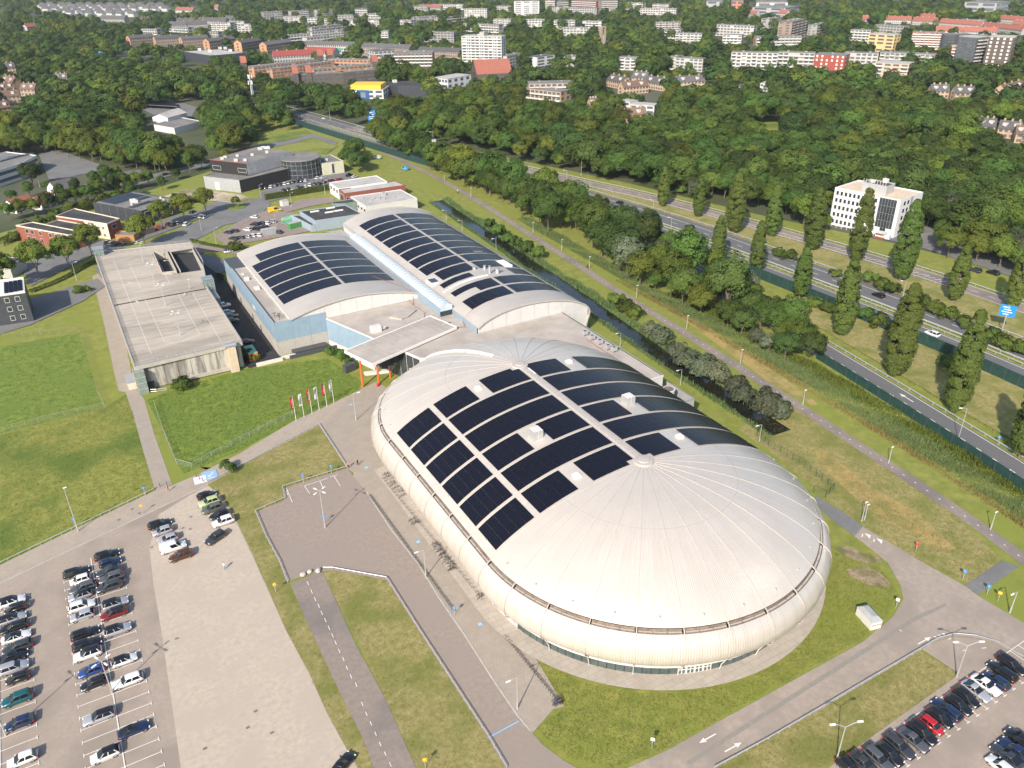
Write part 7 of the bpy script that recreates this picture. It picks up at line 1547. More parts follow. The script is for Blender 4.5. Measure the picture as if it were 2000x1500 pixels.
def guard(label, line, d, y0=-1e9, y1=1e9, h=.75, step=4, m='galvanised', rails=1, name='guard_rail', pm=None, r_=.0):
    L = [p for p in offset_line(line, d) if y0 <= p[1] <= y1]; r = thing(name, label, 'guard rail' if name == 'guard_rail' else name.replace('_',' '), (L[0][0], L[0][1], 0), world=True)
    for k in range(rails):
        b = MB(); z1 = h-k*.35; A, B = offset_line(L, .06), offset_line(L, -.06)
        for i in range(len(L)-1):
            P = [A[i], A[i+1], B[i+1], B[i]]; b.idx([(p[0],p[1],z1-.30) for p in P]+[(p[0],p[1],z1) for p in P], [(4,5,6,7),(0,1,5,4),(2,3,7,6)] if True else [])
        b.build('rail', m, r)
    b = MB()
    for x, y, h_ in walk(L, step): b.obox((x, y), h_, .06, .10, 0, h-.05)
    b.build('posts', pm or m, r, kind='stuff'); return r
guard('steel guard rail on the far edge of the motorway', mw, -15.2, 30, 900); guard('near rail of the motorway median', mw, .9, 30, 900); guard('far rail of the motorway median', mw, -1.3, 30, 900); guard('guard rail on the far edge of the parallel road', par, -4.9); guard('guard rail between the slip road and the poplars', slipr, -5.0); guard('guard rail on the near edge of the parallel road', par, 4.8, 150, 330)
def barrier(label, px, h=.55): 
    pts = Gs(*px); L = []
    for a, c in zip(pts, pts[1:]):
        n = max(1, int(math.hypot(c[0]-a[0], c[1]-a[1])/1.9)); L += [(LN(a[0],c[0],k/n), LN(a[1],c[1],k/n)) for k in range(n)]
    L.append(pts[-1]); r = thing('barrier', label, 'barrier', (L[0][0], L[0][1], 0), world=True); b = MB()
    for a, c in zip(L, L[1:]): b.tube((a[0],a[1],h),(c[0],c[1],h),.075,n=5)
    b.build('rail', 'galvanised', r); b = MB()
    for x, y in L: b.tube((x,y,0),(x,y,h),.06,n=5)
    b.build('posts', 'galvanised', r, kind='stuff')
barrier('low steel barrier along the field above the brick path', [(-10,1108),(16,1095),(160,1026),(301,958)]); barrier('low steel barrier round the small asphalt lot', [(623,830),(678,914),(600,938),(552,953),(557,975),(499,1000),(520,1050),(546,1098),(562,1138)]); barrier('low steel barrier along the verge beside the hall road', [(632,1112),(650,1112),(755,1131),(818,1231),(895,1350),(954,1441),(990,1502)]); barrier('curved low steel barrier between service road and right car park', [(1395,1502),(1500,1445),(1601,1386),(1700,1327),(1797,1270),(1830,1250),(1863,1241),(1905,1245),(1944,1256),(2000,1288),(2030,1310)]); barrier('low steel barrier beside the paved path below the flags', [(406,944),(470,911),(560,862),(623,830)])
def fence(label, px, h, m='galvanised', mesh=True, step=2.5, name='fence'):
    pts = Gs(*px); L = []
    for a, c in zip(pts, pts[1:]):
        n = max(1, int(math.hypot(c[0]-a[0], c[1]-a[1])/step)); L += [(LN(a[0],c[0],k/n), LN(a[1],c[1],k/n)) for k in range(n)]
    L.append(pts[-1]); r = thing(name, label, 'fence', (L[0][0], L[0][1], 0), world=True); b = MB()
    for x, y in L: b.tube((x,y,0),(x,y,h),.045,n=4)
    b.build('posts', m, r, kind='stuff'); b = MB()
    for a, c in zip(L, L[1:]):
        for z in ([.15,.5,.85,1.2,h] if mesh else [h*.55,h]): b.tube((a[0],a[1],min(z,h)),(c[0],c[1],min(z,h)),.014 if z < h else .03,n=3,cap=False)
    b.build('wires', m, r)
fence('wire fence round the bright green left field', [(-10,662),(80,654),(155,648),(172,700),(192,770),(205,797),(100,820),(0,846)], 1.6, 'timber_post'); fence('wire fence round the grass field below the flags', [(302,790),(318,840),(345,906),(375,914),(470,862),(572,812)], 1.4); fence('dark green mesh fence right of the dome', [(1478,850),(1500,872),(1560,905),(1628,957),(1612,972),(1588,962)], 1.8, 'fence_green', step=1.6); fence('long wire fence between street and paved yard', [(380,490),(400,468),(460,445),(500,425)], 1.8); fence('dark fence before the dark office car park', [(340,448),(412,418)], 1.5, 'fence_green')
hg = thing('hedge', 'clipped green hedge below the crowded car park', 'hedge', (100,372,0), world=True); a0, a1 = G(518,391), G(642,371); b = MB(); rg = random.Random(3); L = math.hypot(a1[0]-a0[0], a1[1]-a0[1]); dx, dy = (a1[0]-a0[0])/L, (a1[1]-a0[1])/L
for i in range(5200):
    t = rg.uniform(0, L); s = rg.choice((0,0,1,2)); u = -.8 if s == 0 else (.8 if s == 2 else rg.uniform(-.8,.8)); z = rg.uniform(.05,2.6) if s != 1 else 2.6; n_ = Vector((dy*(-1 if s == 0 else 1), -dx*(-1 if s == 0 else 1), .2)) if s != 1 else Vector((0,0,1)); n_ = (Vector((dy,-dx,.2)) if s == 0 else n_)
    leafq(b, Vector((a0[0]+dx*t-dy*u, a0[1]+dy*t+dx*u, z))+rvec(rg)*.12, (n_+rvec(rg)*.6).normalized(), .22, rg)
b.build('foliage', 'leaf_bush', hg); MB().obox(((a0[0]+a1[0])/2,(a0[1]+a1[1])/2), math.atan2(dy,dx), L/2-.1, .6, 0, 2.4).build('core', 'bark', hg)
def hedge_row(label, px, h, w_, n):
    pts = Gs(*px); r = thing('hedge', label, 'hedge', (pts[0][0], pts[0][1], 0), world=True); b = MB(); W_ = walk(smooth_line(pts, 6), .5); c = MB()
    for i in range(n):
        x, y, h_ = rg.choice(W_); u = rg.uniform(-w_,w_); z = h*rg.uniform(.75,1.05)*math.sqrt(max(.05,1-(u/w_)**2)) if rg.random() < .7 else rg.uniform(.1,h*.7)
        if z < h*.6: u = math.copysign(w_, u)
        leafq(b, Vector((x-math.sin(h_)*u, y+math.cos(h_)*u, z)), (Vector((-math.sin(h_)*u/w_, math.cos(h_)*u/w_, .8))+rvec(rg)*.7).normalized(), .26, rg)
    b.build('foliage', 'leaf_bush', r)
hedge_row('low hedge along the left estate street', [(60,572),(120,548),(180,515),(230,490)], 1.3, .8, 2400); hedge_row('low hedge along the road behind the deck', [(372,470),(420,482),(458,486)], 1.0, .7, 1400); hedge_row('long dense hedge behind the brick clinic', [(0,480),(60,455),(130,425),(200,400)], 3.0, 2.2, 4200)
# ------------------------------------------------------------------ reeds, rough grass, tufts
leaf_mat('tuft_green', (.10,.16,.020), (.18,.235,.034), .05); leaf_mat('tuft_olive', (.15,.175,.030), (.25,.255,.055), .05); leaf_mat('tuft_dry', (.17,.155,.05), (.27,.23,.095), .05)
def blades(name, label, cat, m, line, o0, o1, n, h, wd, y0=-1e9, y1=1e9, lean=.25):
    b = MB(); pts = [p for p in line if y0 <= p[1] <= y1]; W_ = walk(pts, .6); rq = random.Random(len(name)+n)
    for i in range(n):
        x, y, hd = rq.choice(W_); u = rq.uniform(o0, o1); x, y = x-math.sin(hd)*u+rq.uniform(-.3,.3), y+math.cos(hd)*u+rq.uniform(-.3,.3); hh = h*rq.uniform(.5,1.15)*(.72+.28*math.sin(x*.21+y*.13)+.22*math.sin(y*.47-u*.9)); a = rq.uniform(0,3.14); l = (rq.gauss(0,lean)*hh, rq.gauss(0,lean)*hh); c, s = math.cos(a)*wd, math.sin(a)*wd
        b.face([(x-c,y-s,0),(x+c,y+s,0),(x+l[0]+c*.5,y+l[1]+s*.5,hh),(x+l[0]-c*.5,y+l[1]-s*.5,hh*.93)])
    return b.build(name, m, None, label=label, cat=cat, kind='stuff')
blades('reeds', 'reed bed along the hall side of the canal', 'reeds', 'leaf_reed', canal_c, 3.0, 4.4, 6000, 1.1, .11); blades('reeds', 'reed bed along the path side of the canal', 'reeds', 'leaf_reed', canal_c, -2.6, -5.6, 11000, 1.5, .12, 128)
ditch = smooth_line([(153,52),(158,90),(161.5,130),(163.5,166),(164.8,202),(167,240),(169,280),(173,330),(176,380)], 6)
blades('reeds', 'broad reed belt between the cycle path and the slip road', 'reeds', 'leaf_reed', ditch, -4.4, 1.4, 34000, 1.15, .06, 50, 300, .42)
blades('rough_grass', 'straw coloured rough grass beside the cycle path', 'grass', 'leaf_straw', ditch, 1.6, 3.6, 7000, .7, .09, 50, 215); blades('rough_grass', 'green rough growth below the noise wall', 'grass', 'leaf_bush', ditch, -4.0, -9.5, 12000, 1.0, .16, 60, 200)
hd2 = smooth_line(Gs((300,392),(390,362),(400,350)), 6)
def tufts(name, label, m, poly, n, h, wd, seed):
    rq = random.Random(seed); xs = [p[0] for p in poly]; ys = [p[1] for p in poly]; b = MB(); k = 0; tries = 0
    while k < n and tries < n*6:
        tries += 1; x, y = rq.uniform(min(xs),max(xs)), rq.uniform(min(ys),max(ys))
        if not inside((x, y), poly): continue
        k += 1
        for q in range(3):
            a = rq.uniform(0,3.14); hh = h*rq.uniform(.5,1.3); c, s = math.cos(a)*wd, math.sin(a)*wd; lx, ly = rq.gauss(0,.12), rq.gauss(0,.12); ox, oy = x+rq.gauss(0,.10), y+rq.gauss(0,.10); b.face([(ox-c,oy-s,0),(ox+c,oy+s,0),(ox+lx,oy+ly,hh)])
    return b.build(name, m, None, label=label, cat='grass', kind='stuff')
field_b = Gs((0,850),(205,797),(245,770),(259,805),(280,882),(304,958),(0,1100)); lawn_s = Gs((1050,1292),(1130,1330),(1230,1355),(1330,1352),(1440,1335),(1530,1290),(1600,1220),(1625,1080),(1700,1080),(1755,1160),(1735,1205),(1680,1250),(1450,1378),(1300,1462),(1200,1500),(1110,1480),(1045,1425),(1105,1380))
for nm_, lab, m_, poly_, n_, h_, w_, sd in (('grass_tufts','fine tufts in the left olive field','tuft_olive',field_b,9000,.16,.04,1),('grass_tufts','lush tufts in the bright left field','tuft_green',meadow_w,8000,.2,.05,2),('grass_tufts','lush tufts in the field below the flags','tuft_green',meadow_c,9000,.2,.05,3),('grass_tufts','dry tufts on the lawn round the dome','leaf_straw',lawn_s,2600,.16,.05,4),('grass_tufts','green tufts on the lawn round the dome','tuft_olive',lawn_s,7000,.14,.04,5),('grass_tufts','dry tufts on the verge beside the small lot','tuft_dry',verge_d,4500,.14,.04,6),('grass_tufts','dry tufts on the verge beside the hall road','tuft_dry',verge_e,4000,.13,.04,7),('grass_tufts','dry tufts on the verge above the right car park','tuft_dry',verge_f,3500,.13,.04,8),('grass_tufts','dry tufts between dome and cycle path','tuft_dry',verge_g,6000,.2,.05,9),('rough_grass','rough growth round the poplars','tuft_olive',[(172,60),(180,90),(185,120),(190,145),(204,145),(205,100),(203,60)],4000,.4,.09,11)): tufts(nm_, lab, m_, poly_, n_, h_, w_, sd)
layer('motorway_verge', 'dry_grass', [(176,50),(181,90),(186,120),(191,150),(196,175),(206,170),(207,120),(205,50)]); 
layer('railway_bed', 'railway_brown', Gs((1400,343),(1530,370),(1530,378),(1400,351))); layer('office_yard', 'grey_asphalt', Gs((1590,412),(1622,436),(1700,462),(1790,482),(2010,552),(2010,527),(1850,472),(1815,445),(1640,400)))
# ------------------------------------------------------------------ lamps, signs, flags
def lamp(bpx, tpx, style='arm', h=None, z=0, label='', hd=0.0):
    x, y = G(bpx[0], bpx[1], z); h = h or max(3.5, min(12, HGT(bpx, tpx))); r = thing('street_lamp', label, 'street lamp', (x, y, z), hd); MB().tube((0,0,0),(0,0,h),.11,.06,8).tube((0,0,0),(0,0,1.2),.15,.13,8).build('pole', 'galvanised', r)
    if style == 'arm': MB().path([(0,0,h-.05),(.5,0,h+.12),(1.2,0,h+.15)], .045, 5).build('arm', 'galvanised', r); MB().idx([(1.1,-.14,h+.08),(1.9,-.12,h+.10),(1.9,.12,h+.10),(1.1,.14,h+.08),(1.1,-.10,h+.22),(1.85,-.08,h+.20),(1.85,.08,h+.20),(1.1,.10,h+.22)], [(4,5,6,7),(0,1,5,4),(1,2,6,5),(2,3,7,6),(3,0,4,7),(3,2,1,0)]).build('lamp_head', 'post_white', r)
    elif style == 'top': MB().box(-.16,.5,-.12,.12,h,h+.14).build('lamp_head', 'post_white', r)
    elif style == 'Y':
        for s in (-1, 1): a = MB().path([(0,0,h-.1),(s*1.1,0,h+.55),(s*1.7,0,h+.75)], .055, 5).build('arm', 'galvanised', r); MB().box(s*1.7-.1 if s > 0 else s*1.7-.75, s*1.7+.75 if s > 0 else s*1.7+.1, -.13,.13,h+.70,h+.86).build('lamp_head', 'post_white', a)
    elif style == 'X':
        for k in range(4): c, s = math.cos(k*hp+.5), math.sin(k*hp+.5); a = MB().tube((0,0,h),(c*.9,s*.9,h+.05),.045).build('arm', 'galvanised', r); MB().obox((c*1.2,s*1.2), k*hp+.5, .4, .13, h+.02, h+.16).build('lamp_head', 'post_white', a)
    return r
zz = lambda ox, oy, s: (lambda a, c_: (ox+a*s, oy+c_*s)); q3 = zz(0,700,.35); q2 = zz(650,700,.35); q5 = zz(650,1100,.35); qr = zz(1300,700,.35); qk = zz(1000,300,.2533); qz = zz(1300,350,.35)
lamp(q3(437,965), q3(367,725), 'top', label='tall lamp post with a blue sign beside the left field'); lamp(q3(1815,945), q3(1790,740), 'X', label='four headed lamp post in the small asphalt lot'); lamp((220,1355), (201,1292), 'X', label='lamp post between the parked cars on the white line'); lamp((12,1437), (-8,1360), 'X', label='lamp post at the left edge between parked cars')
lamp(q5(520,80), (809,1073), 'arm', 6.5, label='lamp post with an arm beside the long bicycle rack', hd=math.pi); lamp(q5(1030,812), q5(1028,640), 'arm', label='lamp post with an arm on the lower cycle yard', hd=math.pi); lamp(q2(130,345), q2(125,200), 'arm', label='lamp post on the plaza left of the dome', hd=0)
lamp((1868,1323), (1893,1264), 'Y', 7.0, label='forked lamp post above the right car park, right one', hd=-.5); lamp((1634,1484), (1653,1422), 'Y', 7.0, label='forked lamp post above the right car park, left one', hd=-.4); lamp((1683,1018), (1689,982), 'top', label='first of two slim lamp posts beside the grey path'); lamp((1688,1016), (1697,987), 'top', label='second of two slim lamp posts beside the grey path'); lamp((1972,1197), (1990,1156), 'arm', label='lamp post beside the small grass triangle at the right edge', hd=math.pi)
cl = [(qr(1243,585),qr(1265,480)),(qr(1812,955),qr(1850,850)),(qr(765,260),qr(775,170)),((1041,454),(1038,433)),((1097,489),(1094,467)),((1151,523),(1146,501)),((1243,581),(1249,560)),((1341,642),(1338,615)),((1446,710),(1449,683)),((920,385),(918,370)),((868,352),(866,338))]
for bp_, tp in cl: lamp(bp_, tp, 'top', 4.2)
ca = [((872,431),(871,404)),((903,451),(903,434)),((969,488),(967,474)),((1211,678),(1215,651)),((1329,752),(1326,735)),((1483,862),(1478,845))]
for bp_, tp in ca: lamp(bp_, tp, 'arm', 4.6, hd=math.pi)
LS = [o for o in COL.objects if o.name.startswith('street_lamp') and not o.get('label')]; rank_label(LS, 'small lamp post by canal and cycle path, {} of these lamps', group='small lamps by canal and cycle path')
ml = [((1870,863),(1897,798)),((1135,343),(1137,302)),((1275,419),(1276,390)),((1107,354),(1108,333)),((645,235),(644,207)),((1763,580),(1775,549)),((1310,455),(1314,425)),((847,290),(847,258)),((540,212),(540,190))]
for bp_, tp in ml: lamp(bp_, tp, 'arm', None, hd=2.6)
LS = [o for o in COL.objects if o.name.startswith('street_lamp') and not o.get('label')]; rank_label(LS, 'tall motorway lamp post, {} of the motorway lamps', group='motorway lamps')
z7_ = zz(180,450,.22)
for k, (a, c_) in enumerate(((455,280),(555,480),(650,672),(785,930),(868,520))): lamp(z7_(a, c_), (0,0), 'X' if k != 4 else 'top', 7.0 if k != 4 else 3.2, DZ)
LS = [o for o in COL.objects if o.name.startswith('street_lamp') and not o.get('label')]; rank_label(LS, 'lamp post standing on the parking deck, {} of five', group='deck lamps')
el = [((78,365),(76,352)),((312,332),(313,318)),((403,310),(402,298)),((540,445),(535,415)),((150,548),(140,508)),((423,478),(418,440)),((394,451),(390,425)),((570,405),(568,380)),((635,380),(634,366)),((510,388),(508,372))]
for bp_, tp in el: lamp(bp_, tp, 'arm', 6.5, hd=.4)
LS = [o for o in COL.objects if o.name.startswith('street_lamp') and not o.get('label')]; rank_label(LS, 'street lamp in the estate behind the halls, {} of these', group='estate street lamps')
def sign(name, label, px, ph, w_, h_, m, hd, pole=.05, two=False, marks=0, z=0):
    x, y = G(px[0], px[1], z); r = thing(name, label, 'sign', (x, y, z), hd)
    for s in ((-w_*.3, w_*.3) if two else (0,)): MB().tube((s,.06,0),(s,.06,ph),pole,n=6).build('post', 'galvanised', r)
    o = MB().box(-w_/2,w_/2,-.03,.03,ph-h_,ph).build('panel', m, r)
    for k in range(marks): MB().box(-w_*.36+.1*w_*(k % 2), w_*(.10+.2*((k*7) % 3)/2), -.045,-.03, ph-h_*(.18+.8*k/max(1,marks))-h_*.06, ph-h_*(.18+.8*k/max(1,marks))).build('lettering', 'sign_white', o)
    return r
fc = lambda px: math.atan2(-G(*px)[0], G(*px)[1])                                # facing the survey point
sign('motorway_sign', 'large blue motorway sign with white lettering at the right edge', (1956,648), 8.6, 4.2, 3.6, 'sign_blue', -1.15, .16, marks=4); sign('motorway_sign', 'large blue motorway sign beside the far carriageway near the trees', (728,245), 9.5, 5.4, 6.2, 'sign_blue', fc((728,245))+.15, .16, True, marks=4); sign('motorway_sign', 'small distant blue motorway sign in the left woods', (205,126), 13, 7.5, 6, 'sign_blue', fc((205,126)), .2, True, marks=2)
for px, m_, lab in (((279,1003),'sign_yellow','yellow notice sign on the brick path'),((539,1158),'sign_yellow','yellow notice sign on the grass strip beside the lane'),((831,1502),'sign_yellow','yellow notice sign at the bottom of the verge'),((1948,1175),'sign_yellow','yellow direction sign at the right junction'),((284,968),'sign_blue','blue path sign at the footpath corner'),((593,943),'sign_blue','left blue parking sign above the small lot'),((648,925),'sign_blue','right blue parking sign above the small lot'),((634,1024),'sign_blue','blue sign on the four headed lamp post'),((888,1204),'sign_blue','blue sign at the end of the long bicycle rack'),((1927,1162),'sign_blue','round blue sign at the right junction'),((1749,1188),'sign_white','white sign on the lawn edge near the trailer'),((1788,1078),'flag_red','small red and white sign on the grass by the service road'),((1948,868),'sign_blue','blue panel on the verge beside the slip road'),((1273,1462),'sign_white','white sign on the lawn below the dome'),((1880,1132),'sign_blue','small blue sign at the grass corner'),((148,1030),'sign_blue','blue sign on the tall lamp beside the left field')):
    sign('sign', lab, px, 2.3, .58, .58, m_, fc(px), marks=2 if m_ == 'sign_blue' else 1)
for i, (a, c_) in enumerate(((1653,350),(1698,330),(1742,308),(1782,290),(1825,270),(1864,250))):
    x, y = G(*q3(a, c_)); red = i % 2 == 0; r = thing('flagpole', '%s banner flag, %s of six flags beside the path' % ('red' if red else 'white', ('leftmost' if i == 0 else ordw(i+1)+' from left')), 'flag', (x, y, 0), .5, 'flags beside the path'); MB().tube((0,0,0),(0,0,7.0),.06,.035,8).build('pole', 'post_white', r)
    b = MB(); n = 8
    for k in range(n):
        za, zb = 6.9-3.3*k/n, 6.9-3.3*(k+1)/n; w0, w1 = -.95+.12*math.sin(k*1.1+i), -.95+.12*math.sin((k+1)*1.1+i); y0, y1 = .14*math.sin(k*.9+i), .14*math.sin((k+1)*.9+i); b.face([(-.04,0,za),(-.04,0,zb),(w1,y1,zb),(w0,y0,za)]); b.face([(-.04,.012,za),(w0,y0+.012,za),(w1,y1+.012,zb),(-.04,.012,zb)])
    f = b.build('flag', 'flag_red' if red else 'flag_white', r)
    for k in range(5): MB().box(-.62,-.3,-.20,-.17,6.2-k*.5,6.45-k*.5).build('lettering', 'flag_white' if red else 'frame_dark', f)
r = thing('lattice_mast', 'white lattice radio mast with antennas beside the motorway', 'mast', (139.4,629,0)); b = MB(); Hm = 25
leg = lambda k, z: Vector((math.cos(k*2.094)*(1.25-.8*z/Hm), math.sin(k*2.094)*(1.25-.8*z/Hm), z))
for k in range(3): MB().tube(leg(k,0), leg(k,Hm), .15, .10, 6).build('leg', 'post_white', r)
for i in range(14):
    z0, z1 = Hm*i/14, Hm*(i+1)/14
    for k in range(3): b.tube(leg(k,z0), leg((k+1)%3,z1), .06, n=4).tube(leg(k,z1), leg((k+1)%3,z1), .06, n=4)
b.build('bracing', 'post_white', r)
for k in range(6): a_ = k*1.05; MB().box(math.cos(a_)*1.5-.25,math.cos(a_)*1.5+.25,math.sin(a_)*1.5-.25,math.sin(a_)*1.5+.25,22.5-(k % 2)*4,25.2-(k % 2)*4).build('antenna', 'sign_white', r)
# ------------------------------------------------------------------ boulders, bollards, racks, bicycles, people
for i, (px, py, s) in enumerate(((592,1125,.5),(605,1119,.45),(622,1117,.5))):
    x, y = G(px, py); rq = random.Random(i); b = MB(); R_ = [[(math.cos(a*.785)*s*1.3*math.sin(t)*(1+rq.uniform(-.12,.12)), math.sin(a*.785)*s*math.sin(t)*(1+rq.uniform(-.12,.12)), s*.75+s*.75*math.cos(t)) for a in range(8)] for t in (.05,.7,1.3,1.9,2.6,3.1)]
    for A, B in zip(R_, R_[1:]):
        for k in range(8): b.face([A[k], B[k], B[(k+1)%8], A[(k+1)%8]])
    o = b.build('boulder', 'rock', None, smooth=True, loc=(x, y, 0), rz=.5*i); tag(o, 'pale boulder closing the lane, %s of three' % ('leftmost' if i == 0 else ordw(i+1)+' from left'), 'boulder', 'boulders closing the lane')
for i, (px, py) in enumerate(((313,951),(326,947),(384,931),(390,937),(397,941))): x, y = G(px, py); r = thing('bollard', 'dark bollard on the paths by the cycle symbol, %s' % ('leftmost' if i == 0 else ordw(i+1)+' from left'), 'bollard', (x, y, 0), 0, 'dark bollards on the paths'); MB().tube((0,0,0),(0,0,.9),.08,.08,8).build('post', 'frame_dark', r); MB().tube((0,0,.9),(0,0,.98),.09,.04,8).build('cap', 'frame_dark', r)
def rack(label, p, q, step=.62):
    a, c = G(*p), G(*q); L = math.hypot(c[0]-a[0], c[1]-a[1]); h = math.atan2(c[1]-a[1], c[0]-a[0]); r = thing('bicycle_rack', label, 'bicycle rack', (a[0], a[1], 0), h); MB().tube((0,0,.18),(L,0,.18),.035,n=5).tube((0,.35,.12),(L,.35,.12),.03,n=5).build('rail', 'frame_dark', r); b = MB()
    for k in range(int(L/step)): x = k*step; b.path([(x,-.3,.03),(x+.05,-.25,.65 if k % 2 else .42),(x+.12,.1,.65 if k % 2 else .42),(x+.15,.35,.05)], .025, 4)
    b.build('hoops', 'frame_dark', r, kind='stuff')
rack('longest bicycle rack, beside the hall road', (722,968), (888,1196)); rack('bicycle rack along the foot of the dome', (748,935), (948,1178)); rack('lower bicycle rack beside the lawn', (986,1243), (1096,1378))
bk = MB()
def ring_(b, cx, r=.33, n=14):
    for i in range(n): a, c = 6.2832*i/n, 6.2832*(i+1)/n; b.tube((cx+r*math.cos(a),0,.34+r*math.sin(a)),(cx+r*math.cos(c),0,.34+r*math.sin(c)),.022,n=4,cap=False)
    for i in range(6): a = 3.1416*i/6; b.tube((cx-r*math.cos(a),0,.34-r*math.sin(a)),(cx+r*math.cos(a),0,.34+r*math.sin(a)),.006,n=3,cap=False)
    return b
WF = ring_(MB(), .52).mesh('wheel', 'tyre'); WR = ring_(MB(), -.52).mesh('wheel', 'tyre'); FR = MB().path([(-.52,0,.34),(-.1,0,.36),(.38,0,.78),(-.22,0,.72),(-.52,0,.34)], .025, 5).path([(-.1,0,.36),(-.25,0,.88)], .025, 5).path([(.52,0,.34),(.36,0,.98)], .025, 5).mesh('frame', 'car_black'); HB = MB().path([(.22,-.28,1.02),(.36,-.12,1.02),(.36,.12,1.02),(.22,.28,1.02)], .02, 5).mesh('handlebar', 'frame_dark'); SD = MB().idx([(-.40,-.08,.90),(-.40,.08,.90),(-.10,0,.90),(-.40,-.08,.96),(-.40,.08,.96),(-.10,0,.94)], [(0,1,4,3),(1,2,5,4),(2,0,3,5),(3,4,5)]).mesh('saddle', 'frame_dark')
def bicycle(x, y, h, col, label='', grp=None):
    r = thing('bicycle', label, 'bicycle', (x, y, 0), h, grp); put('wheel', WF, r); put('wheel', WR, r); omat(put('frame', FR, r), col); put('handlebar', HB, r); put('saddle', SD, r); return r
BK = []; rq = random.Random(9)
def bikes(p, q, n, jit=.25):
    a, c = G(*p), G(*q); h = math.atan2(c[1]-a[1], c[0]-a[0])+hp
    for k in range(n): t = (k+.5)/n; BK.append(bicycle(LN(a[0],c[0],t)+rq.uniform(-jit,jit), LN(a[1],c[1],t)+rq.uniform(-jit,jit), h+rq.uniform(-.2,.2)+(math.pi if rq.random() < .5 else 0), rq.choice(['car_black','car_dark_grey','car_black','car_blue','car_maroon','car_silver'])))
bikes((752,926), (790,972), 9); bikes((806,1016), (816,1026), 3); bikes((846,1062), (888,1118), 14); bikes((1084,1366), (1094,1380), 5); bikes((934,1162), (944,1172), 2)
BK.sort(key=lambda o: -o.location.y)
for i, o in enumerate(BK): o['label'] = 'parked bicycle beside the dome, %s from the far end of the bicycles' % ordw(i+1); o['group'] = 'bicycles parked beside the dome'
def person(name_label, px, h, shirt, legs, hair, stride=.22, z=0):
    x, y = G(px[0], px[1], z); me = bpy.data.meshes.new('body'); V = [(0,0,.95),(0,0,1.15),(0,0,1.38),(0,0,1.50),(.02,0,1.66),(.02,0,1.74),(0,.10,.90),(stride*.5,.11,.50),(stride,.11,.08),(stride+.16,.11,.04),(0,-.10,.90),(-stride*.3,-.11,.50),(-stride,-.11,.10),(-stride+.14,-.11,.04),(0,.20,1.40),(-.08,.25,1.12),(.08,.25,.90),(0,-.20,1.40),(.06,-.25,1.12),(.20,-.23,.92)]
    E_ = [(0,1),(1,2),(2,3),(3,4),(4,5),(0,6),(6,7),(7,8),(8,9),(0,10),(10,11),(11,12),(12,13),(2,14),(14,15),(15,16),(2,17),(17,18),(18,19)]; Rr = [.15,.14,.17,.065,.10,.07,.11,.075,.05,.045,.11,.075,.05,.045,.07,.05,.035,.07,.05,.035]
    me.from_pydata(V, E_, []); r = thing('person', name_label, 'person', (x, y, z), h); o = put('body', me, r); md = o.modifiers.new('skin', 'SKIN')
    for i, sv in enumerate(me.skin_vertices[0].data): sv.radius = (Rr[i], Rr[i]*.9); sv.use_root = i == 0
    o.modifiers.new('sub', 'SUBSURF').levels = 1; dg = bpy.context.evaluated_depsgraph_get(); dg.update(); nm = bpy.data.meshes.new_from_object(o.evaluated_get(dg)); o.modifiers.clear(); o.data = nm; nm.materials.clear()
    for m_ in ('skin_tone', shirt, legs, hair): nm.materials.append(MAT[m_])
    for p in nm.polygons:
        c = p.center; p.use_smooth = True; p.material_index = 3 if c.z > 1.70 or (c.z > 1.62 and c.x < -.02) else (0 if c.z > 1.47 or (abs(c.y) > .2 and c.z < 1.1) else (1 if c.z > .92 else 2))
    MB().idx([(.12,-.02,1.64),(.12,.02,1.64),(.155,0,1.63),(.115,0,1.68)], [(0,1,2),(1,3,2),(0,2,3)]).build('nose', 'skin_tone', r); return r
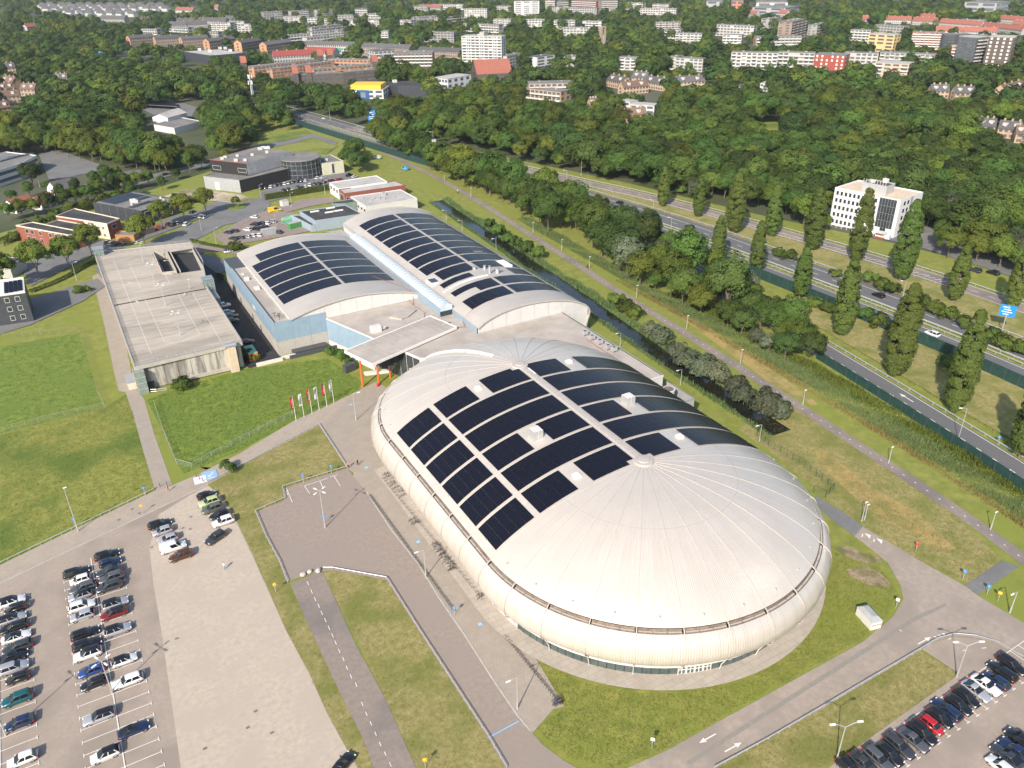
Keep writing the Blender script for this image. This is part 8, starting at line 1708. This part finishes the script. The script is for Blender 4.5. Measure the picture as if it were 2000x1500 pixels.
mat('skin_tone', (.50,.32,.22), rough=.6); mat('cloth_pink', (.60,.16,.18), rough=.8); mat('cloth_white', (.7,.7,.68), rough=.8); mat('cloth_blue', (.14,.24,.38), rough=.8); mat('cloth_black', (.02,.02,.022), rough=.8); mat('hair_brown', (.05,.03,.02), rough=.7)
person('person in a pink dress walking at the footpath junction', (329,960), 2.6, 'cloth_pink', 'cloth_pink', 'hair_brown'); person('person in white top and pale jeans walking on the gravel', (439,1112), .4, 'cloth_white', 'cloth_blue', 'hair_brown'); person('person in dark red jacket at the lot corner by the barrier', (681,914), 1.2, 'cloth_pink', 'cloth_black', 'hair_brown'); person('person in dark clothes walking on the plaza', (699,909), 2.0, 'cloth_black', 'cloth_black', 'hair_brown')
x, y = G(1147, 524); bicycle(x, y, 1.75, 'car_black', 'bicycle ridden along the cycle path beside the canal'); person('cyclist in dark clothes riding on the cycle path', (1148,523), 1.75, 'cloth_black', 'cloth_black', 'hair_brown', .1).location.z = .12
x, y = G(894, 378); bicycle(x, y, 1.7, 'car_black', 'bicycle far up the cycle path'); person('cyclist in white far up the cycle path', (894,377), 1.7, 'cloth_white', 'cloth_blue', 'hair_brown', .1).location.z = .12
bin_ = thing('litter_bin', 'red round bin at the foot of the orange column', 'bin', (61.6,184.0,0)); MB().tube((0,0,0),(0,0,.95),.28,.32,10).build('body', 'flag_red', bin_); MB().tube((0,0,.95),(0,0,1.1),.33,.2,10).build('lid', 'flag_red', bin_)
# ------------------------------------------------------------------ summer haze: one closed box of air round everything
m = bpy.data.materials.new('haze'); m.use_nodes = True; nt = m.node_tree; nt.nodes.clear(); ou = nt.nodes.new('ShaderNodeOutputMaterial'); pvm = nt.nodes.new('ShaderNodeVolumePrincipled'); pvm.inputs['Color'].default_value = (.80,.87,.95,1); pvm.inputs['Density'].default_value = .00006; pvm.inputs['Anisotropy'].default_value = .2; nt.links.new(pvm.outputs[0], ou.inputs['Volume']); MAT['haze'] = m
hz = MB().box(-3600,6100,-700,6600,-1.5,125).build('haze', 'haze', None, label='pale summer haze over the town', kind='stuff')
# ------------------------------------------------------------------ tidy up helper keys
for o in COL.objects:
    for k in ('_w', '_c', '_k', '_rf'):
        if k in o: del o[k]
